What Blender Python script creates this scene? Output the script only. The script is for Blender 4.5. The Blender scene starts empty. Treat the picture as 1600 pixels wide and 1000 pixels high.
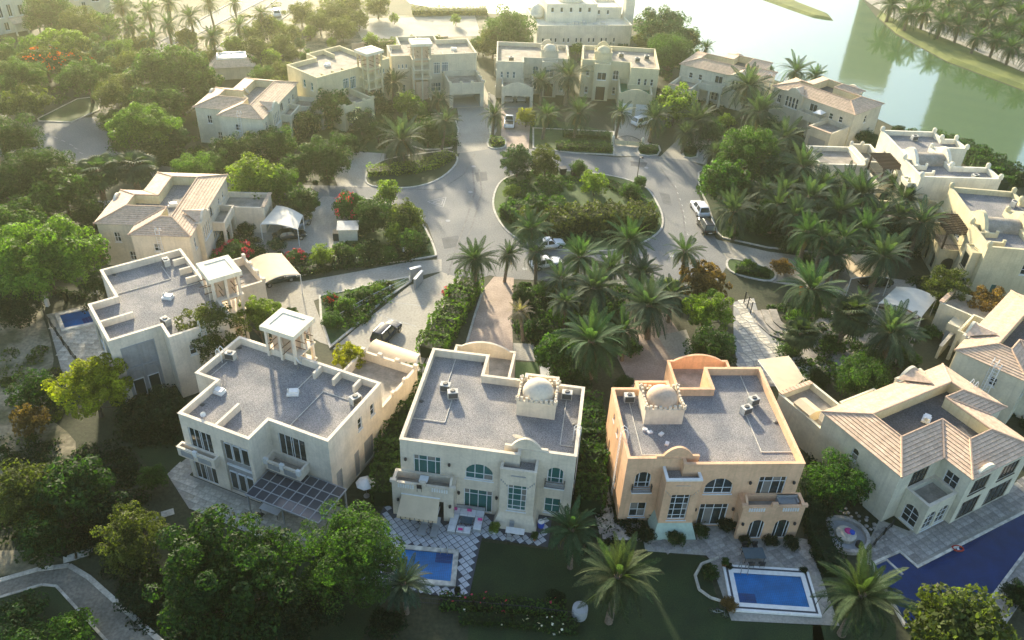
import bpy, math, random
import numpy as np
from mathutils import Matrix, Vector
random.seed(11); rng = np.random.default_rng(5)
sc = bpy.context.scene
R = math.radians
# ------------------------------------------------------------------ camera
CAM_H, FOC, PITCH, ROLL = 60.0, 1310.0, R(35.3), R(3.0)
_c, _s = math.cos(PITCH), math.sin(PITCH)
_w = Vector((0, _c, -_s)); _u0 = Vector((0, _s, _c)); _r0 = Vector((1, 0, 0))
_r = math.cos(ROLL)*_r0 + math.sin(ROLL)*_u0
_u = -math.sin(ROLL)*_r0 + math.cos(ROLL)*_u0
cam = bpy.data.objects.new('camera', bpy.data.cameras.new('camera'))
sc.collection.objects.link(cam)
cam.data.sensor_width = 36; cam.data.lens = 36*FOC/1600
cam.data.clip_start = 1; cam.data.clip_end = 5000
m3 = Matrix((_r, _u, -_w)).transposed()
cam.matrix_world = Matrix.Translation((0, 0, CAM_H)) @ m3.to_4x4()
sc.camera = cam
# ------------------------------------------------------------------ sky, sun, exposure
SUN_AZ, SUN_EL = R(-19), R(18)          # azimuth from +Y towards +X
world = bpy.data.worlds.new('World'); sc.world = world; world.use_nodes = True
wn = world.node_tree.nodes; wl = world.node_tree.links
sky = wn.new('ShaderNodeTexSky'); sky.sky_type = 'NISHITA'; sky.sun_disc = False
sky.sun_elevation = SUN_EL; sky.sun_rotation = SUN_AZ
sky.air_density = 1.0; sky.dust_density = 1.5; sky.ozone_density = 1.3
wl.new(sky.outputs[0], wn['Background'].inputs[0]); wn['Background'].inputs[1].default_value = 0.125
sl = bpy.data.lights.new('sun', 'SUN'); sl.energy = 4.4; sl.angle = R(2.2); sl.color = (1.0, 0.86, 0.62)
sun = bpy.data.objects.new('sun', sl); sc.collection.objects.link(sun)
sdir = Vector((math.sin(SUN_AZ)*math.cos(SUN_EL), math.cos(SUN_AZ)*math.cos(SUN_EL), math.sin(SUN_EL)))
sun.rotation_euler = sdir.to_track_quat('Z', 'Y').to_euler(); sun.location = (0, 0, 200)
sc.view_settings.view_transform = 'Standard'; sc.view_settings.look = 'None'
sc.view_settings.exposure = 1.72; sc.view_settings.gamma = 1.0
HAZE_DENSITY, HAZE_ANISO, HAZE_COL = 0.00040, 0.86, (0.94, 1.0, 0.74)

# ------------------------------------------------------------------ helpers
def P(x, y, z=0.0):
    """a point of the place, read off the photograph at height z"""
    d = (x-800)/FOC*_r + (500-y)/FOC*_u + _w
    t = (z-CAM_H)/d.z
    return Vector((t*d.x, t*d.y, z))
def pxm(x, y, z=0.0):
    """photograph pixels per metre at that point"""
    return FOC/((P(x, y, z)-Vector((0, 0, CAM_H))).dot(_w))
class G: m = 1
coll = sc.collection
def link(o, parent=None):
    coll.objects.link(o)
    if parent is not None: o.parent = parent
    return o
def tag(o, label=None, cat=None, group=None, kind=None):
    if label: o['label'] = label
    if cat: o['category'] = cat
    if group: o['group'] = group
    if kind: o['kind'] = kind
    return o
def empty(name, loc=(0, 0, 0), rz=0.0):
    o = bpy.data.objects.new(name, None); coll.objects.link(o)
    o.location = loc; o.rotation_euler = (0, 0, rz); o.empty_display_size = .3
    return o
def thing(name, label, cat, loc=(0, 0, 0), rz=0.0, group=None):
    return tag(empty(name, loc, rz), label, cat, group)
class MB:
    def __init__(s): s.v = []; s.f = []
    def add(s, vs, fs):
        n = len(s.v); s.v += [tuple(v) for v in vs]; s.f += [tuple(i+n for i in f) for f in fs]; return s
    def poly(s, vs): return s.add(vs, [tuple(range(len(vs)))])
    def box(s, x0, y0, z0, x1, y1, z1, T=None):
        vs = [(x, y, z) for z in (z0, z1) for x, y in ((x0, y0), (x1, y0), (x1, y1), (x0, y1))]
        if T is not None: vs = [T @ Vector(v) for v in vs]
        return s.add(vs, [(3, 2, 1, 0), (4, 5, 6, 7), (0, 1, 5, 4), (1, 2, 6, 5), (2, 3, 7, 6), (3, 0, 4, 7)])
    def prism(s, poly, z0, z1, T=None):
        n = len(poly); vs = [(x, y, z0) for x, y in poly] + [(x, y, z1) for x, y in poly]
        if T is not None: vs = [T @ Vector(v) for v in vs]
        return s.add(vs, [tuple(range(n-1, -1, -1)), tuple(range(n, 2*n))] + [(i, (i+1) % n, n+(i+1) % n, n+i) for i in range(n)])
    def tube(s, p0, p1, r0, r1=None, n=6, caps=True):
        p0, p1 = Vector(p0), Vector(p1); r1 = r0 if r1 is None else r1
        d = (p1-p0).normalized(); a = d.cross(Vector((0, 0, 1)))
        if a.length < 1e-3: a = Vector((1, 0, 0))
        a.normalize(); b = d.cross(a)
        vs = []
        for p, r in ((p0, r0), (p1, r1)):
            vs += [p + r*(math.cos(2*math.pi*i/n)*a + math.sin(2*math.pi*i/n)*b) for i in range(n)]
        fs = [(i, n+i, n+(i+1) % n, (i+1) % n) for i in range(n)]
        if caps: fs += [tuple(range(n)), tuple(range(2*n-1, n-1, -1))]
        return s.add(vs, fs)
    def path(s, pts, rad, n=6):
        for i in range(len(pts)-1):
            r0 = rad if not hasattr(rad, '__len__') else rad[i]; r1 = rad if not hasattr(rad, '__len__') else rad[i+1]
            s.tube(pts[i], pts[i+1], r0, r1, n)
        return s
    def lathe(s, prof, n=16, c=(0, 0, 0)):
        k = len(prof); vs = []
        for r, z in prof:
            vs += [(c[0]+r*math.cos(2*math.pi*i/n), c[1]+r*math.sin(2*math.pi*i/n), c[2]+z) for i in range(n)]
        fs = [(j*n+i, j*n+(i+1) % n, (j+1)*n+(i+1) % n, (j+1)*n+i) for j in range(k-1) for i in range(n)]
        fs += [tuple(range(n-1, -1, -1)), tuple(range((k-1)*n, k*n))]
        return s.add(vs, fs)
    def mesh(s, name):
        me = bpy.data.meshes.new(name)
        if G.m < 0: me.from_pydata([(-x, y, z) for x, y, z in s.v], [], [tuple(reversed(f)) for f in s.f])
        else: me.from_pydata(s.v, [], s.f)
        return me
    def build(s, name, mat, parent=None, smooth=False):
        me = s.mesh(name); me.materials.append(mat)
        if smooth: me.polygons.foreach_set('use_smooth', [True]*len(me.polygons))
        return link(bpy.data.objects.new(name, me), parent)
def hexc(h):
    h = h.lstrip('#'); c = [int(h[i:i+2], 16)/255 for i in (0, 2, 4)]
    return tuple(((x/12.92) if x <= .04045 else ((x+.055)/1.055)**2.4) for x in c)
# ------------------------------------------------------------------ materials
def nmat(name):
    m = bpy.data.materials.new(name); m.use_nodes = True
    nt = m.node_tree; b = nt.nodes['Principled BSDF']; return m, nt.nodes, nt.links, b
def surf(name, col, col2=None, scale=1.0, detail=4, rough=.85, bump=0.0, bscale=None, fine=None, spec=.3, metal=0.0, lo=.35, hi=.65, streak=False, objvar=0.0):
    """col/col2 mixed by large noise, optional fine grain (scale, amount) and bump"""
    m, n, l, b = nmat(name)
    tc = n.new('ShaderNodeTexCoord'); co = tc.outputs['Object']
    if streak:
        mp = n.new('ShaderNodeMapping'); mp.inputs['Scale'].default_value = (1, 1, .18); l.new(co, mp.inputs[0]); cs = mp.outputs[0]
    else: cs = co
    nz = n.new('ShaderNodeTexNoise'); nz.inputs['Scale'].default_value = scale; nz.inputs['Detail'].default_value = detail; l.new(cs, nz.inputs['Vector'])
    rp = n.new('ShaderNodeValToRGB'); rp.color_ramp.elements[0].position = lo; rp.color_ramp.elements[1].position = hi
    c2 = col2 if col2 else tuple(c*.82 for c in col)
    rp.color_ramp.elements[0].color = (*c2, 1); rp.color_ramp.elements[1].color = (*col, 1)
    l.new(nz.outputs[0], rp.inputs[0]); out = rp.outputs[0]
    if fine:
        fz = n.new('ShaderNodeTexNoise'); fz.inputs['Scale'].default_value = fine[0]; fz.inputs['Detail'].default_value = 3; l.new(co, fz.inputs['Vector'])
        mr = n.new('ShaderNodeMapRange'); mr.inputs[1].default_value = .3; mr.inputs[2].default_value = .7; mr.inputs[3].default_value = 1-fine[1]; mr.inputs[4].default_value = 1+fine[1]
        l.new(fz.outputs[0], mr.inputs[0])
        mx = n.new('ShaderNodeMix'); mx.data_type = 'RGBA'; mx.blend_type = 'MULTIPLY'; mx.inputs[0].default_value = 1
        l.new(out, mx.inputs[6]); l.new(mr.outputs[0], mx.inputs[7]); out = mx.outputs[2]
    if objvar:
        oi = n.new('ShaderNodeObjectInfo'); mr = n.new('ShaderNodeMapRange'); mr.inputs[3].default_value = 1-objvar; mr.inputs[4].default_value = 1+objvar; l.new(oi.outputs['Random'], mr.inputs[0])
        mx = n.new('ShaderNodeMix'); mx.data_type = 'RGBA'; mx.blend_type = 'MULTIPLY'; mx.inputs[0].default_value = 1
        l.new(out, mx.inputs[6]); l.new(mr.outputs[0], mx.inputs[7]); out = mx.outputs[2]
    l.new(out, b.inputs['Base Color']); b.inputs['Roughness'].default_value = rough; b.inputs['Specular IOR Level'].default_value = spec; b.inputs['Metallic'].default_value = metal
    if bump:
        bz = n.new('ShaderNodeTexNoise'); bz.inputs['Scale'].default_value = bscale or (fine[0] if fine else 12); bz.inputs['Detail'].default_value = 3; l.new(co, bz.inputs['Vector'])
        bp = n.new('ShaderNodeBump'); bp.inputs['Strength'].default_value = bump; bp.inputs['Distance'].default_value = .05; l.new(bz.outputs[0], bp.inputs['Height']); l.new(bp.outputs[0], b.inputs['Normal'])
    return m
def leafmat(name, trans=.35, objcol=True, col=(.06, .1, .03), var=.45, rough=.6):
    m, n, l, b = nmat(name); out = n['Material Output']
    if objcol:
        oi = n.new('ShaderNodeObjectInfo'); c0 = oi.outputs['Color']
    else:
        rg = n.new('ShaderNodeRGB'); rg.outputs[0].default_value = (*col, 1); c0 = rg.outputs[0]
    ge = n.new('ShaderNodeNewGeometry')
    mr = n.new('ShaderNodeMapRange'); mr.inputs[3].default_value = 1-var; mr.inputs[4].default_value = 1+var; l.new(ge.outputs['Random Per Island'], mr.inputs[0])
    nz = n.new('ShaderNodeTexNoise'); nz.inputs['Scale'].default_value = .55; tc = n.new('ShaderNodeTexCoord'); l.new(tc.outputs['Object'], nz.inputs['Vector'])
    mr2 = n.new('ShaderNodeMapRange'); mr2.inputs[1].default_value = .3; mr2.inputs[2].default_value = .7; mr2.inputs[3].default_value = .65; mr2.inputs[4].default_value = 1.35; l.new(nz.outputs[0], mr2.inputs[0])
    mu = n.new('ShaderNodeMath'); mu.operation = 'MULTIPLY'; l.new(mr.outputs[0], mu.inputs[0]); l.new(mr2.outputs[0], mu.inputs[1])
    mx = n.new('ShaderNodeMix'); mx.data_type = 'RGBA'; mx.blend_type = 'MULTIPLY'; mx.inputs[0].default_value = 1
    l.new(c0, mx.inputs[6]); l.new(mu.outputs[0], mx.inputs[7])
    l.new(mx.outputs[2], b.inputs['Base Color']); b.inputs['Roughness'].default_value = rough; b.inputs['Specular IOR Level'].default_value = .12
    tr = n.new('ShaderNodeBsdfTranslucent')
    hs = n.new('ShaderNodeMix'); hs.data_type = 'RGBA'; hs.blend_type = 'MULTIPLY'; hs.inputs[0].default_value = 1; hs.inputs[7].default_value = (1.9, 2.1, .5, 1)
    l.new(mx.outputs[2], hs.inputs[6]); l.new(hs.outputs[2], tr.inputs['Color'])
    ms = n.new('ShaderNodeMixShader'); ms.inputs[0].default_value = trans
    l.new(b.outputs[0], ms.inputs[1]); l.new(tr.outputs[0], ms.inputs[2]); l.new(ms.outputs[0], out.inputs['Surface'])
    return m
def plain(name, col, rough=.6, metal=0.0, spec=.4):
    m, n, l, b = nmat(name); b.inputs['Base Color'].default_value = (*col, 1)
    tc = n.new('ShaderNodeTexCoord'); nz = n.new('ShaderNodeTexNoise'); nz.inputs['Scale'].default_value = 3; l.new(tc.outputs['Object'], nz.inputs['Vector'])
    mr = n.new('ShaderNodeMapRange'); mr.inputs[3].default_value = .8; mr.inputs[4].default_value = 1.15; l.new(nz.outputs[0], mr.inputs[0])
    mx = n.new('ShaderNodeMix'); mx.data_type = 'RGBA'; mx.blend_type = 'MULTIPLY'; mx.inputs[0].default_value = 1; mx.inputs[6].default_value = (*col, 1); l.new(mr.outputs[0], mx.inputs[7]); l.new(mx.outputs[2], b.inputs['Base Color'])
    b.inputs['Roughness'].default_value = rough; b.inputs['Metallic'].default_value = metal; b.inputs['Specular IOR Level'].default_value = spec
    return m
def water(name, col, rough, bscale, bstr, ior=1.33, spec=.5):
    m, n, l, b = nmat(name); b.inputs['Base Color'].default_value = (*col, 1); b.inputs['Roughness'].default_value = rough; b.inputs['IOR'].default_value = ior; b.inputs['Specular IOR Level'].default_value = spec
    tc = n.new('ShaderNodeTexCoord'); nz = n.new('ShaderNodeTexNoise'); nz.inputs['Scale'].default_value = bscale; nz.inputs['Detail'].default_value = 4; l.new(tc.outputs['Object'], nz.inputs['Vector'])
    bp = n.new('ShaderNodeBump'); bp.inputs['Strength'].default_value = bstr; bp.inputs['Distance'].default_value = .08; l.new(nz.outputs[0], bp.inputs['Height']); l.new(bp.outputs[0], b.inputs['Normal'])
    return m
def stucco(name, col):
    m = surf(name, col, tuple(c*.80 for c in col), scale=.55, detail=8, rough=.92, bump=.14, bscale=30, fine=(4, .07), lo=.3, hi=.62, spec=.15)
    n, l = m.node_tree.nodes, m.node_tree.links; b = n['Principled BSDF']; src = b.inputs['Base Color'].links[0].from_socket
    tc = n.new('ShaderNodeTexCoord'); mp = n.new('ShaderNodeMapping'); mp.inputs['Scale'].default_value = (2.2, 2.2, .10); l.new(tc.outputs['Object'], mp.inputs[0])
    nz = n.new('ShaderNodeTexNoise'); nz.inputs['Scale'].default_value = 1.6; nz.inputs['Detail'].default_value = 6; l.new(mp.outputs[0], nz.inputs['Vector'])
    mr = n.new('ShaderNodeMapRange'); mr.inputs[1].default_value = .5; mr.inputs[2].default_value = .72; mr.inputs[3].default_value = 1; mr.inputs[4].default_value = .88; l.new(nz.outputs[0], mr.inputs[0])
    mx = n.new('ShaderNodeMix'); mx.data_type = 'RGBA'; mx.blend_type = 'MULTIPLY'; mx.inputs[0].default_value = 1; l.new(src, mx.inputs[6]); l.new(mr.outputs[0], mx.inputs[7]); l.new(mx.outputs[2], b.inputs['Base Color']); return m
def pool_tile(name, a, b, sc_=3.0):
    m, n, l, bs = nmat(name); tc = n.new('ShaderNodeTexCoord'); br = n.new('ShaderNodeTexBrick'); br.offset = 0; br.inputs['Scale'].default_value = sc_; br.inputs['Mortar Size'].default_value = .03; br.inputs['Brick Width'].default_value = .5; br.inputs['Row Height'].default_value = .5
    br.inputs['Color1'].default_value = (*a, 1); br.inputs['Color2'].default_value = (*b, 1); br.inputs['Mortar'].default_value = (*[min(1, c*1.5+.01) for c in a], 1); l.new(tc.outputs['Object'], br.inputs['Vector'])
    nz = n.new('ShaderNodeTexNoise'); nz.inputs['Scale'].default_value = .6; nz.inputs['Detail'].default_value = 6; l.new(tc.outputs['Object'], nz.inputs['Vector'])
    mr = n.new('ShaderNodeMapRange'); mr.inputs[1].default_value = .3; mr.inputs[2].default_value = .7; mr.inputs[3].default_value = .72; mr.inputs[4].default_value = 1.25; l.new(nz.outputs[0], mr.inputs[0])
    mx = n.new('ShaderNodeMix'); mx.data_type = 'RGBA'; mx.blend_type = 'MULTIPLY'; mx.inputs[0].default_value = 1; l.new(br.outputs['Color'], mx.inputs[6]); l.new(mr.outputs[0], mx.inputs[7]); l.new(mx.outputs[2], bs.inputs['Base Color']); bs.inputs['Roughness'].default_value = .4; return m
def clear_water(name, tint, bscale=1.4):
    m, n, l, b = nmat(name); n.remove(b); out = n['Material Output']; tr = n.new('ShaderNodeBsdfTransparent'); tr.inputs[0].default_value = (*tint, 1); gl = n.new('ShaderNodeBsdfGlossy'); gl.inputs['Roughness'].default_value = .03
    tc = n.new('ShaderNodeTexCoord'); nz = n.new('ShaderNodeTexNoise'); nz.inputs['Scale'].default_value = bscale; nz.inputs['Detail'].default_value = 5; l.new(tc.outputs['Object'], nz.inputs['Vector'])
    bp = n.new('ShaderNodeBump'); bp.inputs['Strength'].default_value = .45; bp.inputs['Distance'].default_value = .08; l.new(nz.outputs[0], bp.inputs['Height']); l.new(bp.outputs[0], gl.inputs['Normal'])
    fr = n.new('ShaderNodeFresnel'); fr.inputs[0].default_value = 1.33; l.new(bp.outputs[0], fr.inputs['Normal']); ms = n.new('ShaderNodeMixShader'); l.new(fr.outputs[0], ms.inputs[0]); l.new(tr.outputs[0], ms.inputs[1]); l.new(gl.outputs[0], ms.inputs[2]); l.new(ms.outputs[0], out.inputs['Surface']); return m
MA = dict(
 ground=surf('soil_ground', (.050, .050, .026), (.020, .030, .012), scale=.12, detail=8, fine=(3, .35), bump=.5, bscale=2.5),
 sand=surf('sandy_ground', (.23, .20, .135), (.06, .065, .03), scale=.3, detail=10, fine=(2.5, .35), bump=.4, bscale=3, lo=.38, hi=.58),
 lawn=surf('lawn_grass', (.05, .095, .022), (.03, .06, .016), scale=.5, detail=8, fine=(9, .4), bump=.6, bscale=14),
 darklawn=surf('shaded_lawn', (.024, .045, .012), (.014, .028, .009), scale=.4, detail=8, fine=(9, .4), bump=.6, bscale=14),  # grass colour lowered so it carries the shade of trees and houses
 road=surf('asphalt', (.195, .195, .185), (.128, .136, .142), scale=.11, detail=12, fine=(5, .22), bump=.1, bscale=25, rough=.85, lo=.36, hi=.64),
 paver=surf('concrete_pavers', (.36, .335, .28), (.25, .235, .20), scale=.25, detail=8, fine=(4, .16), bump=.15, bscale=8, lo=.3, hi=.7),
 pinkpaver=surf('pink_pavers', (.40, .31, .25), (.30, .23, .185), scale=.5, detail=8, fine=(5, .2), bump=.2, bscale=9),
 pathpaver=surf('path_brick', (.22, .195, .15), (.14, .13, .105), scale=.6, detail=9, fine=(4, .3), bump=.3, bscale=7),
 kerb=surf('kerb_concrete', (.50, .48, .42), (.36, .34, .29), scale=1.5, fine=(6, .12)),
 gravel=surf('roof_gravel', (.255, .242, .23), (.175, .174, .178), scale=.45, detail=11, fine=(11, .55), bump=.8, bscale=11, rough=.95, lo=.38, hi=.62),
 darkgravel=surf('dark_roof_gravel', (.10, .10, .105), (.075, .075, .08), scale=.4, detail=8, fine=(9, .5), bump=.7, bscale=9, rough=.95),
 deck=surf('terrace_screed', (.34, .30, .25), (.22, .20, .165), scale=.9, detail=8, fine=(5, .15), rough=.9),
 tile=surf('terracotta_tile', (.60, .44, .31), (.48, .345, .24), scale=1.6, detail=6, fine=(4.5, .16), bump=.25, bscale=5, rough=.8, objvar=.07),
 underlay=plain('roof_underlay', (.10, .06, .045), .9),
 ridge=surf('ridge_tile', (.52, .36, .25), (.40, .28, .20), scale=3, fine=(7, .15)),
 white=plain('white_paint', (.74, .73, .69), .5), alu=plain('white_aluminium', (.70, .71, .70), .35),
 iron=plain('black_iron', (.018, .018, .02), .5), steel=plain('grey_steel', (.35, .36, .37), .35, .7),
 dark=plain('dark_interior', (.02, .022, .025), .9), wood=surf('brown_wood', (.17, .09, .045), (.10, .055, .03), scale=6, rough=.7),
 darkwood=surf('dark_timber', (.05, .03, .022), (.03, .02, .015), scale=6, rough=.7),
 canvas=surf('sand_canvas', (.62, .50, .34), (.55, .44, .30), scale=1.2, rough=.85), palecanvas=surf('pale_canvas', (.66, .62, .52), (.58, .54, .45), scale=1.2, rough=.85),
 acm=surf('ac_casing', (.58, .56, .50), (.42, .40, .35), scale=4), acd=plain('ac_grille', (.06, .06, .06), .6),
 curtain=plain('curtained_glass', (.20, .19, .17), .15, 0, .7), glass=plain('window_glass', (.018, .03, .034), .08, 0, .8), teal=plain('teal_glass', (.015, .105, .10), .1, 0, .8), bluegl=plain('blue_glass', (.05, .10, .13), .1, 0, .8),
 pool=clear_water('pool_water', (.55, .86, 1.0)), poolfloor=pool_tile('pool_mosaic', (.001, .24, .47), (.001, .21, .41)), deeppool=clear_water('deep_pool_water', (.25, .55, .92)), deeppoolfloor=pool_tile('dark_pool_mosaic', (.0, .066, .145), (.0, .056, .12)), poolstep=pool_tile('step_mosaic', (.004, .07, .22), (.004, .06, .19)),
 lake=water('lake_water', (.075, .13, .05), .07, .5, .16, ior=2.6),
 trunk=surf('bark', (.12, .085, .06), (.06, .045, .035), scale=5, bump=.6, bscale=9), palmtrunk=surf('palm_bark', (.20, .15, .105), (.10, .075, .055), scale=7, bump=1.0, bscale=10),
 leaf=leafmat('foliage', .44), frond=leafmat('palm_frond', .30, var=.35, rough=.75), bloom=leafmat('blossom', .4, var=.3),
 stone=surf('natural_stone', (.52, .48, .39), (.34, .31, .25), scale=.9, detail=7, fine=(5, .2), bump=.3, bscale=6, objvar=.22),
 greystone=surf('grey_paving_stone', (.36, .33, .29), (.22, .205, .185), scale=.9, detail=7, fine=(5, .2), bump=.3, bscale=6, objvar=.22),
 grout=plain('dark_grout', (.06, .065, .08), .9), whitetile=surf('white_paving_tile', (.50, .51, .52), (.42, .43, .45), scale=2, fine=(8, .08), objvar=.1),
 car_w=plain('white_car_paint', (.75, .76, .76), .22, 0, .6), car_b=plain('black_car_paint', (.010, .011, .013), .2, 0, .3), car_n=plain('navy_car_paint', (.008, .016, .036), .25, 0, .25),
 car_s=plain('silver_car_paint', (.38, .39, .40), .25, .6, .6), car_g=plain('green_car_paint', (.010, .02, .019), .25, 0, .3), tyre=plain('tyre_rubber', (.015, .015, .015), .9), rim=plain('wheel_rim', (.4, .4, .41), .3, .8),
 lampred=plain('tail_lamp', (.35, .02, .015), .2), cushion=plain('white_cushion', (.68, .68, .68), .9), pink=plain('pink_cushion', (.55, .05, .22), .9), blue=plain('blue_plastic', (.02, .08, .45), .4),
 grey=plain('grey_concrete', (.30, .31, .31), .85), astro=plain('green_turf', (.02, .14, .06), .95), solar=plain('smoked_roof_panel', (.045, .05, .065), .16, 0, .6), terracotta=plain('terracotta_pot', (.35, .13, .06), .8),
 rock=surf('white_limestone', (.66, .62, .52), (.30, .28, .24), scale=1.5, detail=8, bump=.5, bscale=4, objvar=.2),
 cream=stucco('cream_stucco', (.67, .585, .455)), peach=stucco('peach_stucco', (.73, .46, .28)), ivory=stucco('ivory_stucco', (.73, .64, .51)), pale=stucco('pale_stucco', (.64, .60, .46)),
 yellow=stucco('yellow_stucco', (.60, .53, .34)), offwhite=stucco('white_stucco', (.74, .69, .55)), sandst=stucco('sand_stucco', (.55, .50, .38)), greenbase=stucco('pale_green_render', (.42, .52, .43)), salmon=stucco('salmon_render', (.58, .43, .31)),
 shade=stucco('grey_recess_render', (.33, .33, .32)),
)
# ------------------------------------------------------------------ outlines
def smooth(pts, n=4):
    out = []; k = len(pts)
    for i in range(k):
        a, b, c, d = [Vector(pts[(i+j) % k]) for j in (-1, 0, 1, 2)]
        for j in range(n):
            t = j/n; out.append(tuple(.5*((2*b) + (c-a)*t + (2*a-5*b+4*c-d)*t*t + (3*b-a-3*c+d)*t**3)))
    return out
def area(p): return .5*sum(p[i][0]*p[(i+1) % len(p)][1]-p[(i+1) % len(p)][0]*p[i][1] for i in range(len(p)))
def ccw(p): return list(p) if area(p) > 0 else list(reversed(p))
def inset(p, d):
    n = len(p); out = []; dd = d if hasattr(d, '__len__') else [d]*n
    for i in range(n):
        a, b, c = Vector(p[i-1]), Vector(p[i]), Vector(p[(i+1) % n])
        e0, e1 = (b-a).normalized(), (c-b).normalized()
        n0, n1 = Vector((-e0.y, e0.x)), Vector((-e1.y, e1.x)); d0, d1 = dd[i-1], dd[i]
        cr = e0.x*e1.y-e0.y*e1.x
        if abs(cr) < .05: out.append(tuple(b + n1*d1)); continue
        q0, q1 = b+n0*d0, b+n1*d1; dq = q1-q0
        t = (dq.x*e1.y-dq.y*e1.x)/cr; out.append(tuple(q0+e0*t))
    return out
def gp(px, sm=0):
    w = [tuple(P(x, y).xy) for x, y in px]; w = ccw(w)
    return smooth(w, sm) if sm else w
def inside(pt, poly):
    x, y = pt; c = False; j = len(poly)-1
    for i in range(len(poly)):
        xi, yi = poly[i]; xj, yj = poly[j]
        if (yi > y) != (yj > y) and x < (xj-xi)*(y-yi)/(yj-yi)+xi: c = not c
        j = i
    return c
def sheet(name, px, mat, z, sm=0, kind='structure', world=False):
    w = ccw(px) if world else gp(px, sm)
    return tag(MB().poly([(x, y, z) for x, y in w]).build(name, MA[mat]), kind=kind)
def ring(mb, outer, inner, z0, z1):
    n = len(outer)
    vs = [(x, y, z0) for x, y in outer]+[(x, y, z1) for x, y in outer]+[(x, y, z1) for x, y in inner]+[(x, y, z0) for x, y in inner]
    fs = []
    for i in range(n):
        j = (i+1) % n
        fs += [(i, j, n+j, n+i), (n+i, n+j, 2*n+j, 2*n+i), (2*n+i, 2*n+j, 3*n+j, 3*n+i)]
    return mb.add(vs, fs)
def bed(name, px, mat, sm=4, h=.13, kw=.28):
    w = gp(px, sm); inn = inset(w, kw)
    tag(ring(MB(), w, inn, -.02, h).build('kerb', MA['kerb']), kind='structure')
    return tag(MB().poly([(x, y, h-.05) for x, y in inset(w, kw-.02)]).build(name, MA[mat]), kind='structure')
# ------------------------------------------------------------------ the setting
sheet('ground', [(-900, -120), (900, -120), (900, 900), (-900, 900)], 'ground', -.02, world=True)
sheet('lake', [(600, -40), (640, 5), (700, 18), (790, 22), (1000, 30), (1050, 55), (1085, 95), (1130, 105), (1210, 125), (1290, 150), (1380, 190), (1430, 215), (1520, 240), (1600, 280), (1800, 370), (1900, 280), (1600, 143), (1480, 98), (1400, 55), (1370, 28), (1345, -5), (1330, -60), (1340, -170), (900, -170), (620, -110)], 'lake', .03)
sheet('sandy_verge', [(-60, 468), (30, 470), (62, 485), (84, 560), (72, 640), (118, 690), (90, 730), (-60, 760)], 'sand', .004, 3)
sheet('sandy_verge', [(-20, 860), (60, 860), (110, 878), (60, 888), (-20, 905)], 'sand', .006, 0)
sheet('road', [(722, 148), (752, 140), (775, 150), (776, 205), (762, 232), (790, 228), (830, 233), (900, 240), (965, 246), (1020, 243), (1075, 250), (1102, 262), (1094, 280), (1087, 292), (1094, 310), (1105, 345), (1118, 372), (1134, 384), (1140, 410), (1120, 440), (1060, 452), (960, 445), (880, 440), (800, 436), (765, 430), (735, 440), (700, 470), (690, 450), (684, 408), (680, 385), (668, 350), (650, 335), (600, 312), (500, 310), (430, 308), (300, 290), (160, 262), (60, 248), (-60, 240), (-60, 200), (60, 190), (160, 182), (176, 235), (250, 258), (430, 288), (520, 290), (575, 293), (640, 292), (690, 278), (715, 250), (726, 215)], 'road', .004)
sheet('driveway', [(690, 405), (640, 409), (560, 424), (470, 440), (400, 440), (392, 480), (440, 500), (500, 535), (515, 540), (490, 470), (530, 455), (640, 434), (690, 424)], 'paver', .012)
sheet('forecourt', [(690, 425), (735, 440), (712, 470), (690, 492), (665, 560), (650, 592), (575, 565), (520, 545), (560, 510), (640, 446)], 'paver', .009)
sheet('driveway', [(772, 432), (803, 434), (800, 500), (802, 560), (728, 548), (745, 490), (757, 450)], 'pinkpaver', .009)
sheet('garden_path', [(802, 536), (852, 538), (850, 566), (802, 562)], 'paver', .013)
sheet('garden_path', [(842, 560), (858, 562), (862, 600), (846, 600)], 'whitetile', .017)
sheet('driveway', [(962, 500), (1040, 488), (1090, 560), (1060, 590), (1040, 640), (990, 640), (985, 600), (965, 560)], 'pinkpaver', .009)
sheet('driveway_apron', [(1028, 525), (1072, 515), (1090, 560), (1048, 560)], 'paver', .015)
sheet('driveway', [(505, 306), (565, 312), (545, 350), (522, 398), (400, 398), (350, 360), (470, 338), (490, 320)], 'paver', .012)
sheet('driveway', [(548, 236), (603, 240), (596, 293), (528, 292), (520, 270)], 'paver', .012)
sheet('driveway', [(708, 132), (756, 132), (768, 160), (772, 232), (714, 240), (716, 180)], 'paver', .012)
sheet('driveway', [(783, 160), (832, 160), (828, 200), (826, 234), (783, 228)], 'pinkpaver', .012)
sheet('driveway', [(962, 168), (1018, 178), (1012, 244), (958, 244)], 'paver', .012)
sheet('driveway', [(1030, 246), (1072, 205), (1112, 215), (1104, 258), (1070, 250)], 'paver', .012)
sheet('driveway', [(1118, 374), (1200, 393), (1290, 405), (1345, 428), (1430, 440), (1440, 500), (1350, 470), (1290, 455), (1200, 440), (1140, 412)], 'paver', .012)
sheet('driveway', [(1240, 520), (1330, 470), (1440, 500), (1420, 560), (1320, 600), (1240, 570)], 'greystone', .014)
sheet('sandy_lot', [(440, 120), (470, 62), (520, 40), (600, 25), (760, 22), (764, 62), (650, 66), (560, 75), (490, 96)], 'sand', .006)
sheet('parking_lot', [(548, 30), (742, 24), (752, 56), (566, 62)], 'paver', .012)
sheet('avenue', [(215, 84), (245, 86), (332, 45), (440, -12), (395, -12)], 'road', .010)
sheet('avenue', [(312, 95), (345, 97), (440, 28), (500, -12), (445, -12), (380, 45)], 'road', .010)
sheet('median', [(247, 86), (310, 95), (378, 46), (442, -12), (440, -12), (332, 46)], 'sand', .006)
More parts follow.
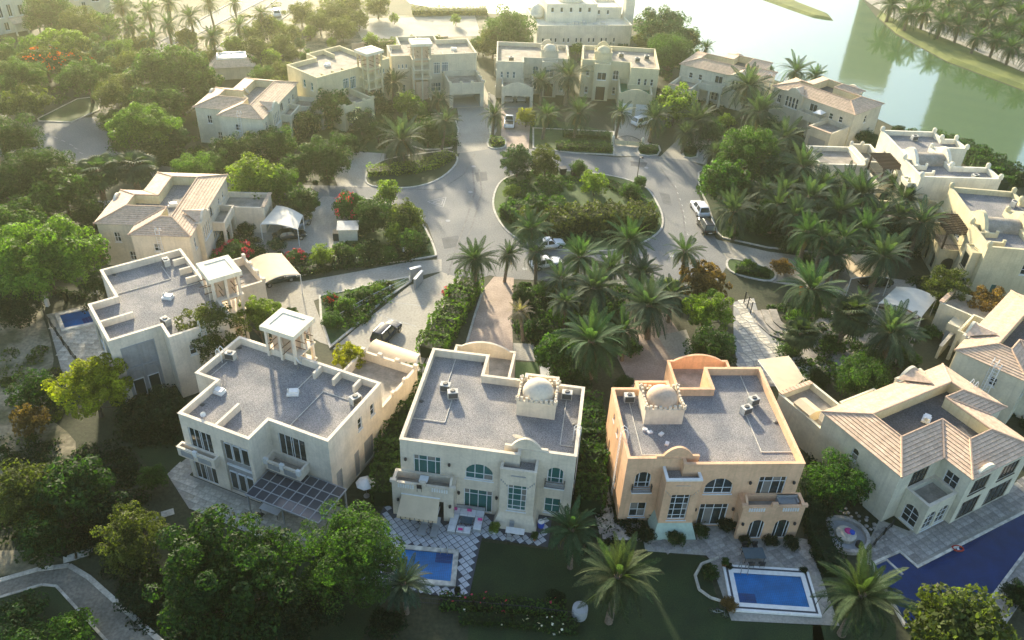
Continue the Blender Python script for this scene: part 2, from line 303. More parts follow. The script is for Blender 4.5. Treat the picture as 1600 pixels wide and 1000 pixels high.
sheet('median', [(346, 97), (390, 92), (470, 30), (540, -12), (502, -12), (442, 28)], 'sand', .006)
# avenue kerbs
for a, b in (((245, 86), (440, -14)), ((215, 84), (395, -14)), ((312, 95), (448, -14)), ((345, 97), (502, -14))):
    p, q = P(*a), P(*b); d = (q-p).normalized(); n = Vector((-d.y, d.x, 0))*.15
    tag(MB().prism([tuple((p-n).xy), tuple((q-n).xy), tuple((q+n).xy), tuple((p+n).xy)], 0, .14).build('kerb', MA['kerb']), kind='structure')
# planted beds with kerbs
bed('central_island', [(778, 288), (769, 318), (780, 348), (805, 372), (850, 388), (920, 394), (985, 388), (1028, 366), (1037, 344), (1028, 318), (1008, 292), (962, 276), (900, 268), (840, 266), (800, 274)], 'lawn')
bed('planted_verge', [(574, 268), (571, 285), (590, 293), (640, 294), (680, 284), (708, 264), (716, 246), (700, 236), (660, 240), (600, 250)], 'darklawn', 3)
bed('planted_verge', [(556, 312), (600, 316), (650, 338), (670, 365), (682, 395), (675, 402), (620, 410), (520, 420), (430, 438), (420, 400), (480, 400), (530, 396), (540, 350)], 'lawn', 3)
bed('planted_verge', [(498, 462), (530, 456), (600, 440), (640, 432), (644, 440), (600, 470), (555, 512), (515, 545), (500, 500)], 'lawn', 0)
bed('planted_verge', [(762, 218), (775, 214), (790, 218), (790, 230), (775, 233), (762, 230)], 'lawn', 2)
bed('planted_verge', [(832, 200), (960, 206), (960, 243), (900, 240), (832, 232)], 'lawn', 0)
bed('planted_verge', [(998, 226), (1030, 228), (1028, 243), (998, 242)], 'lawn', 2)
bed('planted_verge', [(1066, 228), (1088, 230), (1090, 246), (1068, 246)], 'lawn', 2)
bed('planted_verge', [(1090, 270), (1130, 250), (1250, 330), (1340, 390), (1320, 400), (1200, 388), (1128, 372), (1118, 362), (1104, 320), (1092, 296)], 'darklawn', 0)
bed('planted_verge', [(1134, 412), (1142, 404), (1180, 412), (1212, 425), (1205, 440), (1165, 434), (1140, 424)], 'lawn', 3)
bed('planted_verge', [(735, 442), (757, 452), (744, 492), (728, 548), (655, 592), (668, 560), (692, 492), (714, 470)], 'ground', 0)
bed('planted_verge', [(662, 180), (712, 184), (714, 224), (690, 234), (640, 228)], 'lawn', 2)
bed('planted_verge', [(58, 186), (120, 155), (158, 150), (156, 172), (112, 192), (60, 190)], 'lawn', 0)
# lawns
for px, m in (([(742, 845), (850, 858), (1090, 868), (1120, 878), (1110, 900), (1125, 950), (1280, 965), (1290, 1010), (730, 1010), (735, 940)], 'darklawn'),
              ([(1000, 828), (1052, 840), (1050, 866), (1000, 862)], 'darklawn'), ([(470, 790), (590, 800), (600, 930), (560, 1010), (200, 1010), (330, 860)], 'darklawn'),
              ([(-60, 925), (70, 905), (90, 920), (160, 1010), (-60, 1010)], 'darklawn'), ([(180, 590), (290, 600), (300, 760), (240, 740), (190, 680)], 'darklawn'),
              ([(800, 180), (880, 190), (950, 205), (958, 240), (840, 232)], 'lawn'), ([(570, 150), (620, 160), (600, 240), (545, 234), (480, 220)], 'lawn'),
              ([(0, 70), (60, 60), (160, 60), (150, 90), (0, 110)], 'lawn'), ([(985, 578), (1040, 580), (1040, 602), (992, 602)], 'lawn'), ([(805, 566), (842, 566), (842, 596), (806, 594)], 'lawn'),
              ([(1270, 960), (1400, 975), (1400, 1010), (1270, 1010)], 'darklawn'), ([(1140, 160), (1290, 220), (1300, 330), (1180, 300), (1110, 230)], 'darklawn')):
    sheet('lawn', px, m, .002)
# the footpath in the lower left corner with its kerb stones
fp = [(-30, 916), (60, 890), (108, 884), (138, 902), (262, 1012)]; fq = [(-30, 942), (66, 914), (88, 916), (176, 1012)]
sheet('footpath', fp+fq[::-1], 'pathpaver', .012)
fpo = tag(empty('path_edging'), kind='structure')
def stones(pts, w, L, mat, parent, h=.10):
    wp = [P(*p) for p in pts]
    for a, b in zip(wp, wp[1:]):
        n = max(1, int((b-a).length/L)); d = (b-a).normalized(); nn = Vector((-d.y, d.x, 0))*w/2
        for i in range(n):
            s, e = a+(b-a)*(i/n)+d*.012, a+(b-a)*((i+1)/n)-d*.012
            MB().prism([tuple((s-nn).xy), tuple((e-nn).xy), tuple((e+nn).xy), tuple((s+nn).xy)], 0, h+random.uniform(-.012, .012)).build('kerb_stone', MA['stone'], parent)
stones(fp, .42, .95, 'stone', fpo); stones(fq, .22, .95, 'stone', fpo)
for i, (x, y) in enumerate(((110, 872), (128, 866), (148, 856), (212, 824), (238, 812), (262, 802))):
    p = P(x, y); MB().box(-.55, -.38, 0, .55, .38, .05, Matrix.Translation(p) @ Matrix.Rotation(R(28), 4, 'Z')).build('paving_slab', MA['stone'], fpo)
# lakeside on the right: grass bank, promenade with railing, grassy spit
def mound(name, px, mat, top, sm=3):
    w = gp(px, sm); a = inset(w, 1.2); mb = MB(); n = len(w)
    vs = [(x, y, .0) for x, y in w]+[(x, y, top) for x, y in a]
    mb.add(vs, [(i, (i+1) % n, n+(i+1) % n, n+i) for i in range(n)]+[tuple(range(n, 2*n))])
    return tag(mb.build(name, MA[mat]), kind='structure')
MA['bankgrass'] = surf('bank_grass', (.17, .19, .045), (.10, .125, .035), scale=.25, detail=8, fine=(6, .3), bump=.5, bscale=8)
mound('grass_bank', [(1370, 25), (1400, 52), (1480, 96), (1600, 141), (1720, 190), (1720, 168), (1600, 116), (1500, 72), (1400, 33), (1378, 18)], 'bankgrass', .7, 0)
mound('grass_spit', [(1170, -8), (1225, 12), (1268, 27), (1303, 33), (1294, 22), (1250, 5), (1225, -8)], 'bankgrass', .5, 0)
sheet('promenade', [(1340, -8), (1376, 17), (1400, 31), (1500, 69), (1600, 113), (1720, 165), (1720, 140), (1600, 92), (1500, 48), (1430, 18), (1390, -8)], 'paver', .02)
sheet('promenade_verge', [(1390, -8), (1430, 18), (1500, 48), (1600, 92), (1720, 140), (1800, 140), (1800, -60), (1390, -60)], 'sand', .01)
# ------------------------------------------------------------------ building kit
def wall_face(mb, p0, p1, z0, z1, ops):
    """outer wall from p0 to p1 with real openings: ops = (u0, u1, za, zb, depth, arch)"""
    p0, p1 = Vector(p0), Vector(p1); L = (p1-p0).length; e = (p1-p0)/L; nin = Vector((-e.y, e.x))
    q = lambda u, z, d=0: (*(p0+e*u+nin*d), z)
    us = sorted({0, L, *[o[0] for o in ops], *[o[1] for o in ops]}); zs = sorted({z0, z1, *[o[2] for o in ops], *[o[3] for o in ops]})
    for a, b in zip(us, us[1:]):
        for c, d in zip(zs, zs[1:]):
            mu, mz = (a+b)/2, (c+d)/2
            if any(o[0] < mu < o[1] and o[2] < mz < o[3] for o in ops): continue
            mb.poly([q(a, c), q(b, c), q(b, d), q(a, d)])
    for o in ops:
        a, b, c, d, dp = o[:5]; arch = o[5] if len(o) > 5 else 0
        mb.poly([q(a, c), q(a, c, dp), q(a, d, dp), q(a, d)][::-1]); mb.poly([q(b, c), q(b, d), q(b, d, dp), q(b, c, dp)][::-1])
        mb.poly([q(a, c), q(b, c), q(b, c, dp), q(a, c, dp)]); mb.poly([q(a, d), q(a, d, dp), q(b, d, dp), q(b, d)])
        if arch:
            r = (b-a)/2; rise = min(r*arch, d-c-.1); n = 6; m = (a+b)/2
            for sgn, cu in ((-1, a), (1, b)):
                pts = [(m+sgn*r*math.cos(t*math.pi/2/n), d-rise+rise*math.sin(t*math.pi/2/n)) for t in range(n+1)]
                for s, t in zip(pts, pts[1:]):
                    tri = [q(cu, d), q(*s), q(*t)]; mb.poly(tri if sgn > 0 else tri[::-1])
                    rv = [q(*s), q(*t), q(*t, dp), q(*s, dp)]; mb.poly(rv if sgn < 0 else rv[::-1])
def window(root, p0, p1, o, nx, ny, glass='glass', frame='alu', fine=True, name='window', panels=None, sill=True):
    """frame and panes sitting in the opening o of the wall p0-p1"""
    p0, p1 = Vector(p0), Vector(p1); e = (p1-p0).normalized(); nin = Vector((-e.y, e.x))
    T = Matrix(((e.x, nin.x, 0, p0.x), (e.y, nin.y, 0, p0.y), (0, 0, 1, 0), (0, 0, 0, 1)))
    a, b, c, d, dp = o[:5]; f = .07; mb = MB(); y0, y1 = dp-.10, dp-.03
    mb.box(a, y0, c, a+f, y1, d, T); mb.box(b-f, y0, c, b, y1, d, T); mb.box(a+f, y0, d-f, b-f, y1, d, T); mb.box(a+f, y0, c, b-f, y1, c+f, T)
    xs = [a+f+(b-a-2*f)*i/nx for i in range(nx+1)]; zs = [c+f+(d-c-2*f)*i/ny for i in range(ny+1)]
    if panels: xs = [a+f+(b-a-2*f)*t for t in panels[0]]; zs = [c+f+(d-c-2*f)*t for t in panels[1]]
    for x in xs[1:-1]: mb.box(x-.03, y0+.01, c+f, x+.03, y1-.003, d-f, T)
    for z in zs[1:-1]: mb.box(a+f, y0+.02, z-.03, b-f, y1-.006, z+.03, T)
    if sill: mb.box(a-.08, -.07, c-.10, b+.08, .0-.004, c-.004, T)
    w = mb.build(name, MA[frame], root)
    if fine:
        for x0, x1 in zip(xs, xs[1:]):
            for z0, z1 in zip(zs, zs[1:]): MB().box(x0+.031, dp-.06, z0+.031, x1-.031, dp-.045, z1-.031, T).build('pane', MA['curtain' if random.random() < .16 else glass], w)
    else: MB().box(a+f, dp-.06, c+f, b-f, dp-.045, d-f, T).build('pane', MA[glass], w)
    MB().box(a, dp-.02, c, b, dp-.005, d, T).build('backing', MA['dark'], w)
    return w
def block(root, poly, z0, ztop, zroof, wall, roof='gravel', ops=None, cap=None, th=.24, wins=True, fine=True, glass='glass', frame='alu', capov=.045):
    """flat-roofed block: walls with openings, parapet coping, roof surface"""
    ops = ops or {}; n = len(poly); mb = MB(); inn = inset(poly, th)
    jobs = []
    for i in range(n):
        p0, p1 = poly[i], poly[(i+1) % n]; L = []
        for o in ops.get(i, []):
            kind, a, b, c, d = o[:5]; kw = o[5] if len(o) > 5 else {}
            dp = kw.get('dp', .18); L.append((a, b, c, d, dp, kw.get('arch', 0))); jobs.append((p0, p1, L[-1], kind, kw))
        wall_face(mb, p0, p1, z0, ztop, L)
    for i in range(n):
        j = (i+1) % n; mb.poly([(*inn[j], zroof-.05), (*inn[i], zroof-.05), (*inn[i], ztop), (*inn[j], ztop)])
    w = mb.build('wall', MA[wall], root)
    if roof: MB().poly([(x, y, zroof) for x, y in inset(poly, th-.02)]).build('roof', MA[roof], root)
    c = MB(); o2 = inset(poly, -capov); i2 = inset(poly, th+.03); ring(c, o2, i2, ztop-.003, ztop+.07)
    for i in range(n): j = (i+1) % n; c.poly([(*o2[j], ztop-.003), (*o2[i], ztop-.003), (*i2[i], ztop-.003), (*i2[j], ztop-.003)])
    c.build('parapet_coping', MA[cap or wall], root)
    for p0, p1, o, kind, kw in jobs:
        if kind == 'win': window(root, p0, p1, o, kw.get('nx', 2), kw.get('ny', 2), kw.get('glass', glass), kw.get('frame', frame), fine, 'window', kw.get('panels'))
        elif kind == 'door': window(root, p0, p1, o, kw.get('nx', 4), kw.get('ny', 2), kw.get('glass', glass), kw.get('frame', frame), fine, 'door', kw.get('panels', ((0, .18, .5, .82, 1), (0, .8, 1))), sill=False)
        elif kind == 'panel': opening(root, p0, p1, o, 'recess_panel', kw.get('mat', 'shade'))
        elif kind == 'wood': window(root, p0, p1, o, 2, 1, 'darkwood', 'darkwood', fine, 'door', sill=False)
        elif kind == 'shutter': shutter(root, p0, p1, o, kw.get('mat', 'white'))
        elif kind == 'void': void(root, p0, p1, o)
    return w
def frameT(p0, p1):
    p0, p1 = Vector(p0), Vector(p1); e = (p1-p0).normalized(); nin = Vector((-e.y, e.x))
    return Matrix(((e.x, nin.x, 0, p0.x), (e.y, nin.y, 0, p0.y), (0, 0, 1, 0), (0, 0, 0, 1)))
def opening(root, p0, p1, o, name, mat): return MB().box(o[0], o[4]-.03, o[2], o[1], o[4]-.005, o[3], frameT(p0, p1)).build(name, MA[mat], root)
def shutter(root, p0, p1, o, mat):
    T = frameT(p0, p1); g = MB().box(o[0], o[4]-.08, o[2], o[1], o[4]-.06, o[3], T).build('garage_door', MA[mat], root)
    n = 6; h = (o[3]-o[2])/n
    for i in range(n): MB().box(o[0]+.03, o[4]-.105, o[2]+i*h+.02, o[1]-.03, o[4]-.082, o[2]+(i+1)*h-.02, T).build('door_slat', MA[mat], g)
def void(root, p0, p1, o):
    T = frameT(p0, p1); a, b, c, d = o[:4]; D = 5.2; q = lambda u, y, z: T @ Vector((u, y, z))
    mb = MB(); y0 = o[4]
    for vs in ([(a, y0, c), (a, D, c), (a, D, d), (a, y0, d)], [(b, D, c), (b, y0, c), (b, y0, d), (b, D, d)], [(a, D, c), (b, D, c), (b, D, d), (a, D, d)], [(a, y0, d), (a, D, d), (b, D, d), (b, y0, d)], [(a, D, c+.01), (a, y0, c+.01), (b, y0, c+.01), (b, D, c+.01)]):
        mb.poly([q(*v) for v in vs])
    return mb.build('garage_interior', MA['grey'], root)
def curved_parapet(root, p0, p1, zb, zs, zt, mat, th=.26, name='curved_parapet', shoulder=.16, n=14):
    """bell-shaped gable: flat shoulders then an arch"""
    p0, p1 = Vector(p0), Vector(p1); L = (p1-p0).length; T = frameT(p0, p1); prof = [(0, zs)]
    for i in range(n+1):
        t = i/n; prof.append((L*(shoulder+(1-2*shoulder)*t), zs+(zt-zs)*math.sin(math.pi*t)**.8 if 0 < t < 1 else zs))
    prof.append((L, zs)); mb = MB(); k = len(prof)
    vs = [T @ Vector((u, y, z)) for y in (0, th) for u, z in prof]+[T @ Vector((u, y, zb)) for y in (0, th) for u, z in prof]
    fs = []
    for i in range(k-1):
        fs += [(2*k+i, 2*k+i+1, i+1, i), (3*k+i+1, 3*k+i, k+i, k+i+1), (i, i+1, k+i+1, k+i)]
    fs += [(2*k, 0, k, 3*k), (k-1, 3*k-1, 4*k-1, 2*k-1)]
    return mb.add(vs, fs).build(name, MA[mat], root)
def merlons(root, poly, z, mat, step=.42, w=.26, h=.34, th=.2):
    mb = MB(); n = len(poly)
    for i in range(n):
        p0, p1 = Vector(poly[i]), Vector(poly[(i+1) % n]); L = (p1-p0).length; T = frameT(p0, p1); k = int(L/step)
        for j in range(k+1):
            u = L*j/k; hh = h*(.55+.75*abs(math.cos(math.pi*j/k))); mb.box(u-w/2, .01, z, u+w/2, th, z+hh, T)
    return tag(mb.build('battlement', MA[mat], root), kind='stuff')
def ac_unit(x, y, z, rz, label, root_frame=None):
    t = thing('air_conditioner', label, 'air conditioner', (x, y, z), rz, 'rooftop air conditioners')
    MB().box(-.5, -.34, .12, .5, .34, .86).build('casing', MA['acm'], t)
    MB().lathe([(.26, 0), (.26, .05), (.18, .09)], 12, (0, 0, .86)).build('fan_guard', MA['acd'], t)
    MB().box(-.44, -.37, .2, .44, -.345, .78).build('grille', MA['acd'], t)
    m = MB(); m.box(-.5, -.3, 0, -.38, .3, .12); m.box(.38, -.3, 0, .5, .3, .12); m.build('foot_rail', MA['grey'], t)
    return t
def skylight(x, y, z, rz, label):
    t = thing('roof_vent', label, 'roof vent', (x, y, z), rz, 'roof vents')
    MB().box(-.55, -.4, 0, .55, .4, .22).build('base_slab', MA['white'], t)
    MB().prism([(-.35, -.3), (.5, -.3), (.5, .3), (-.35, .3)], .22, .46).build('cowl', MA['white'], t)
    MB().box(-.5, -.12, .22, -.38, .12, .60).build('pipe_box', MA['acm'], t)
    return t
def dish(x, y, z, rz, label, r=.55, s=.5):
    t = thing('satellite_dish', label, 'satellite dish', (x, y, z), rz, 'rooftop satellite dishes')
    MB().tube((0, 0, 0), (0, 0, .8), .04).build('mast', MA['steel'], t)
    mb = MB(); n = 14
    T = Matrix.Translation((0, -.08, .95)) @ Matrix.Rotation(R(60), 4, 'X')
    vs = [T @ Vector((0, 0, -.12))]+[T @ Vector((k*r*math.cos(2*math.pi*i/n), k*r*math.sin(2*math.pi*i/n), -.12+.16*k*k)) for k in (.5, 1) for i in range(n)]
    fs = [(0, 1+i, 1+(i+1) % n) for i in range(n)]+[(1+i, 1+n+i, 1+n+(i+1) % n, 1+(i+1) % n) for i in range(n)]
    mb.add(vs, fs).build('reflector', MA['white'], t, True)
    MB().tube(T @ Vector((0, -r, .02)), T @ Vector((0, 0, .5)), .018).build('feed_arm', MA['steel'], t)
    return t
def wall_lamps(root, pts):
    for x, y, z in pts: MB().lathe([(.05, -.2), (.13, -.1), (.13, .1), (.04, .18)], 8, (x, y, z)).box(x-.03, y, z-.03, x+.03, y+.16, z+.05).build('wall_lamp', MA['iron'], root)
def hoop_ladder(root, p, d, ztop, zroof, zbot=.3, mat='alu'):
    """wall ladder whose hoops curl over the parapet"""
    p, d = Vector((*p, 0)), Vector((*d, 0)).normalized(); e = Vector((-d.y, d.x, 0)); mb = MB()
    for s in (-.25, .25):
        pts = [p+e*s+d*.12+Vector((0, 0, zbot)), p+e*s+d*.12+Vector((0, 0, ztop+.5)), p+e*s+d*-.15+Vector((0, 0, ztop+.85)), p+e*s+d*-.5+Vector((0, 0, ztop+.5)), p+e*s+d*-.5+Vector((0, 0, zroof))]
        mb.path(pts, .035, 5)
    z = zbot+.2
    while z < ztop+.3: mb.tube(p+e*-.25+d*.12+Vector((0, 0, z)), p+e*.25+d*.12+Vector((0, 0, z)), .025, n=4); z += .33
    return mb.build('ladder', MA[mat], root)
def railing(root, pts, z, h, mat='iron', step=.16, name='railing'):
    mb = MB()
    for a, b in zip(pts, pts[1:]):
        a, b = Vector((*a, 0)), Vector((*b, 0)); L = (b-a).length; k = max(1, int(L/step))
        mb.tube(a+Vector((0, 0, z+h)), b+Vector((0, 0, z+h)), .035, n=4); mb.tube(a+Vector((0, 0, z+.08)), b+Vector((0, 0, z+.08)), .025, n=4)
        for i in range(k+1): q = a+(b-a)*i/k; mb.tube(q+Vector((0, 0, z)), q+Vector((0, 0, z+h)), .018, n=4, caps=False)
    return mb.build(name, MA[mat], root)
def place(px, z, locxy, ang, m=1):
    """origin of a house whose local point locxy lies at photograph point px and height z"""
    p = P(*px, z); a = R(ang); return Vector((p.x-(m*locxy[0]*math.cos(a)-locxy[1]*math.sin(a)), p.y-(m*locxy[0]*math.sin(a)+locxy[1]*math.cos(a)), 0))
class House:
    def __init__(s, name, label, px, z, loc, ang, m=1, cat='villa', group=None, k=1.0):
        s.k = k; s.o = place(px, z, (loc[0]*k, loc[1]*k), ang, m); s.a = R(ang); s.m = m; s.root = thing(name, label, cat, s.o, s.a, group); s.root.scale = (k, k, k); G.m = m
    def w(s, x, y, z=0):
        x, y, z = x*s.k, y*s.k, z*s.k
        return Vector((s.o.x+s.m*x*math.cos(s.a)-y*math.sin(s.a), s.o.y+s.m*x*math.sin(s.a)+y*math.cos(s.a), z))
    def done(s): G.m = 1; return s
# ------------------------------------------------------------------ villa type A: flat roof with a dome box
def villa_A(label, px, z, loc, ang, m, wall, glass, fine=True, trim='white', base=None, porch='doors', terrace='deck', garage='shutter', gravel='gravel', name='domed_villa', box=None, k=1.0):
    h = House(name, label, px, z, loc, ang, m, k=k); r = h.root; box = box or wall
    big = ((0, .16, .5, .84, 1), (0, .42, .8, 1)); T3 = (0, .2, .8, 1)
    main = [(0, 0), (4.9, 0), (4.9, -.75), (15.7, -.75), (15.7, 12.8), (9.9, 12.8), (9.9, 9.6), (0, 9.6)]
    block(r, main, 0, 8.0, 7.2, wall, gravel, {
        0: [('win', .95, 2.4, 4.35, 6.35, dict(arch=.9, panels=((0, .22, .78, 1), (0, .3, 1)))), ('win', .95, 2.45, .5, 2.4, {})],
        2: [('win', 2.3, 4.85, 4.3, 6.25, dict(arch=.95, panels=((0, .33, .67, 1), (0, .35, 1)))), ('door', 2.3, 4.95, .08, 2.95), ('door', 7.1, 9.6, 3.58, 6.4)],
        3: [('win', 3, 4.0, 4.6, 6.0, dict(nx=1)), ('win', 8, 9.0, 4.6, 6.0, dict(nx=1)), ('win', 8, 9, .9, 2.2, dict(nx=1))],
        4: [('win', .9, 1.5, 4.5, 5.9, dict(nx=1, arch=1)), ('win', 2.2, 2.8, 4.5, 5.9, dict(nx=1, arch=1)), ('win', 3.5, 4.1, 4.5, 5.9, dict(nx=1, arch=1))],
        6: [('win', 2.1, 3.3, 4.2, 6.2, dict(nx=2, arch=1)), ('win', 2.4, 3.1, 1.1, 2.6, dict(nx=1)), ('win', 8.2, 8.9, 4.6, 6.0, dict(nx=1, arch=1)), ('win', 8.2, 8.9, 1.0, 2.4, dict(nx=1))],
        7: [('win', 2.4, 3.0, 6.2, 7.0, dict(nx=1, ny=1)), ('win', 4.4, 5.0, 6.2, 7.0, dict(nx=1, ny=1)), ('win', 2.0, 2.6, 1.8, 3.2, dict(nx=1)), ('win', 6.0, 6.8, 1.4, 2.8, dict(nx=1))]},
        glass=glass, fine=fine)
    # entrance tower on the garden side, flared at its foot
    tw = [(3.3, -1.65), (6.45, -1.65), (6.45, -.76), (4.89, -.76), (4.89, -.01), (3.3, -.01)]
    mb = MB(); wall_face(mb, (3.3, -1.65), (6.45, -1.65), 1.5, 7.0, [(.72, 2.42, 1.9, 5.15, .25)])
    mb.poly([(6.45, -1.65, 1.5), (6.45, -.76, 1.5), (6.45, -.76, 7.0), (6.45, -1.65, 7.0)]); mb.poly([(3.3, -.01, 1.5), (3.3, -1.65, 1.5), (3.3, -1.65, 7), (3.3, -.01, 7)])
    mb.build('tower_wall', MA[wall], r)
    mb = MB(); b0 = [(2.85, -.01, 0), (2.85, -2.35, 0), (6.9, -2.35, 0), (6.9, -.76, 0)]; b1 = [(3.3, -.01, 1.5), (3.3, -1.65, 1.5), (6.45, -1.65, 1.5), (6.45, -.76, 1.5)]
    mb.add(b0+b1, [(0, 1, 5, 4), (1, 2, 6, 5), (2, 3, 7, 6)]).build('tower_base', MA[base or wall], r)
    window(r, (3.3, -1.65), (6.45, -1.65), (.72, 2.42, 1.9, 5.15, .25), 3, 5, glass, 'alu', fine, panels=((0, .26, .74, 1), (0, .14, .38, .62, .86, 1)))
    MB().poly([(3.4, -1.5, 6.55), (6.35, -1.5, 6.55), (6.35, -.74, 6.55), (4.87, -.74, 6.55), (4.87, -.01, 6.55), (3.4, -.01, 6.55)]).build('tower_roof', MA[gravel], r)
    mb = MB(); mb.box(3.25, -1.7, 6.9, 6.5, -1.45, 7.08); mb.box(3.25, -1.448, 6.9, 3.5, .02, 7.08); mb.box(6.25, -1.448, 6.9, 6.5, -.72, 7.08); mb.box(3.5, -1.46, 6.5, 6.25, -1.44, 6.9); mb.build('tower_coping', MA[trim if base else wall], r)
    curved_parapet(r, (2.55, .05), (6.4, .05), 7.15, 8.25, 9.25, wall)
    mb = MB()
    for s in (-1, 1):
        for i in range(4): x = 4.87+s*(.95+i*.17); mb.box(x-.05, -1.72, 5.45-.16*abs(3-i)+.05*i, x+.05, -1.652, 5.6-.16*abs(3-i)+.05*i)
    mb.box(4.2, -1.73, 6.3, 5.5, -1.652, 6.4); mb.build('dentil_ornament', MA['shade' if not base else 'salmon'], r)
    # juliet balcony under the arched window
    if fine:
        MB().box(.75, -.42, 4.0, 2.6, -.002, 4.12).build('balcony_slab', MA[trim], r); railing(r, [(.8, -.02), (.8, -.38), (2.55, -.38), (2.55, -.02)], 4.12, .75, step=.1)
    # balcony block over the porch
    bal = [(10.5, -2.35), (16.15, -2.35), (16.15, -.76), (10.5, -.76)]
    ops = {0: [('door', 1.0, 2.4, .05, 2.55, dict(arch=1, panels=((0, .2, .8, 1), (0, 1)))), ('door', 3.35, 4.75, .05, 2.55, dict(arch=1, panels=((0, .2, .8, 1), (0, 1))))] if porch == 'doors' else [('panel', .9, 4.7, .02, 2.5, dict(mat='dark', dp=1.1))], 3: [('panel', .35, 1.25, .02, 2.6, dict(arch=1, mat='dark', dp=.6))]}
    block(r, bal, 0, 4.25, 3.5, wall, 'deck', ops, glass=glass, fine=fine, th=.2)
    mb = MB()
    for x0 in (11.0, 14.1):
        for i in range(7): mb.box(x0+.03+i*.22, -2.42, 3.72, x0+.17+i*.22, -2.353, 4.12)
    tag(mb.build('balustrade_screen', MA[trim], r), kind='stuff')
    [MB().box(x-.28, -2.44, 4.25, x+.28, -2.12, 4.25+hh).build('balcony_post', MA[wall], r) for x, hh in ((13.32, .42), (10.6, .3), (16.02, .3))]
    curved_parapet(r, (10.72, -.78), (10.72, -2.3), 4.3, 4.3, 4.9, wall, .2, 'stepped_side_wall', .0)
    # dome on its box
    bx = [(2.45, 5.3), (6.1, 5.3), (6.1, 8.5), (2.45, 8.5)]
    block(r, bx, 7.19, 8.95, 8.75, box, box, th=.2); merlons(r, bx, 9.02, box)
    prof = [(1.5, 0), (1.55, .18)]+[(1.5*math.cos(t*math.pi/2/8), .2+1.35*math.sin(t*math.pi/2/8)) for t in range(8)]+[(.03, 1.56)]
    MB().lathe(prof, 24, (4.27, 6.9, 8.74)).build('dome', MA['salmon' if base else box], r, True)
    # street entrance tower
    st = [(2.6, 9.61), (5.9, 9.61), (5.9, 11.0), (2.6, 11.0)]
    block(r, st, 0, 7.7, 7.1, wall, gravel, {2: [('wood', .7, 2.6, .1, 3.0), ('win', .7, 2.6, 4.4, 6.0, dict(nx=2, ny=1))]}, fine=fine, glass=glass)
    # garage with terrace and bell-shaped parapet
    ga = [(7.8, 9.62), (9.89, 9.62), (9.89, 12.82), (14.4, 12.82), (14.4, 18.3), (7.8, 18.3)]
    gops = {'shutter': [('shutter', .5, 3.0, .02, 2.5), ('shutter', 3.6, 6.1, .02, 2.5)], 'open': [('void', .6, 6.0, .02, 2.6)]}[garage]
    block(r, ga, 0, 4.55, 3.6, wall, terrace, {4: gops}, th=.22, fine=fine)
    curved_parapet(r, (14.4, 18.33), (7.8, 18.33), 4.5, 4.65, 5.5, wall, .26, shoulder=.1)
    hoop_ladder(r, (0, 3.1), (-1, 0), 8.0, 7.2)
    if fine: wall_lamps(r, [(11.2, -.9, 5.8), (15.2, -.9, 5.8), (10.3, -.9, 2.4), (6.8, -.9, 2.4), (15.6, -2.5, 2.2), (10.8, -2.5, 2.2)])
    h.done(); return h
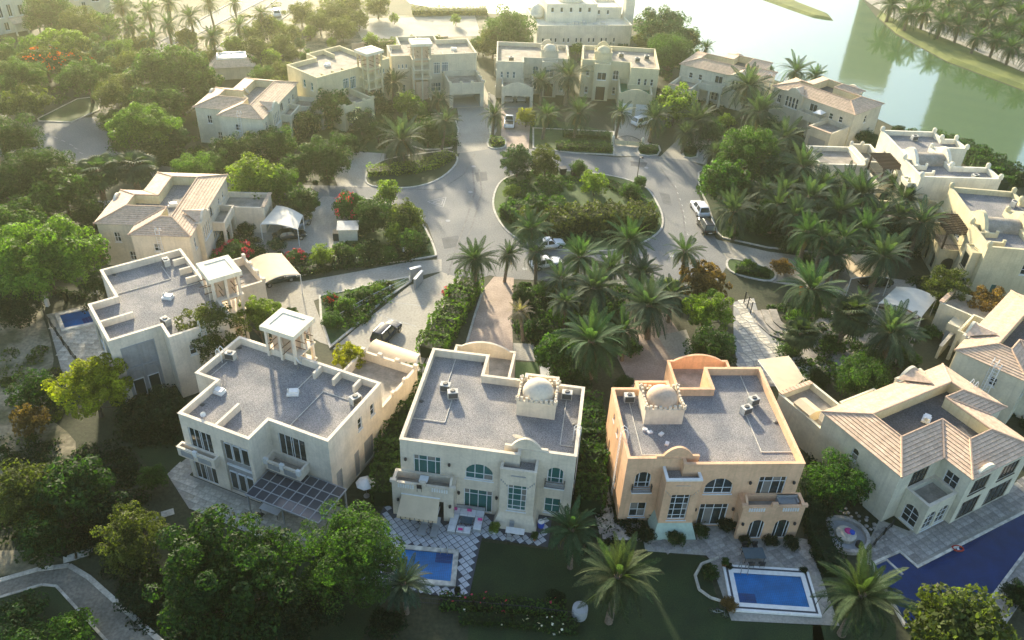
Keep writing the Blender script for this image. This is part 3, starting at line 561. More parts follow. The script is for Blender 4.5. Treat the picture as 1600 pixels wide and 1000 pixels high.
# ------------------------------------------------------------------ villa type B: flat roof with a wind tower
def villa_B(label, px, z, loc, ang, m, wall, glass='glass', fine=True, gravel='gravel', name='wind_tower_villa', garage='open'):
    h = House(name, label, px, z, loc, ang, m); r = h.root
    main = [(0, 0), (7.8, 0), (7.8, 2.8), (14.1, 2.8), (14.1, 11.8), (-2.5, 11.8), (-2.5, 5.2), (0, 5.2)]
    W3 = dict(nx=3, ny=1); B4 = dict(panels=((0, .23, .46, .54, .77, 1), (0, 1)))
    block(r, main, 0, 8.0, 7.25, wall, gravel, {
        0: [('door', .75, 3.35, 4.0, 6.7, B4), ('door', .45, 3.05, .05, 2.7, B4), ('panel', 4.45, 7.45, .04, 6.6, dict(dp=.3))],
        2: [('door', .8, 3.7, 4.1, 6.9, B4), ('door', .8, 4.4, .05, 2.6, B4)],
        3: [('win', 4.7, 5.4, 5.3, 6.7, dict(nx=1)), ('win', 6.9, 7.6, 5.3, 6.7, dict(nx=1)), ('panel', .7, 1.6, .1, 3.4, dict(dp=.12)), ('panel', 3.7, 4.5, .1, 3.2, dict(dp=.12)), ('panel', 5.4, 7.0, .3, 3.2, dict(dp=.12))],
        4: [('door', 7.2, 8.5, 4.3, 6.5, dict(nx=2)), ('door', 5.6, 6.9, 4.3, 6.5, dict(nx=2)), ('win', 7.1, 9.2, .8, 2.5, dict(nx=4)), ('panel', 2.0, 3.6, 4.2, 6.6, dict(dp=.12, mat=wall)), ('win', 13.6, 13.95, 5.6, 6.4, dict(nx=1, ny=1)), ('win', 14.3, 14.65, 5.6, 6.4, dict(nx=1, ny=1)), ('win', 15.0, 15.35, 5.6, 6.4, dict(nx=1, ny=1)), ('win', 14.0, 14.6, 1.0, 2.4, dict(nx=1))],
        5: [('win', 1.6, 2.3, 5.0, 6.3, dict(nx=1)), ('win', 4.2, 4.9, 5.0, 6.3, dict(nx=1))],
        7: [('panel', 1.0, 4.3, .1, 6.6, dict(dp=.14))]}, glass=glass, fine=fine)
    # windows inside the tall recess, and the arched recess panel on the side
    for zz, hh in ((4.3, 2.0), (.5, 2.2)):
        for i in range(3):
            a = 4.62+i*.95; mb = MB(); mb.box(a, .13, zz, a+.82, .26, zz+hh); w = mb.build('window', MA['alu'], r)
            MB().box(a+.09, .10, zz+.09, a+.73, .128, zz+hh-.09).build('pane', MA['glass'], w)
    MB().box(4.5, .12, 3.4, 7.4, .262, 3.6).build('transom', MA['alu'], r)
    T = frameT((0, 5.2), (0, 0)); mb = MB()
    for u in (.98, 2.58, 4.2): mb.box(u, -.03, .1, u+.14, .10, 6.7, T)
    mb.box(.98, -.04, 6.6, 4.34, .1, 6.75, T); mb.box(1.12, -.02, 3.9, 4.2, .09, 4.05, T)
    for u in (1.12, 2.72):
        pts = [T @ Vector((u+.74-.72*math.cos(math.pi*i/10), .03, 2.5+.72*math.sin(math.pi*i/10)*1.6)) for i in range(11)]; mb.path(pts, .06, 4)
    mb.build('panel_moulding', MA['grey'], r)
    for u in (1.3, 2.85): w = MB().box(u, .04, .15, u+1.2, .1, 2.4, T).build('window', MA['alu'], r); MB().box(u+.08, .015, .25, u+1.1, .038, 2.3, T).build('pane', MA['glass'], w)
    # fins on the roof
    MB().box(3.85, .26, 7.2, 4.1, 3.5, 8.02).build('roof_fin', MA[wall], r)
    for x in (7.4, 9.6, 11.9): MB().box(x, 10.2, 7.2, x+.24, 11.55, 8.02).build('roof_fin', MA[wall], r)
    # balconies
    block(r, [(-.35, -.75), (3.9, -.75), (3.9, -.01), (-.35, -.01)], 3.3, 4.35, 3.9, wall, 'deck', th=.14)
    MB().box(-.3, -.72, 3.28, 3.85, -.02, 3.295).build('balcony_soffit', MA[wall], r)
    block(r, [(7.85, 1.35), (11.7, 1.35), (11.7, 2.79), (7.85, 2.79)], 3.3, 4.35, 3.55, wall, 'deck', th=.16)
    MB().box(7.9, 1.4, 3.28, 11.65, 2.75, 3.295).build('balcony_soffit', MA[wall], r)
    [MB().box(x-.2, 1.25, 4.0, x+.2, 1.55, 4.62).build('balcony_post', MA['white'], r) for x in (8.0, 9.75, 11.55)]; MB().box(1.55, -.85, 4.0, 1.95, -.6, 4.62).build('balcony_post', MA['white'], r)
    mb = MB(); [mb.box(x0, 1.28, 3.55, x1, 1.346, 4.15) for x0, x1 in ((8.25, 9.5), (10.0, 11.3))]; [mb.box(x0, -.82, 3.55, x1, -.754, 4.1) for x0, x1 in ((.1, 1.45), (2.05, 3.5))]; tag(mb.build('balustrade_screen', MA['shade'], r), kind='stuff')
    # garage terrace
    ga = [(7.4, 11.82), (14.0, 11.82), (14.0, 19.0), (7.4, 19.0)]
    block(r, ga, 0, 4.7, 3.7, wall, 'deck', {2: [('void', .7, 5.9, .02, 2.6)]}, th=.22)
    for x in (7.5, 9.6, 11.7, 13.9): MB().box(x-.24, 18.72, 4.7, x+.24, 19.1, 5.15).build('terrace_post', MA[wall], r)
    for y in (14.2, 16.5): MB().box(13.75, y-.22, 4.7, 14.1, y+.22, 5.1).build('terrace_post', MA[wall], r)
    # wind tower
    x0, x1, y0, y1 = 1.3, 4.7, 11.3, 14.3; mb = MB()
    for x in (x0+.1, (x0+x1)/2, x1-.1):
        for y in (y0+.1, (y0+y1)/2, y1-.1):
            if abs(x-(x0+x1)/2) < .1 and abs(y-(y0+y1)/2) < .1: continue
            mb.box(x-.14, y-.14, 0 if y > 12 else 7.2, x+.14, y+.14, 10.5)
    mb.build('tower_post', MA[wall], r)
    mb = MB(); mb.box(x0+.5, 11.95, 0, x1-.5, y1-.5, 3.6); mb.build('tower_core', MA['salmon'], r)
    mb = MB()
    for s in ((x0+.45, y0+.45, x1-.45, y1-.45), (x0+.45, y1-.45, x1-.45, y0+.45)): mb.add([(s[0], s[1], 7.3), (s[2], s[3], 7.3), (s[2], s[3], 10.5), (s[0], s[1], 10.5)], [(0, 1, 2, 3)])
    mb.box(x0+.55, y0+.55, 7.3, x1-.55, y1-.55, 10.49); mb.build('wind_baffle', MA['salmon'], r)
    for zz in (4.2, 5.9, 7.9):
        mb = MB(); mb.box(x0-.18, 11.84, zz, x1+.18, y1+.18, zz+.16); mb.build('tower_ledge', MA[wall], r)
    mb = MB()
    for zz in (8.7, 9.5):
        for x in (x0+.9, x1-.9): mb.tube((x, y0-.7, zz), (x, y1+.7, zz), .05, n=5)
        for y in (y0+.8, y1-.8): mb.tube((x0-.7, y, zz+.12), (x1+.7, y, zz+.12), .05, n=5)
    mb.build('timber_pole', MA['wood'], r)
    c0, c1 = [(x0-.3, y0-.3), (x1+.3, y0-.3), (x1+.3, y1+.3), (x0-.3, y1+.3)], [(x0+.35, y0+.35), (x1-.35, y0+.35), (x1-.35, y1-.35), (x0+.35, y1-.35)]
    ring(MB(), c0, c1, 10.5, 11.0).poly([(x, y, 10.5) for x, y in reversed(c0)]).build('tower_cap', MA['offwhite'], r)
    MB().poly([(x, y, 10.92) for x, y in inset(c0, .6)]).build('cap_deck', MA['offwhite'], r)
    hoop_ladder(r, (-2.5, 8.6), (-1, 0), 8.0, 7.25); h.done(); return h
# ------------------------------------------------------------------ villa type C: tiled slopes round a sunken roof deck
def tiled_slopes(r, outer, d, ze, zi, n, over=.28, skip=()):
    ev = inset(outer, -over); inn = inset(outer, d); k = len(outer)
    ev3 = [Vector((*p, ze)) for p in ev]; in3 = [Vector((*p, zi)) for p in inn]
    mb = MB()
    for i in range(k):
        j = (i+1) % k; mb.poly([ev3[i], ev3[j], in3[j], in3[i]])
    mb.build('roof_slope', MA['underlay'], r)
    for i in range(k):
        if i in skip: continue
        j = (i+1) % k; A, B, C, D = ev3[i], ev3[j], in3[j], in3[i]
        up = (B-A).cross(D-A).normalized()
        for q in range(n):
            t0, t1 = q/n+.003, (q+1)/n-.004; a, b, c, dd = A.lerp(D, t0), B.lerp(C, t0), B.lerp(C, t1), A.lerp(D, t1)
            if (b-a).length < .2: continue
            lo, hi = up*(.075+random.uniform(-.008, .008)), up*.02
            MB().add([a+lo, b+lo, c+hi, dd+hi, a+up*.005, b+up*.005], [(0, 1, 2, 3), (4, 5, 1, 0), (3, 4, 0), (1, 5, 2)]).build('tile_course', MA['tile'], r)
    mb = MB()
    for i in range(k): mb.tube(ev3[i]+Vector((0, 0, .06)), in3[i]+Vector((0, 0, .06)), .12, n=6)
    for i in range(k): mb.tube(in3[i]+Vector((0, 0, .05)), in3[(i+1) % k]+Vector((0, 0, .05)), .11, n=6)
    mb.build('ridge_cap', MA['ridge'], r)
    mb = MB()
    for i in range(k): j = (i+1) % k; mb.poly([(*ev[j], ze-.01), (*ev[i], ze-.01), (*outer[i], ze-.01), (*outer[j], ze-.01)])
    mb.build('eave_soffit', MA['white'], r)
    return inn
def villa_C(label, px, z, loc, ang, m, wall, fine=True, glass='glass', name='tiled_villa', n=9, deck='darkgravel'):
    h = House(name, label, px, z, loc, ang, m); r = h.root
    out = [(0, 0), (7.2, 0), (7.2, 17.2), (-2.1, 17.2), (-2.1, 11.5), (-5.2, 11.5), (-5.2, 2.6), (0, 2.6)]
    V = dict(nx=2, ny=2); ops = {
        0: [('win', 2.5, 3.3, 3.9, 5.0, dict(nx=1)), ('win', 2.5, 3.3, .9, 2.1, dict(nx=1))],
        1: [('win', 1.2, 2.0, 3.6, 5.2, V), ('door', 8.2, 9.8, 3.6, 5.6, dict(nx=2, panels=((0, .5, 1), (0, 1)))), ('win', 12.4, 13.2, 4.0, 5.1, dict(arch=1, nx=1)), ('win', 14.4, 15.2, 4.0, 5.1, dict(arch=1, nx=1)), ('win', 8.6, 9.2, .7, 2.4, dict(nx=1, arch=1)), ('win', 9.4, 10.0, .7, 2.4, dict(nx=1, arch=1)), ('win', 10.2, 10.8, .7, 2.4, dict(nx=1, arch=1))],
        2: [('win', 4.0, 4.8, 3.8, 5.2, dict(nx=1, arch=1)), ('win', 6.2, 7.2, .9, 2.3, V)],
        3: [('door', 1.9, 4.2, 3.7, 5.7, dict(frame='darkwood', panels=((0, .25, .5, .75, 1), (0, 1))))],
        4: [('win', .8, 2.2, 3.7, 5.3, V)],
        5: [('win', .9, 3.3, 3.5, 5.4, dict(frame='darkwood', nx=4, ny=1)), ('win', 5.0, 7.6, 3.5, 5.4, dict(frame='darkwood', nx=4, ny=1)), ('door', .7, 3.4, .1, 2.6, dict(frame='darkwood')), ('door', 4.6, 8.0, .1, 2.6, dict(frame='darkwood'))],
        6: [('win', 1.8, 2.6, 3.6, 5.0, V), ('win', 3.2, 4.0, .9, 2.2, V)], 7: [('win', .9, 1.7, 3.6, 5.0, V)]}
    mb = MB(); k = len(out); jobs = []
    for i in range(k):
        L = []
        for o in ops.get(i, []):
            kw = o[5] if len(o) > 5 else {}; L.append((*o[1:5], .18, kw.get('arch', 0))); jobs.append((i, o[0], L[-1], kw))
        wall_face(mb, out[i], out[(i+1) % k], 0, 6.3, L)
    mb.build('wall', MA[wall], r)
    for i, kind, o, kw in jobs:
        window(r, out[i], out[(i+1) % k], o, kw.get('nx', 2), kw.get('ny', 2), glass, kw.get('frame', 'alu'), fine, 'window' if kind == 'win' else 'door', kw.get('panels', None if kind == 'win' else ((0, .2, .5, .8, 1), (0, .75, 1))), sill=kind == 'win')
    inn = tiled_slopes(r, out, 2.9, 6.28, 7.3, n)
    mb = MB()
    for i in range(k): j = (i+1) % k; mb.poly([(*inn[j], 5.9), (*inn[i], 5.9), (*inn[i], 7.32), (*inn[j], 7.32)])
    mb.build('deck_wall', MA['yellow'], r)
    MB().poly([(x, y, 6.05) for x, y in inset(inn, -.02)]).build('roof_deck', MA[deck], r)
    # street bay with a bell gable and its own little roof
    block(r, [(7.21, 2.9), (7.85, 2.9), (7.85, 6.7), (7.21, 6.7)], 0, 6.45, 6.3, wall, wall, {1: [('win', .5+i*.72, 1.06+i*.72, 3.7, 5.7, dict(nx=1, ny=2, arch=.6)) for i in range(4)]}, fine=fine, glass=glass, th=.2)
    curved_parapet(r, (7.86, 2.9), (7.86, 6.7), 6.4, 6.6, 7.5, wall, .3)
    MB().add([(7.6, 2.9, 6.55), (7.6, 4.8, 7.4), (7.6, 6.7, 6.55), (4.9, 4.8, 7.35)], [(0, 3, 1), (1, 3, 2)]).build('gable_roof', MA['tile'], r)
    # garage annex and street balcony
    block(r, [(7.22, 12.3), (13.3, 12.3), (13.3, 16.9), (7.22, 16.9)], 0, 3.9, 3.2, wall, 'deck', {1: [('panel', .6, 3.9, .02, 2.4, dict(mat='shade'))]}, th=.22, fine=fine)
    mb = MB()
    for i in range(9): mb.box(12.95, 12.4+i*.5, 3.98, 13.5, 12.84+i*.5, 4.1)
    mb.build('coping_tile', MA['tile'], r)
    block(r, [(7.22, 7.3), (9.3, 7.3), (9.3, 12.28), (7.22, 12.28)], 3.0, 4.2, 3.4, wall, 'deck', th=.16)
    mb = MB(); [mb.box(8.95, y, 0, 9.3, y+.4, 2.98) for y in (7.3, 9.6, 11.85)]; mb.box(7.24, 7.35, 2.95, 9.25, 12.2, 2.99); mb.build('balcony_pier', MA[wall], r)
    # garden bay with terrace
    bay = [(-4.7, 11.52), (-2.12, 11.52), (-2.12, 15.4), (-4.7, 15.4)]
    block(r, bay, 0, 3.75, 3.1, wall, 'deck', {2: [('win', .5, 2.1, .3, 2.6, dict(arch=1, nx=2, ny=3))], 3: [('win', .35, 1.75, .3, 2.6, dict(arch=1, nx=2, ny=3)), ('win', 2.1, 3.5, .3, 2.6, dict(arch=1, nx=2, ny=3))]}, fine=fine, glass=glass, cap='cream')
    # gabled garden front
    curved_parapet(r, (-5.24, 11.3), (-5.24, 7.6), 5.9, 6.3, 6.95, 'offwhite', .3)
    hoop_ladder(r, (3.4, 0), (0, -1), 6.4, 6.5); h.done(); return h
# ------------------------------------------------------------------ villa type D: white villa with finials and a barrel vault
def villa_D(label, px, z, loc, ang, m=1, wall='offwhite', name='white_villa', fine=True):
    h = House(name, label, px, z, loc, ang, m); r = h.root
    main = [(0, 0), (0, 4), (-5.8, 4), (-5.8, 10.9), (0, 10.9), (0, 14.6), (-2.4, 14.6), (-2.4, 17.5), (-11.4, 17.5), (-11.4, 6.4), (-12.2, 6.4), (-12.2, 0)]
    W = dict(nx=2, ny=2); D_ = dict(nx=1, ny=2)
    block(r, main, 0, 8.4, 7.7, wall, 'gravel', {
        11: [('win', 5.2, 6.1, 4.8, 6.3, D_), ('win', 7.6, 8.4, 4.5, 6.0, D_), ('win', 9.4, 10.3, 4.8, 6.1, D_), ('win', 2.4, 3.2, 1.2, 3.0, dict(nx=1, ny=1, glass='teal'))],
        10: [('win', 1.0, 2.6, 4.6, 6.3, dict(nx=4, ny=1)), ('win', 3.2, 5.2, 1.0, 3.0, W)], 8: [('door', 3.0, 5.0, 3.8, 6.2, dict(nx=2)), ('win', 6.5, 8, 4.2, 6.2, W)],
        0: [('win', 1.4, 2.4, 4.6, 6, W)], 4: [('win', 1.2, 2.2, 4.6, 6, W)]}, th=.3, fine=fine, cap=wall)
    for x, y in ((0, 0), (0, 4), (-5.8, 10.9), (0, 10.9), (0, 14.6), (-2.4, 14.6), (-2.4, 17.5), (-11.4, 17.5), (-12.2, 0), (-12.2, 6.4), (-5.8, 4)):
        cx = -6.6 if False else x+(.15 if x < -6 else -.15 if x > -5 else 0); mb = MB()
        mb.lathe([(.34, 0), (.34, .55), (.24, .72), (.06, .82)], 10, (cx, y+(.15 if y < 1 else -.15 if y > 17 else 0), 8.4)); mb.build('finial', MA[wall], r)
    for q0, q1 in (((-5.76, 10.6), (-5.76, 4.3)), ((-11.1, 9.9), (-11.1, 3.9))): curved_parapet(r, q0, q1, 7.6, 8.5, 10.0, wall, .5, shoulder=.12)
    for y0, y1 in ((1.6, 1.9), (4.0, 4.3)):                       # stepped fins on the roof
        MB().prism([(-11.9, y0), (-9.4, y0), (-9.4, y1), (-11.9, y1)], 7.6, 8.35).box(-9.75, y0+.01, 8.35, -9.4, y1-.01, 8.7).build('roof_fin', MA[wall], r)
    mb = MB(); n = 12; rr = 1.5; vs = []
    for x in (-11.1, -5.9): vs += [(x, 7.0+rr*math.cos(math.pi*i/n), 7.7+rr*math.sin(math.pi*i/n)*.95) for i in range(n+1)]
    mb.add(vs, [(i, i+1, n+2+i, n+1+i) for i in range(n)]).build('barrel_vault', MA['deck'], r, True)
    # bay window, timber pergola over the balcony, arched porch
    block(r, [(-13.3, .9), (-12.21, .9), (-12.21, 3.3), (-13.3, 3.3)], 3.2, 6.9, 6.8, wall, wall, {3: [('win', .4, 2.0, 4.1, 6.2, dict(nx=4, ny=1, frame='darkwood'))]}, th=.15, fine=fine)
    MB().box(-13.35, .85, 3.1, -12.22, 3.35, 3.19).build('bay_sill', MA[wall], r)
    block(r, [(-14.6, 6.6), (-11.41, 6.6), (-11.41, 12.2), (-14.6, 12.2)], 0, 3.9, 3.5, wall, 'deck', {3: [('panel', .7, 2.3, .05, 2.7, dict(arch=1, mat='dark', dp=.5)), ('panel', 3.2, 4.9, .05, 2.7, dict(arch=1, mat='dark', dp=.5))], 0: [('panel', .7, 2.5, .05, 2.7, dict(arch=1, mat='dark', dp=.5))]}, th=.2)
    railing(r, [(-14.5, 12.1), (-14.5, 6.7), (-11.5, 6.7)], 3.95, .8, 'darkwood', .2)
    mb = MB(); [mb.box(-14.55, y, 3.9, -14.35, y+.2, 6.6) for y in (6.7, 11.8)]; mb.build('pergola_post', MA['darkwood'], r)
    for i in range(12): MB().box(-14.9, 6.3+i*.52, 6.62, -11.45, 6.42+i*.52, 6.8).build('pergola_slat', MA['darkwood'], r)
    mb = MB(); [mb.box(x, 6.1, 6.5, x+.12, 12.4, 6.618) for x in (-14.6, -13.8, -13, -12.2)]; mb.build('pergola_beam', MA['darkwood'], r)
    # single-storey annex and walled terrace
    block(r, [(-22.3, 12.3), (-14.9, 12.3), (-14.9, 19.6), (-22.3, 19.6)], 0, 4.4, 3.7, wall, 'deck', th=.3, cap=wall)
    block(r, [(-14.88, 12.32), (-11.42, 12.32), (-11.42, 19.6), (-14.88, 19.6)], 0, 5.0, 3.6, wall, 'deck', {0: [('win', .6, 1.2, 1.6, 2.8, D_), ('win', 2.3, 2.9, 1.6, 2.8, D_)]}, th=.3, cap=wall)
    mb = MB(); [mb.lathe([(.3, 0), (.3, .5), (.05, .7)], 10, (x, y, 4.95)) for x, y in ((-14.7, 19.4), (-14.7, 12.5), (-12.9, 19.4))]; mb.build('finial', MA[wall], r)
    T = frameT((-22.3, 12.3), (-14.9, 12.3)); pts = [T @ Vector((3.7-1.1*math.cos(math.pi*i/12), -.02, 2.1+1.1*math.sin(math.pi*i/12))) for i in range(13)]
    MB().path(pts, .07, 5).build('arch_moulding', MA[wall], r); h.done(); return h
# ------------------------------------------------------------------ the villas
A_ = 8.0
H3 = villa_A('cream flat-roofed villa with teal windows beside the diamond-tiled pool patio', (901, 714), A_, (0, 0), -6.5, -1, 'cream', 'teal', porch='awning')
H4 = villa_A('peach-orange flat-roofed villa with pale dome in the foreground', (981, 717), A_, (0, 0), 4.7, 1, 'peach', 'glass', base='greenbase', box='cream')
H1 = villa_B('ivory flat-roofed villa in left foreground with smoked-panel pergola', (278, 646), A_, (0, 0), -21.8, 1, 'ivory')
H0 = villa_B('ivory flat-roofed villa with small pool on its left side', (169, 534), A_, (0, 0), -52.5, -1, 'ivory')
F4 = villa_A('bright yellow far villa with green turf over its two garage doors', (1031, 105), A_, (15.7, 12.8), 177.5, -1, 'yellow', 'glass', fine=False, terrace='astro', gravel='deck', k=.94)
F3 = villa_A('sand-yellow far villa with two white cars in its open garage', (776, 90), A_, (15.7, 12.8), 182, 1, 'sandst', 'bluegl', fine=False, garage='open', gravel='deck', k=.91)
FB1 = villa_B('yellow far villa with wind tower behind the white-flowering tree', (495, 122), A_, (14.1, 11.8), 229, 1, 'yellow', 'teal', fine=False, gravel='deck')
FB2 = villa_B('sand far villa with tall wind tower above its front door', (745, 83), A_, (14.1, 11.8), 196, -1, 'sandst', 'bluegl', fine=False, gravel='deck')
R1 = villa_C('pale tile-roofed villa beside the large dark blue pool', (1290, 645), 6.3, (7.2, 17.2), 120, 1, 'pale')
R2 = villa_C('pale tile-roofed villa with leaning wall ladder at right edge', (1497, 547), 6.3, (7.2, 0), -43, -1, 'pale')
L2 = villa_C('cream tile-roofed villa nestled between the big left trees and pink bougainvillea', (204, 366), 6.3, (0, 0), 2.5, 1, 'cream', deck='gravel')
L1 = villa_C('cream tile-roofed villa with small turquoise pool at upper left', (342, 180), 6.3, (0, 0), -5, 1, 'pale', fine=False, deck='gravel')
R3 = villa_C('tile-roofed villa by the lake with tall palm before its door', (1064, 100), 6.3, (7.2, 17.2), 60, -1, 'pale', fine=False)
R4 = villa_C('tile-roofed lakeside villa with white awning on its balcony', (1336, 179), 6.3, (7.2, 17.2), 222, 1, 'sandst', fine=False)
D1 = villa_D('white moorish villa with timber pergola balcony by the lake', (1566, 278.5), 8.6, (0, 0), 3)
D2 = villa_D('pale yellow moorish villa with lattice pergola at right edge', (1545, 384), 8.6, (-12.2, 0), -4, 1, 'yellow', name='moorish_villa')
# ------------------------------------------------------------------ mosque, far houses, kiosk, towers beyond the lake
def mosque():
    a, b = P(838, 72), P(984, 71); d = (b-a); L = d.length; ang = math.atan2(d.y, d.x)
    t = thing('mosque', 'pale mosque with domes and minaret at the water edge', 'mosque', a, ang)
    sm = dict(nx=1, ny=1); block(t, [(0, 0), (L, 0), (L, 15), (0, 15)], 0, 4.6, 4.0, 'offwhite', 'offwhite', {0: [('win', 1.2+i*1.5+(.4 if i % 2 else 0), 1.7+i*1.5+(.4 if i % 2 else 0), .8, 1.8, dict(nx=1, ny=1)) for i in range(12)]}, fine=False)
    block(t, [(3, 5), (15, 5), (15, 14.9), (3, 14.9)], 4.0, 8.0, 7.6, 'offwhite', 'offwhite', {0: [('win', 1.0+i*2.2, 1.7+i*2.2, 6.2, 7.3, sm) for i in range(5)]}, fine=False)
    block(t, [(15.2, 8), (L-.5, 8), (L-.5, 14.8), (15.2, 14.8)], 4.0, 6.5, 6.1, 'offwhite', 'offwhite', {0: [('win', .8, 1.4, 4.9, 5.9, sm), ('win', 3.0, 3.6, 4.9, 5.9, sm)]}, fine=False)
    for x, y, z, rr in ((9.5, 10, 7.6, 2.9), (1.6, 9, 4.3, 1.7)):
        MB().lathe([(rr*1.02, 0), (rr*1.02, .8)]+[(rr*math.cos(i*math.pi/16), .8+rr*1.1*math.sin(i*math.pi/16)) for i in range(8)]+[(.05, .8+rr*1.25)], 24, (x, y, z)).build('dome', MA['offwhite'], t, True)
    mb = MB(); x, y = L+1.0, 7.5; mb.box(x-1.1, y-1.1, 0, x+1.1, y+1.1, 9); mb.box(x-1.35, y-1.35, 9.003, x+1.35, y+1.35, 9.6); mb.lathe([(.85, 0), (.8, 6), (1.25, 6.3), (1.25, 7), (.6, 7.1), (.6, 9.2), (.75, 9.5), (.05, 11.2)], 12, (x, y, 9.6)); mb.build('minaret', MA['offwhite'], t)
    mb = MB(); [mb.box(7+i*2.1, .8+(i*7 % 3), 4.0, 8+i*2.1, 1.6+(i*7 % 3), 4.8) for i in range(5)]; mb.build('roof_plant', MA['acm'], t)
mosque()
def far_house(label, px0, px1, depth, hgt, wins, wall='pale', lean=None):
    a, b = P(*px0), P(*px1); d = b-a; L = d.length; t = thing('far_villa', label, 'villa', a, math.atan2(d.y, d.x))
    block(t, [(0, 0), (L, 0), (L, depth), (0, depth)], 0, hgt, hgt-.6, wall, 'deck', {0: [('win', u*L, u*L+w, z, z+hh, dict(nx=2, ny=1)) for u, w, z, hh in wins], 1: [('win', 2, 3, 3.8, 5.6, {}), ('win', 5, 6, 3.8, 5.6, {})]}, fine=False)
    block(t, [(1, depth*.3), (L-1, depth*.3), (L-1, depth-1), (1, depth-1)], hgt-.6, hgt+1.0, hgt+.5, wall, 'deck')
    if lean:
        x0, x1 = lean[0]*L, lean[1]*L; MB().add([(x0, -3, 2.6), (x1, -3, 2.6), (x1, -.02, 3.2), (x0, -.02, 3.2), (x0, -3, 2.5), (x1, -3, 2.5)], [(0, 1, 2, 3), (4, 5, 1, 0)]).build('porch_roof', MA['tile'], t)
        mb = MB(); [mb.box(x, -2.9, 0, x+.3, -2.6, 2.55) for x in (x0+.1, (x0+x1)/2, x1-.4)]; mb.build('porch_post', MA[wall], t)
far_house('pale far villa cut off by the upper left corner', (-70, 66), (52, 46), 12, 7.5, [(.62, .9, 3.4, 2.6), (.74, .9, 3.4, 2.6), (.88, 1.1, 3.4, 2.2), (.9, .9, .8, 1.4), (.65, 1, .6, 1.8)], lean=(.72, 1.05))
far_house('pale far villa with tall windows at the top edge', (82, 26), (176, 22), 12, 7.5, [(.2, .8, 3.4, 2.6), (.28, .8, 3.4, 2.6), (.42, .9, 3.4, 2.4), (.52, .9, .6, 2.4), (.7, 1.6, 3, 2.6), (.1, .9, .6, 2.4)])
def kiosk():
    c = P(366, 116); t = thing('hip_roof_kiosk', 'small hip-roofed kiosk with pale flat top beside the avenue', 'kiosk', c, R(18)); mb = MB()
    out = [(-4, -3), (4, -3), (4, 3), (-4, 3)]; [wall_face(mb, out[i], out[(i+1) % 4], 0, 2.6, []) for i in range(4)]; mb.build('wall', MA['sandst'], t)
    ev, inn = inset(out, -.5), inset(out, 1.2)
    for i in range(4): j = (i+1) % 4; MB().poly([(*ev[i], 2.5), (*ev[j], 2.5), (*inn[j], 3.7), (*inn[i], 3.7)]).build('roof_slope', MA['tile'], t)
    ring(MB(), inset(out, 1.15), inset(out, 1.45), 3.6, 4.0).build('skylight_kerb', MA['white'], t)
    for x0 in (-2.5, .05): MB().box(x0, -1.5, 3.7, x0+2.4, 1.5, 3.8).build('skylight', MA['white'], t)
kiosk()
def tower_block(label, px, D, h, w, dep):
    q = P(*px); d = Vector((q.x, q.y)).normalized()*D; t = thing('apartment_tower', label, 'tower', (d.x, d.y, 0), math.atan2(d.y, d.x)-math.pi/2)
    block(t, [(-w/2, 0), (w/2, 0), (w/2, dep), (-w/2, dep)], 0, h, h-1, 'sandst', 'deck')
    for f in range(int(h/3.4)-1):
        MB().box(-w/2+1, -.06, 1.2+f*3.4, w/2-1, -.004, 3.0+f*3.4).build('window_band', MA['grey'], t)
tower_block('tall apartment tower mirrored in the middle of the lake', (1345, 134), 335, 45, 17, 16)
tower_block('wide apartment tower mirrored in the lake beside the grass bank', (1512, 225), 305, 64, 31, 16)
# ------------------------------------------------------------------ foliage kit
def leaf_mesh(name, c, n, s, asp=.5, mat='leaf'):
    N = len(c); r = rng.normal(size=(N, 3)); n = n/np.linalg.norm(n, axis=1, keepdims=True)
    t = np.cross(n, r); t /= np.linalg.norm(t, axis=1, keepdims=True)+1e-9; b = np.cross(n, t); s = s[:, None]
    v = np.stack([c+t*s*.62, c+b*s*asp*.62, c-t*s*.62, c-b*s*asp*.62], 1).reshape(-1, 3)
    me = bpy.data.meshes.new(name); me.vertices.add(4*N); me.loops.add(4*N); me.polygons.add(N)
    me.vertices.foreach_set('co', v.astype(np.float32).ravel()); me.loops.foreach_set('vertex_index', np.arange(4*N, dtype=np.int32))
    me.polygons.foreach_set('loop_start', np.arange(0, 4*N, 4, dtype=np.int32)); me.update(calc_edges=True); me.materials.append(MA[mat]); return me
def unit(n, zmin=-1.0):
    d = rng.normal(size=(n*3+20, 3)); d /= np.linalg.norm(d, axis=1, keepdims=True); d = d[d[:, 2] > zmin]; return d[:n]
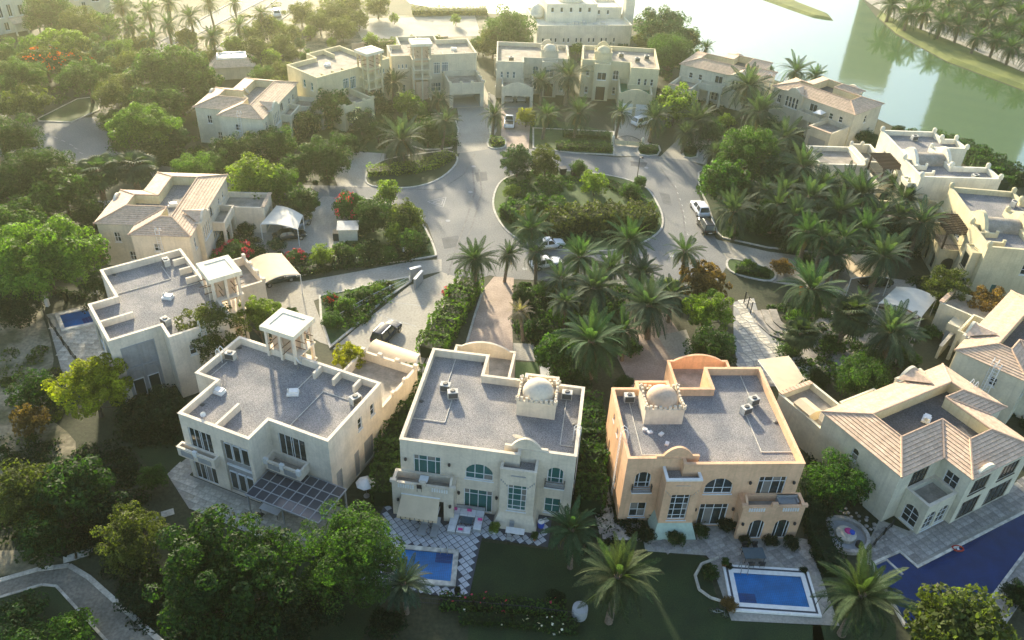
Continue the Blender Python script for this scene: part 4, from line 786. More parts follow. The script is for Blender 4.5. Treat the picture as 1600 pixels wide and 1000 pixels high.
def crown_mesh(name, r, kind, n, ls):
    """r metres across the half crown; centre of the crown at the origin"""
    if kind == 'round': nb, sq, zmin, br, out = 120, .88, -.85, (.11, .27), .80
    elif kind == 'broad': nb, sq, zmin, br, out = 130, .56, -.45, (.09, .22), .86
    elif kind == 'airy': nb, sq, zmin, br, out = 150, .95, -.85, (.08, .20), .84
    elif kind == 'tufty': nb, sq, zmin, br, out = 75, .75, -.35, (.12, .19), .86
    else: nb, sq, zmin, br, out = 60, .75, -.1, (.15, .34), .74
    d = unit(nb, zmin); cen = d*out*(rng.uniform(.62, 1.16, (nb, 1)))
    k = max(3, nb//4); cen[:k] *= rng.uniform(.2, .6, (k, 1)); cen[:, 2] *= sq
    rad = rng.uniform(*br, nb); rad[:k] *= 1.5
    w = rad**2; idx = rng.choice(nb, n, p=w/w.sum())
    dl = unit(n, -.75); sh = rng.uniform(.62, 1.06, (n, 1))**.6
    pos = cen[idx]+dl*rad[idx][:, None]*sh*np.array([1, 1, .85])
    nor = dl*1.0+rng.normal(size=(n, 3))*.55+np.array([0, 0, .35])
    return leaf_mesh(name, pos*r, nor, ls*rng.uniform(.35, 1.25, n)**1.0*np.where(rng.random(n) < .12, 1.6, 1.0), .55)
def trunk_mesh(name, h, r, spread, nl=6):
    mb = MB(); pts = [Vector((0, 0, 0))]; p = Vector((0, 0, 0))
    for i in range(4): p = p+Vector((random.uniform(-.12, .12), random.uniform(-.12, .12), h/4)); pts.append(p)
    mb.path(pts, [r*1.25, r, r*.9, r*.8, r*.7], 7)
    for i in range(nl):
        a = 2*math.pi*i/nl+random.uniform(-.4, .4); s = pts[random.choice((2, 3, 4))]
        m = s+Vector((math.cos(a)*spread*.45, math.sin(a)*spread*.45, spread*.35)); e = m+Vector((math.cos(a)*spread*.4, math.sin(a)*spread*.4, spread*.3))
        mb.path([s, m, e], [r*.5, r*.34, r*.12], 5)
    me = mb.mesh(name); me.materials.append(MA['trunk']); return me
CR = {}
for kd in ('round', 'broad', 'airy', 'tufty', 'bush'):
    for cls, rr, n, ls in (('L', 6.0, 34000, .27), ('M', 3.4, 14000, .23), ('S', 1.9, 5500, .18)):
        CR[kd, cls] = (rr, [crown_mesh('crown', rr, kd, int(n*q**-1.5), ls*q) for q in (.82, 1.0, 1.3)])
TRK = {cls: [trunk_mesh('trunk', h, r, s) for _ in range(2)] for cls, h, r, s in (('L', 4.2, .34, 4.6), ('M', 2.8, .17, 2.5), ('S', 1.8, .09, 1.3))}
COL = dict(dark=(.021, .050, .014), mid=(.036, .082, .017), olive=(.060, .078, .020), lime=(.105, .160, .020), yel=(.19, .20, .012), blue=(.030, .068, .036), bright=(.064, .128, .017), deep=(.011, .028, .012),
           palm=(.038, .064, .044), palmg=(.036, .072, .034), palmy=(.036, .056, .026), dead=(.17, .14, .11), pink=(.42, .04, .10), red=(.40, .03, .03), orange=(.42, .10, .01), whitef=(.62, .62, .52), rust=(.14, .085, .03))
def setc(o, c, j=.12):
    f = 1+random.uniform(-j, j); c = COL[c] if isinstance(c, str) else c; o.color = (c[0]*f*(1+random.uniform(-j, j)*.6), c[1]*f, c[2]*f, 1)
def blossoms(parent, r, sq, col, n):
    d = unit(n, -.1); pos = d*np.array([1, 1, sq])*r*rng.uniform(.88, 1.02, (n, 1)); cl = rng.uniform(-1, 1, (14, 3)); keep = (np.min(np.linalg.norm(d[:, None]-unit(14, 0)[None], axis=2), 1) < .22); pos = pos[keep]; d = d[keep]
    me = leaf_mesh('blossom', pos, d+rng.normal(size=d.shape)*.5, rng.uniform(.16, .3, len(pos)), .8, 'bloom'); o = link(bpy.data.objects.new('blossom', me), parent); setc(o, col); return o
def tree(px, py, rp, kind, col, label, name='leafy_tree', zf=.74, z0=None, group=None, bloom=None, sq=1.0, cat='tree'):
    """crown centre seen at px, py with a crown rp photograph pixels across its half width"""
    m = pxm(px, py, 3); r = rp/m; cls = 'L' if r > 4.4 else 'M' if r > 2.5 else 'S'
    zc = z0 if z0 is not None else (r*zf+{'L': 1.2, 'M': .7, 'S': .5}[cls] if kind != 'bush' else r*.5)
    if kind == 'broad': r *= 1.12
    p = P(px, py, zc); r0, ms = CR[kind, cls]; s = r/r0
    if kind == 'bush':
        o = link(bpy.data.objects.new(name, random.choice(ms))); tag(o, label, 'shrub' if cat == 'tree' else cat, group); o.location = (p.x, p.y, zc); o.scale = (s, s, s*sq); o.rotation_euler = (0, 0, random.uniform(0, 6.28)); setc(o, col)
        if bloom: blossoms(o, r0, .75, bloom, int(900*min(1, r)))
        return o
    t = thing(name, label, cat, (p.x, p.y, 0), random.uniform(0, 6.28), group)
    tr = link(bpy.data.objects.new('trunk', random.choice(TRK[cls])), t); hh = {'L': 4.2, 'M': 2.8, 'S': 1.8}[cls]; k = max(.5, zc/(hh*1.55)); tr.scale = (s, s, k)
    c = link(bpy.data.objects.new('crown', random.choice(ms)), t); c.location = (0, 0, zc); c.scale = (s, s, s*sq); setc(c, col)
    if bloom: blossoms(c, r0, {'broad': .62, 'round': .9}.get(kind, .9), bloom, 900 if cls == 'L' else 420)
    return t
# ------------------------------------------------------------------ palms
def frond_mesh(L, droop, lift, nl=48, wid=.52):
    mb = MB(); pr = []
    for i in range(9):
        t = i/8; pr.append(Vector((L*(t-.16*t*t*droop), 0, L*(lift*t-droop*.62*t*t))))
    at = lambda t: pr[min(7, int(t*8))].lerp(pr[min(8, int(t*8)+1)], t*8-min(7, int(t*8)))
    for i in range(8):
        w0, w1 = .07*(1-i/9), .07*(1-(i+1)/9); mb.poly([pr[i]+Vector((0, -w0, 0)), pr[i+1]+Vector((0, -w1, 0)), pr[i+1]+Vector((0, w1, 0)), pr[i]+Vector((0, w0, 0))])
    for i in range(nl):
        t = .12+.86*i/(nl-1); b = at(t); l = wid*(math.sin(math.pi*min(1, t*.92+.1))**.6)*(.7+.3*random.random()); w = .026
        for sd in (-1, 1):
            q = b+Vector((l*.62, sd*l*.85, l*(.22-.55*droop*t))); e = (q-b).normalized(); n = e.cross(Vector((0, 0, 1))).normalized()*w
            mid = b.lerp(q, .45); mb.add([b-n*.4, mid-n, q, mid+n], [(0, 1, 2, 3)])
    return mb
FR = [frond_mesh(3.7, d, l) for d, l in ((.45, .30), (.95, .42), (1.45, .40))]
FRM = []
for f in FR: me = f.mesh('frond'); me.materials.append(MA['frond']); FRM.append(me)
def fan_mesh():
    mb = MB(); mb.tube((0, 0, 0), (.9, 0, .25), .03, .02, 4); c = Vector((.9, 0, .25))
    for i in range(17):
        a = (i/16-.5)*4.2; d = Vector((math.cos(a), math.sin(a), -.10)); e = c+d*(1.0 if abs(a) < 1.6 else .8)+Vector((0, 0, -.28)); m = c+d*.55; n = Vector((-d.y, d.x, 0))*.085; mb.add([c, m-n, e, m+n], [(0, 1, 2, 3)])
    return mb
FAN = fan_mesh(); FANM = FAN.mesh('frond'); FANM.materials.append(MA['frond'])
def palm_frames(n, young=72, old=-42, jit=9):
    out = []
    for i in range(n):
        t = i/(n-1); el = young+(old-young)*t**.85+random.uniform(-jit, jit); az = i*2.39996+random.uniform(-.2, .2); k = 0 if t < .3 else 1 if t < .65 else 2
        out.append((k, Matrix.Rotation(az, 4, 'Z') @ Matrix.Translation((.16, 0, 0)) @ Matrix.Rotation(R(-el), 4, 'Y') @ Matrix.Rotation(random.uniform(-.5, .5), 4, 'X'), random.uniform(.82, 1.08)*(.8 if t < .15 else 1)))
    return out
def joined_palm(n, fan=False):
    mb = MB()
    for k, M, s in palm_frames(n, 70, -55 if fan else -42):
        f = FAN if fan else FR[k]; Ms = M @ Matrix.Scale(s*(1.15 if fan else 1), 4); mb.add([Ms @ Vector(v) for v in f.v], f.f)
    me = mb.mesh('crown'); me.materials.append(MA['frond']); return me
PC = [joined_palm(q) for q in (40, 48, 56, 62, 70)]; PF = [joined_palm(40, True) for _ in range(2)]; PS = [joined_palm(20)]
def palm_trunk(h, r=.24, name='trunk'):
    mb = MB(); n = 9; k = max(4, int(h/.35)); prof = []
    for i in range(k+1):
        z = h*i/k; rr = r*(1.18-.25*i/k); prof += [(rr, z), (rr*1.14, z+.06)]
    prof.append((r*1.5, h+.15)); prof.append((r*1.2, h+.4)); mb.lathe(prof, n)
    me = mb.mesh(name); me.materials.append(MA['palmtrunk']); return me
def skirt_mesh():
    mb = MB()
    for i in range(11):
        M = Matrix.Rotation(i*2.4+random.uniform(-.3, .3), 4, 'Z') @ Matrix.Translation((.15, 0, -.1)) @ Matrix.Rotation(R(random.uniform(52, 78)), 4, 'Y') @ Matrix.Rotation(random.uniform(-.6, .6), 4, 'X') @ Matrix.Scale(random.uniform(.45, .72), 4)
        mb.add([M @ Vector(v) for v in FR[1].v], FR[1].f)
    me = mb.mesh('dry_fronds'); me.materials.append(MA['frond']); return me
PK = [skirt_mesh() for _ in range(2)]
PT = {h: palm_trunk(h) for h in (2.0, 3.5, 5.0, 6.5)}
npalm = [0]
def palm(px, py, rp, h, col, label, group=None, detail=None, fan=False, name=None, sparse=False, fruit=False, trunks=1):
    """crown hub seen at px, py; rp = half width of the crown in pixels; h = trunk height"""
    m = pxm(px, py, h); r = rp/m*(1.15 if 19 < rp < 47 else 1.06); s = r/(3.35 if not fan else 2.15); p = P(px, py, h); hk = min(PT, key=lambda q: abs(q-h))
    t = thing(name or ('fan_palm' if fan else 'date_palm'), label, 'palm tree', (p.x, p.y, 0), random.uniform(0, 6.28), group)
    tr = link(bpy.data.objects.new('trunk', PT[hk]), t); tr.scale = (max(.75, s), max(.75, s), h/hk)
    t.rotation_euler = (random.uniform(-.11, .11), random.uniform(-.11, .11), t.rotation_euler[2])
    detail = rp >= 38 if detail is None else detail
    if not fan: k = link(bpy.data.objects.new('dry_fronds', random.choice(PK)), t); k.location = (0, 0, h+.1); k.scale = (s, s, s); k.rotation_euler = (0, 0, random.uniform(0, 6)); setc(k, (.12, .10, .06))
    if detail:
        for k, M, q in palm_frames(66, old=-50):
            o = link(bpy.data.objects.new('frond', FANM if fan else FRM[k]), t); o.matrix_local = Matrix.Translation((0, 0, h+.2)) @ Matrix.Scale(s, 4) @ M @ Matrix.Scale(q, 4); setc(o, col, .25)
    else:
        c = link(bpy.data.objects.new('crown', random.choice(PF if fan else PS if sparse else PC)), t); c.location = (0, 0, h+.2); c.scale = (s*random.uniform(.9, 1.1), s*random.uniform(.9, 1.1), s*random.uniform(.8, 1.2)); c.rotation_euler = (0, 0, random.uniform(0, 6.28)); setc(c, col)
    if fruit:
        for i in range(3):
            a = -1.2+i*1.1; n = 160; d = unit(n); o = link(bpy.data.objects.new('date_cluster', leaf_mesh('date_cluster', d*np.array([.28, .28, .55]), d, np.full(n, .13), .9, 'bloom')), t); o.location = (math.cos(a)*.9*s, math.sin(a)*.9*s, h-.5); setc(o, (.45, .12, .02))
    return t
# ------------------------------------------------------------------ hedges and ground cover
def hedge(pts, w, h, col, label, name='clipped_hedge', closed=False, dens=190, z0=0.0, bloom=None, cat='hedge', ls=.2):
    wp = [P(*p) for p in pts]; C, N, S = [], [], []
    core = MB()
    for a, b in zip(wp, wp[1:]):
        L = (b-a).length; e = (b-a)/max(L, 1e-6); n = Vector((-e.y, e.x, 0)); k = int((w+2*h)*L*dens/6)+20
        u = rng.uniform(-.2, L+.2, k); q = rng.uniform(-(h+w/2), h+w/2, k); wob = .16*np.sin(u*1.7+a.x)+.10*np.sin(u*4.1)
        top = np.abs(q) < w/2; off = np.where(top, q, np.sign(q)*w/2); z = np.where(top, h, h-(np.abs(q)-w/2))
        z = z*(1+wob*.8)+rng.normal(0, .06, k); off = off*(1+wob*.6)+rng.normal(0, .06, k)
        C.append(np.stack([a.x+e.x*u+n.x*off, a.y+e.y*u+n.y*off, z0+z], 1)); nn = np.stack([np.where(top, 0, np.sign(q)*n.x), np.where(top, 0, np.sign(q)*n.y), np.where(top, 1.0, .3)], 1); N.append(nn+rng.normal(0, .5, (k, 3))); S.append(ls*rng.uniform(.6, 1.4, k))
        T = Matrix(((e.x, n.x, 0, a.x), (e.y, n.y, 0, a.y), (0, 0, 1, z0), (0, 0, 0, 1))); core.box(-.1, -w*.36, 0, L+.1, w*.36, h*.70, T)
    c = np.concatenate(C); org = c.mean(0)*np.array([1, 1, 0]); me = leaf_mesh(name, c-org, np.concatenate(N), np.concatenate(S), .6)
    o = tag(link(bpy.data.objects.new(name, me)), label, cat); o.location = org; setc(o, col)
    core.v = [tuple(Vector(v)-Vector(org)) for v in core.v]; k = core.build('inner_growth', MA['leaf'], o); setc(k, 'deep')
    if bloom:
        k = len(c)//45; i = rng.choice(len(c), k, replace=False); b = link(bpy.data.objects.new('blossom', leaf_mesh('blossom', c[i]-org+np.array([0, 0, .08]), rng.normal(size=(k, 3))+[0, 0, 1], rng.uniform(.14, .28, k), .8, 'bloom')), o); setc(b, bloom)
    return o
def cover(areas, name='ground_cover'):
    for px, n, col, hh in areas:
        n = int(n*2.2)
        w = gp(px); xs = [p[0] for p in w]; ys = [p[1] for p in w]; pts = []
        cl = [(random.uniform(min(xs), max(xs)), random.uniform(min(ys), max(ys)), random.uniform(.4, 1.5)) for _ in range(max(6, n//55))]
        cl = [c for c in cl if inside(c[:2], w)]
        if not cl: continue
        cl = np.array(cl); i = rng.integers(0, len(cl), n); d = unit(n, -.05); rr = cl[i, 2:3]
        c = np.concatenate([cl[i, :2], np.zeros((n, 1))], 1)+d*np.concatenate([rr, rr, rr*0+hh*rr], 1)*rng.uniform(.6, 1.05, (n, 1))
        me = leaf_mesh(name, c, d+rng.normal(0, .5, (n, 3)), rng.uniform(.14, .34, n), .6); o = tag(link(bpy.data.objects.new(name, me)), kind='stuff'); setc(o, col)
# ------------------------------------------------------------------ the trees (crown centre and half width read off the photograph)
TREES = [
 # lower left corner
 (352, 905, 112, 'airy', 'dark', 'largest feathery green tree in the lower left foreground'),
 (543, 868, 88, 'round', 'mid', 'bushy green tree left of the near blue pool'),
 (205, 840, 56, 'airy', 'olive', 'loose olive tree above the footpath bend'),
 (118, 765, 62, 'round', 'dark', 'dark tree right in the thicket above the footpath'),
 (40, 770, 58, 'round', 'olive', 'olive-topped tree at left edge above the footpath'),
 (66, 842, 44, 'round', 'dark', 'low dark tree lowest in the thicket beside the footpath'),
 (170, 800, 36, 'round', 'deep', 'very dark tree between the thicket and the loose olive tree'),
 (145, 608, 62, 'tufty', 'yel', 'bright yellow-green tufted tree in front of the small-pool villa'),
 (52, 612, 38, 'airy', 'dark', 'sparse dark tree on the sandy ground at left'),
 (48, 655, 30, 'airy', 'rust', 'brownish thin tree on the sandy ground at left'),
 (250, 640, 40, 'airy', 'deep', 'dark white-flowering tree left of the ivory foreground villa'),
 (238, 745, 26, 'round', 'mid', 'small green tree left of the ivory villa terrace'),
 (328, 518, 48, 'airy', 'olive', 'fine-leaved olive tree between the two ivory villas', dict(z0=6.6)),
 (405, 492, 34, 'tufty', 'lime', 'lime tree behind the white-capped wind tower', dict(z0=5.0)),
 (545, 556, 26, 'tufty', 'yel', 'small yellow tree beside the garage terrace', dict(z0=4.4)),
 # left edge
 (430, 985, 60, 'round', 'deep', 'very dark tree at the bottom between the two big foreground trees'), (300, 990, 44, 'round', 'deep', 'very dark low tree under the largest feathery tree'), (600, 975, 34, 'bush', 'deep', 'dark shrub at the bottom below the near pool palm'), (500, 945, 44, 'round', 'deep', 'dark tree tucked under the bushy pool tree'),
 (245, 160, 40, 'broad', 'mid', 'tree between the flat-topped and the olive spreading crowns'), (266, 190, 24, 'round', 'mid', 'round tree right of the large bright dome tree'), (240, 240, 28, 'round', 'dark', 'dark low tree below the large bright dome tree'), (40, 160, 34, 'broad', 'olive', 'olive tree at the left above the dark round one'), (8, 290, 40, 'broad', 'dark', 'dark crown cut by the left edge below the road'), (140, 330, 30, 'round', 'dark', 'dark tree just behind the dark gazebo'), (20, 480, 40, 'round', 'deep', 'very dark low crown under the huge left tree'),
 (415, 40, 22, 'round', 'olive', 'tree right of the avenue above the kiosk row'), (440, 70, 20, 'round', 'olive', 'olive tree filling the gap left of the lollipop trees'), (545, 10, 24, 'round', 'olive', 'tree at top edge left of the lake glare'), (590, 8, 22, 'round', 'olive', 'tree at top edge behind the parking lot'), (365, 72, 20, 'round', 'lime', 'lime tree behind the kiosk roof'),
 (66, 404, 80, 'broad', 'bright', 'huge spreading tree at left edge beside the tile-roofed villa', dict(z0=5.0)),
 (30, 345, 46, 'broad', 'mid', 'spreading tree at left edge just above the huge one'),
 (98, 300, 46, 'broad', 'mid', 'spreading tree left of the dark gazebo roof'),
 (62, 272, 52, 'broad', 'dark', 'wide flat-topped tree below the left road bend'),
 (20, 214, 42, 'round', 'dark', 'dark round tree at left edge beside the curved road'),
 (150, 446, 22, 'airy', 'dark', 'dark tree above the small left pool', dict(z0=2.4)),
 # upper left wood
 (224, 196, 46, 'broad', 'bright', 'large bright dome tree right of the curved road'),
 (176, 188, 24, 'round', 'mid', 'narrow tree between the curved road and the large dome tree'),
 (196, 146, 40, 'broad', 'olive', 'olive spreading tree above the large dome tree'),
 (262, 112, 54, 'broad', 'mid', 'largest flat-topped tree in the upper left wood'),
 (210, 104, 36, 'broad', 'olive', 'olive tree left of the largest flat-topped tree'),
 (305, 128, 34, 'broad', 'dark', 'dark tree left of the hip-roofed kiosk'),
 (136, 122, 40, 'broad', 'mid', 'flat-topped tree over the orange-lit path'),
 (70, 98, 34, 'broad', 'olive', 'orange-flowering tree near the upper left corner', dict(bloom='orange')),
 (112, 100, 30, 'broad', 'olive', 'second orange-flowering tree beside the first', dict(bloom='orange')),
 (26, 122, 40, 'broad', 'mid', 'broad tree with pale trunk at upper left edge'),
 (96, 72, 36, 'broad', 'lime', 'yellow-green tree below the far tall-windowed villa'),
 (74, 18, 38, 'round', 'mid', 'tree between the two far villas in the upper left corner'),
 (125, 40, 34, 'round', 'olive', 'olive tree under the far tall-windowed villa'),
 (164, 42, 26, 'round', 'bright', 'bright tree right of the far tall-windowed villa'),
 (160, 90, 26, 'round', 'blue', 'blue-green tree between olive and lime crowns at upper left'),
 (284, 165, 20, 'round', 'olive', 'small olive tree left of the turquoise pool'),
 (312, 150, 26, 'round', 'mid', 'small tree behind the turquoise pool villa'),
 (270, 215, 26, 'airy', 'blue', 'blue-green tree below the turquoise pool'),
 (352, 236, 28, 'round', 'dark', 'dark tree left in the row before the upper tile-roofed villa'),
 (385, 232, 34, 'round', 'dark', 'dark tree in the middle of the row before the upper tile-roofed villa'),
 (430, 222, 32, 'round', 'mid', 'tree right in the row before the upper tile-roofed villa'),
 (508, 244, 42, 'round', 'dark', 'dark tree beside the paved driveway mouth'),
 (462, 262, 28, 'round', 'dark', 'dark tree left of the one at the driveway mouth'),
 (300, 266, 34, 'round', 'bright', 'bright tree behind the cream tile-roofed villa'),
 (340, 255, 26, 'round', 'mid', 'small tree behind the right roof end of the cream tile-roofed villa'),
 (398, 282, 46, 'round', 'lime', 'large lime tree right of the cream tile-roofed villa'),
 (440, 290, 34, 'round', 'bright', 'bright tree between the lime tree and the shade sail'),
 (472, 316, 30, 'round', 'dark', 'dark tree beside the white shade sail'),
 # upper middle
 (520, 168, 34, 'round', 'mid', 'round tree in front of the yellow wind tower villa'),
 (564, 188, 24, 'round', 'blue', 'white-flowering tree in front of the yellow wind tower villa', dict(bloom='whitef')),
 (588, 158, 20, 'round', 'blue', 'blue-green tree below the far wind tower'),
 (590, 205, 20, 'round', 'dark', 'low dark tree between white-flowering tree and palms'),
 (636, 162, 24, 'round', 'lime', 'lime tree in front of the sand-coloured far villa'),
 (668, 205, 28, 'round', 'dark', 'dark tree behind the feathery palm near the junction'),
 (424, 92, 18, 'round', 'lime', 'small lime tree left of the yellow far villa'),
 (442, 112, 22, 'round', 'olive', 'olive tree touching the yellow far villa wall'),
 (400, 78, 24, 'round', 'olive', 'olive tree on the sandy lot left of far villas'),
 (392, 100, 18, 'round', 'mid', 'small tree right of the hip-roofed kiosk'),
 (456, 84, 15, 'round', 'olive', 'small round tree on the sandy lot'),
 (468, 68, 10, 'airy', 'blue', 'smallest thin tree on the sandy lot'),
 (484, 50, 13, 'round', 'lime', 'lollipop tree upper on the sandy lot'),
 (518, 66, 10, 'round', 'lime', 'tiny lollipop tree above the yellow far villa'),
 (450, 52, 20, 'round', 'olive', 'tree left of the lollipop trees near the avenue'),
 (500, 34, 22, 'round', 'olive', 'tree above the lollipop trees near the avenue'),
 (535, 44, 24, 'round', 'olive', 'tree left of the pale parking lot'),
 (525, 20, 26, 'round', 'olive', 'tree at the top left of the pale parking lot'),
 (470, 20, 22, 'round', 'olive', 'tree between the avenue and the parking lot trees'),
 (580, 62, 14, 'round', 'lime', 'lime tree at the lower edge of the pale parking lot'),
 (616, 28, 9, 'airy', 'lime', 'left sapling standing in the parking lot'),
 (712, 30, 9, 'airy', 'lime', 'right sapling standing in the parking lot'),
 (795, 48, 42, 'round', 'mid', 'big round tree between the parking lot and the mosque'),
 (770, 66, 28, 'round', 'olive', 'tree left behind the sand-yellow garage villa'),
 (902, 76, 12, 'round', 'lime', 'small lime tree between the two yellow garage villas'),
 (1034, 48, 40, 'round', 'blue', 'tall blue-green tree right of the minaret'),
 (1045, 84, 40, 'round', 'mid', 'large tree behind the bright yellow villa'),
 (1010, 66, 22, 'round', 'olive', 'pale tree just above the bright yellow villa roof'),
 (1070, 62, 26, 'round', 'blue', 'tree at the lake edge behind the bright yellow villa'),
 (1056, 165, 36, 'airy', 'lime', 'pale feathery tree right of the bright yellow villa'),
 (822, 182, 18, 'round', 'yel', 'yellow-green tree in front of the open two-car garage'),
 (858, 178, 16, 'round', 'lime', 'small lime tree under the palms of the sand-yellow villa'),
 (1098, 134, 9, 'airy', 'deep', 'small dark round tree at the lakeside palm villa'),
 (330, 92, 20, 'round', 'olive', 'small olive tree left behind the kiosk'), (395, 55, 22, 'round', 'olive', 'olive tree on the verge right of the far carriageway'), (430, 45, 18, 'round', 'lime', 'lime tree on the verge right of the far carriageway'), (480, 88, 14, 'round', 'mid', 'small tree beside the lollipop tree row'), (410, 118, 22, 'round', 'mid', 'tree between the kiosk and the yellow far villa'), (435, 135, 20, 'round', 'olive', 'olive tree below the yellow far villa corner'), (560, 30, 18, 'round', 'olive', 'tree at the upper left corner of the parking lot'), (628, 70, 14, 'round', 'lime', 'lime tree behind the sand wind tower villa'), (680, 68, 16, 'round', 'olive', 'olive tree behind the sand wind tower villa roof'), (748, 70, 16, 'round', 'mid', 'tree right behind the sand wind tower villa'), (10, 85, 30, 'round', 'mid', 'tree at left edge below the corner villa'), (55, 75, 26, 'round', 'bright', 'bright tree below the corner villa porch'), (185, 80, 26, 'round', 'bright', 'bright tree at the near end of the avenue'), (215, 70, 22, 'round', 'olive', 'olive tree at the near end of the avenue'), (290, 60, 20, 'round', 'olive', 'olive tree between the carriageways'), (140, 75, 26, 'round', 'mid', 'tree between the lime crown and the avenue'), (480, 190, 24, 'round', 'dark', 'dark tree at the annex of the upper tiled villa'), (545, 225, 20, 'round', 'dark', 'dark tree left of the upper paved driveway'), (655, 175, 20, 'round', 'mid', 'tree left of the slim palm'), (1110, 205, 24, 'round', 'blue', 'blue-green tree beside the shady driveway'), (1150, 300, 26, 'round', 'dark', 'dark tree under the dome trees at the kerb'), (1260, 410, 18, 'bush', 'dark', 'dark shrub under the slim-trunk palms'), (1300, 420, 18, 'bush', 'deep', 'deep green shrub beside the flat sand sail'),
 (1185, 355, 24, 'bush', 'dark', 'dark shrub right of the kerb palm'), (1235, 385, 22, 'bush', 'deep', 'deep green shrub along the right driveway edge'), (1145, 365, 16, 'bush', 'dark', 'dark shrub behind the parked black SUV'),
 (1360, 560, 22, 'bush', 'dark', 'dark shrub left of the wide right palm'), (1375, 600, 20, 'bush', 'deep', 'deep green shrub above the tiled roof corner'),
 # island and centre
 (808, 250, 30, 'airy', 'blue', 'blue-green tree on the left of the central island'),
 (852, 252, 28, 'airy', 'olive', 'olive tree on the top of the central island'),
 (930, 286, 24, 'airy', 'lime', 'bright lime tree standing alone on the central island'),
 (905, 262, 16, 'round', 'mid', 'small tree by the bins on the central island'),
 (605, 300, 22, 'round', 'lime', 'lime-topped tree beside the ring road junction'),
 (582, 335, 32, 'round', 'dark', 'dark tree right of the pink bougainvillea'),
 (634, 338, 30, 'round', 'olive', 'olive dome tree nearest the triangular road marking'),
 (617, 366, 20, 'airy', 'lime', 'light green tree in the middle of the kerbed garden'),
 (642, 376, 24, 'round', 'mid', 'round tree at the tip of the kerbed garden'),
 (503, 398, 20, 'airy', 'lime', 'small pale tree at the garden fence'),
 (880, 490, 28, 'round', 'bright', 'bright round tree among the palms left of centre'),
 (868, 552, 38, 'round', 'mid', 'green tree left of the big star-shaped palm'),
 (1100, 440, 40, 'tufty', 'rust', 'rusty-topped tree above the flagstone court'),
 (1106, 488, 42, 'tufty', 'lime', 'lime-tipped tree beside the flagstone court'),
 (1110, 545, 42, 'round', 'dark', 'dark ivy-like tree left of the flagstone court'),
 (1168, 236, 48, 'round', 'mid', 'big dark green dome tree beside the ring road'),
 (1132, 282, 42, 'round', 'mid', 'dome tree right of the parked white car'),
 (1204, 262, 34, 'round', 'blue', 'blue-green tree behind the big dome tree'),
 (1235, 340, 30, 'round', 'deep', 'dark tree under the lower grove row left'), (1285, 340, 32, 'round', 'dark', 'dark tree in the heart of the palm grove'), (1330, 345, 30, 'round', 'deep', 'dark tree under the palms near the white villa'), (1200, 335, 28, 'round', 'dark', 'dark tree between dome tree and grove row'), (1385, 365, 30, 'round', 'dark', 'dark tree under the palms by the arched porch'), (1240, 290, 28, 'round', 'blue', 'blue-green tree in the upper palm grove'), (1420, 380, 24, 'round', 'deep', 'dark tree beside the lattice pergola palm'), (1205, 205, 26, 'round', 'blue', 'blue-green tree below the lakeside palms'),
 (818, 465, 20, 'bush', 'dark', 'dark shrub right of the pink driveway top'), (842, 515, 26, 'bush', 'dark', 'dark shrub beside the bright round tree'), (960, 500, 26, 'bush', 'dark', 'dark shrub between the two broad centre palms'), (985, 545, 20, 'bush', 'mid', 'shrub right of the star-shaped palm'), (905, 600, 22, 'bush', 'dark', 'shrub behind the gap of the two domed villas'), (925, 500, 24, 'bush', 'deep', 'deep green shrub above the star-shaped palm'), (855, 455, 22, 'bush', 'mid', 'shrub below the lower white car'), (1050, 450, 22, 'bush', 'lime', 'lime shrub right of the bluish palm'), (975, 600, 18, 'bush', 'dark', 'shrub at the peach villa back corner'),
 (1345, 588, 44, 'round', 'mid', 'round dense tree above the tiled villa by the pool'),
 (1312, 752, 50, 'round', 'mid', 'green tree between the peach villa and the tiled villa'),
 (1500, 985, 84, 'round', 'olive', 'olive-yellow tree at the lower right pool corner'),
 (1592, 930, 30, 'round', 'deep', 'dark tree at right edge beyond the pool wall'),
 (1480, 452, 40, 'airy', 'olive', 'olive tree below the lattice pergola villa'),
 (1540, 478, 36, 'airy', 'rust', 'russet tree between the right shade sail and the moorish villa'),
 (1300, 205, 20, 'bush', 'mid', 'broad bush beside the lakeside villa with white awning'),
 (1356, 220, 22, 'bush', 'dark', 'dark bush behind the white annex roof'),
 (1404, 205, 14, 'bush', 'deep', 'dark bush on the lake shore above the white annex'),
 (1200, 108, 10, 'bush', 'mid', 'low bush at the lake edge between two tiled villas'),
 (1250, 500, 22, 'bush', 'bright', 'bright shrub at the top of the curved garden steps'),
 (1238, 548, 16, 'bush', 'mid', 'shrub beside the fan palm at the curved steps'),
 (1278, 590, 20, 'bush', 'dark', 'dark shrub at the end of the curved steps'),
 (1300, 540, 24, 'bush', 'mid', 'shrub between the two fan palms'),
 (1415, 560, 26, 'bush', 'mid', 'leafy shrub under the wide palm at right'),
 (1455, 520, 16, 'bush', 'mid', 'shrub against the annex wall at right'),
 (1170, 415, 14, 'bush', 'bright', 'clipped bright shrub on the small verge at the right driveway'),
 (1195, 425, 12, 'bush', 'mid', 'dark shrub on the small verge at the right driveway'),
 (1222, 418, 20, 'bush', 'rust', 'dry brown shrub by the gate post'),
 (545, 328, 30, 'bush', 'mid', 'pink bougainvillea bush beside the paved driveway', dict(bloom='pink', sq=1.3)),
 (370, 395, 28, 'bush', 'mid', 'pink bougainvillea by the cream tiled villa corner', dict(bloom='pink')),
 (345, 402, 20, 'bush', 'mid', 'low pink bougainvillea behind the garage parapet', dict(bloom='pink')),
 (705, 458, 16, 'bush', 'mid', 'magenta bougainvillea at the foot of the entrance palm', dict(bloom='pink')),
 (517, 468, 12, 'bush', 'mid', 'red flowering shrub on the kerbed strip', dict(bloom='red')),
 (540, 478, 18, 'bush', 'bright', 'bright shrub on the kerbed strip'),
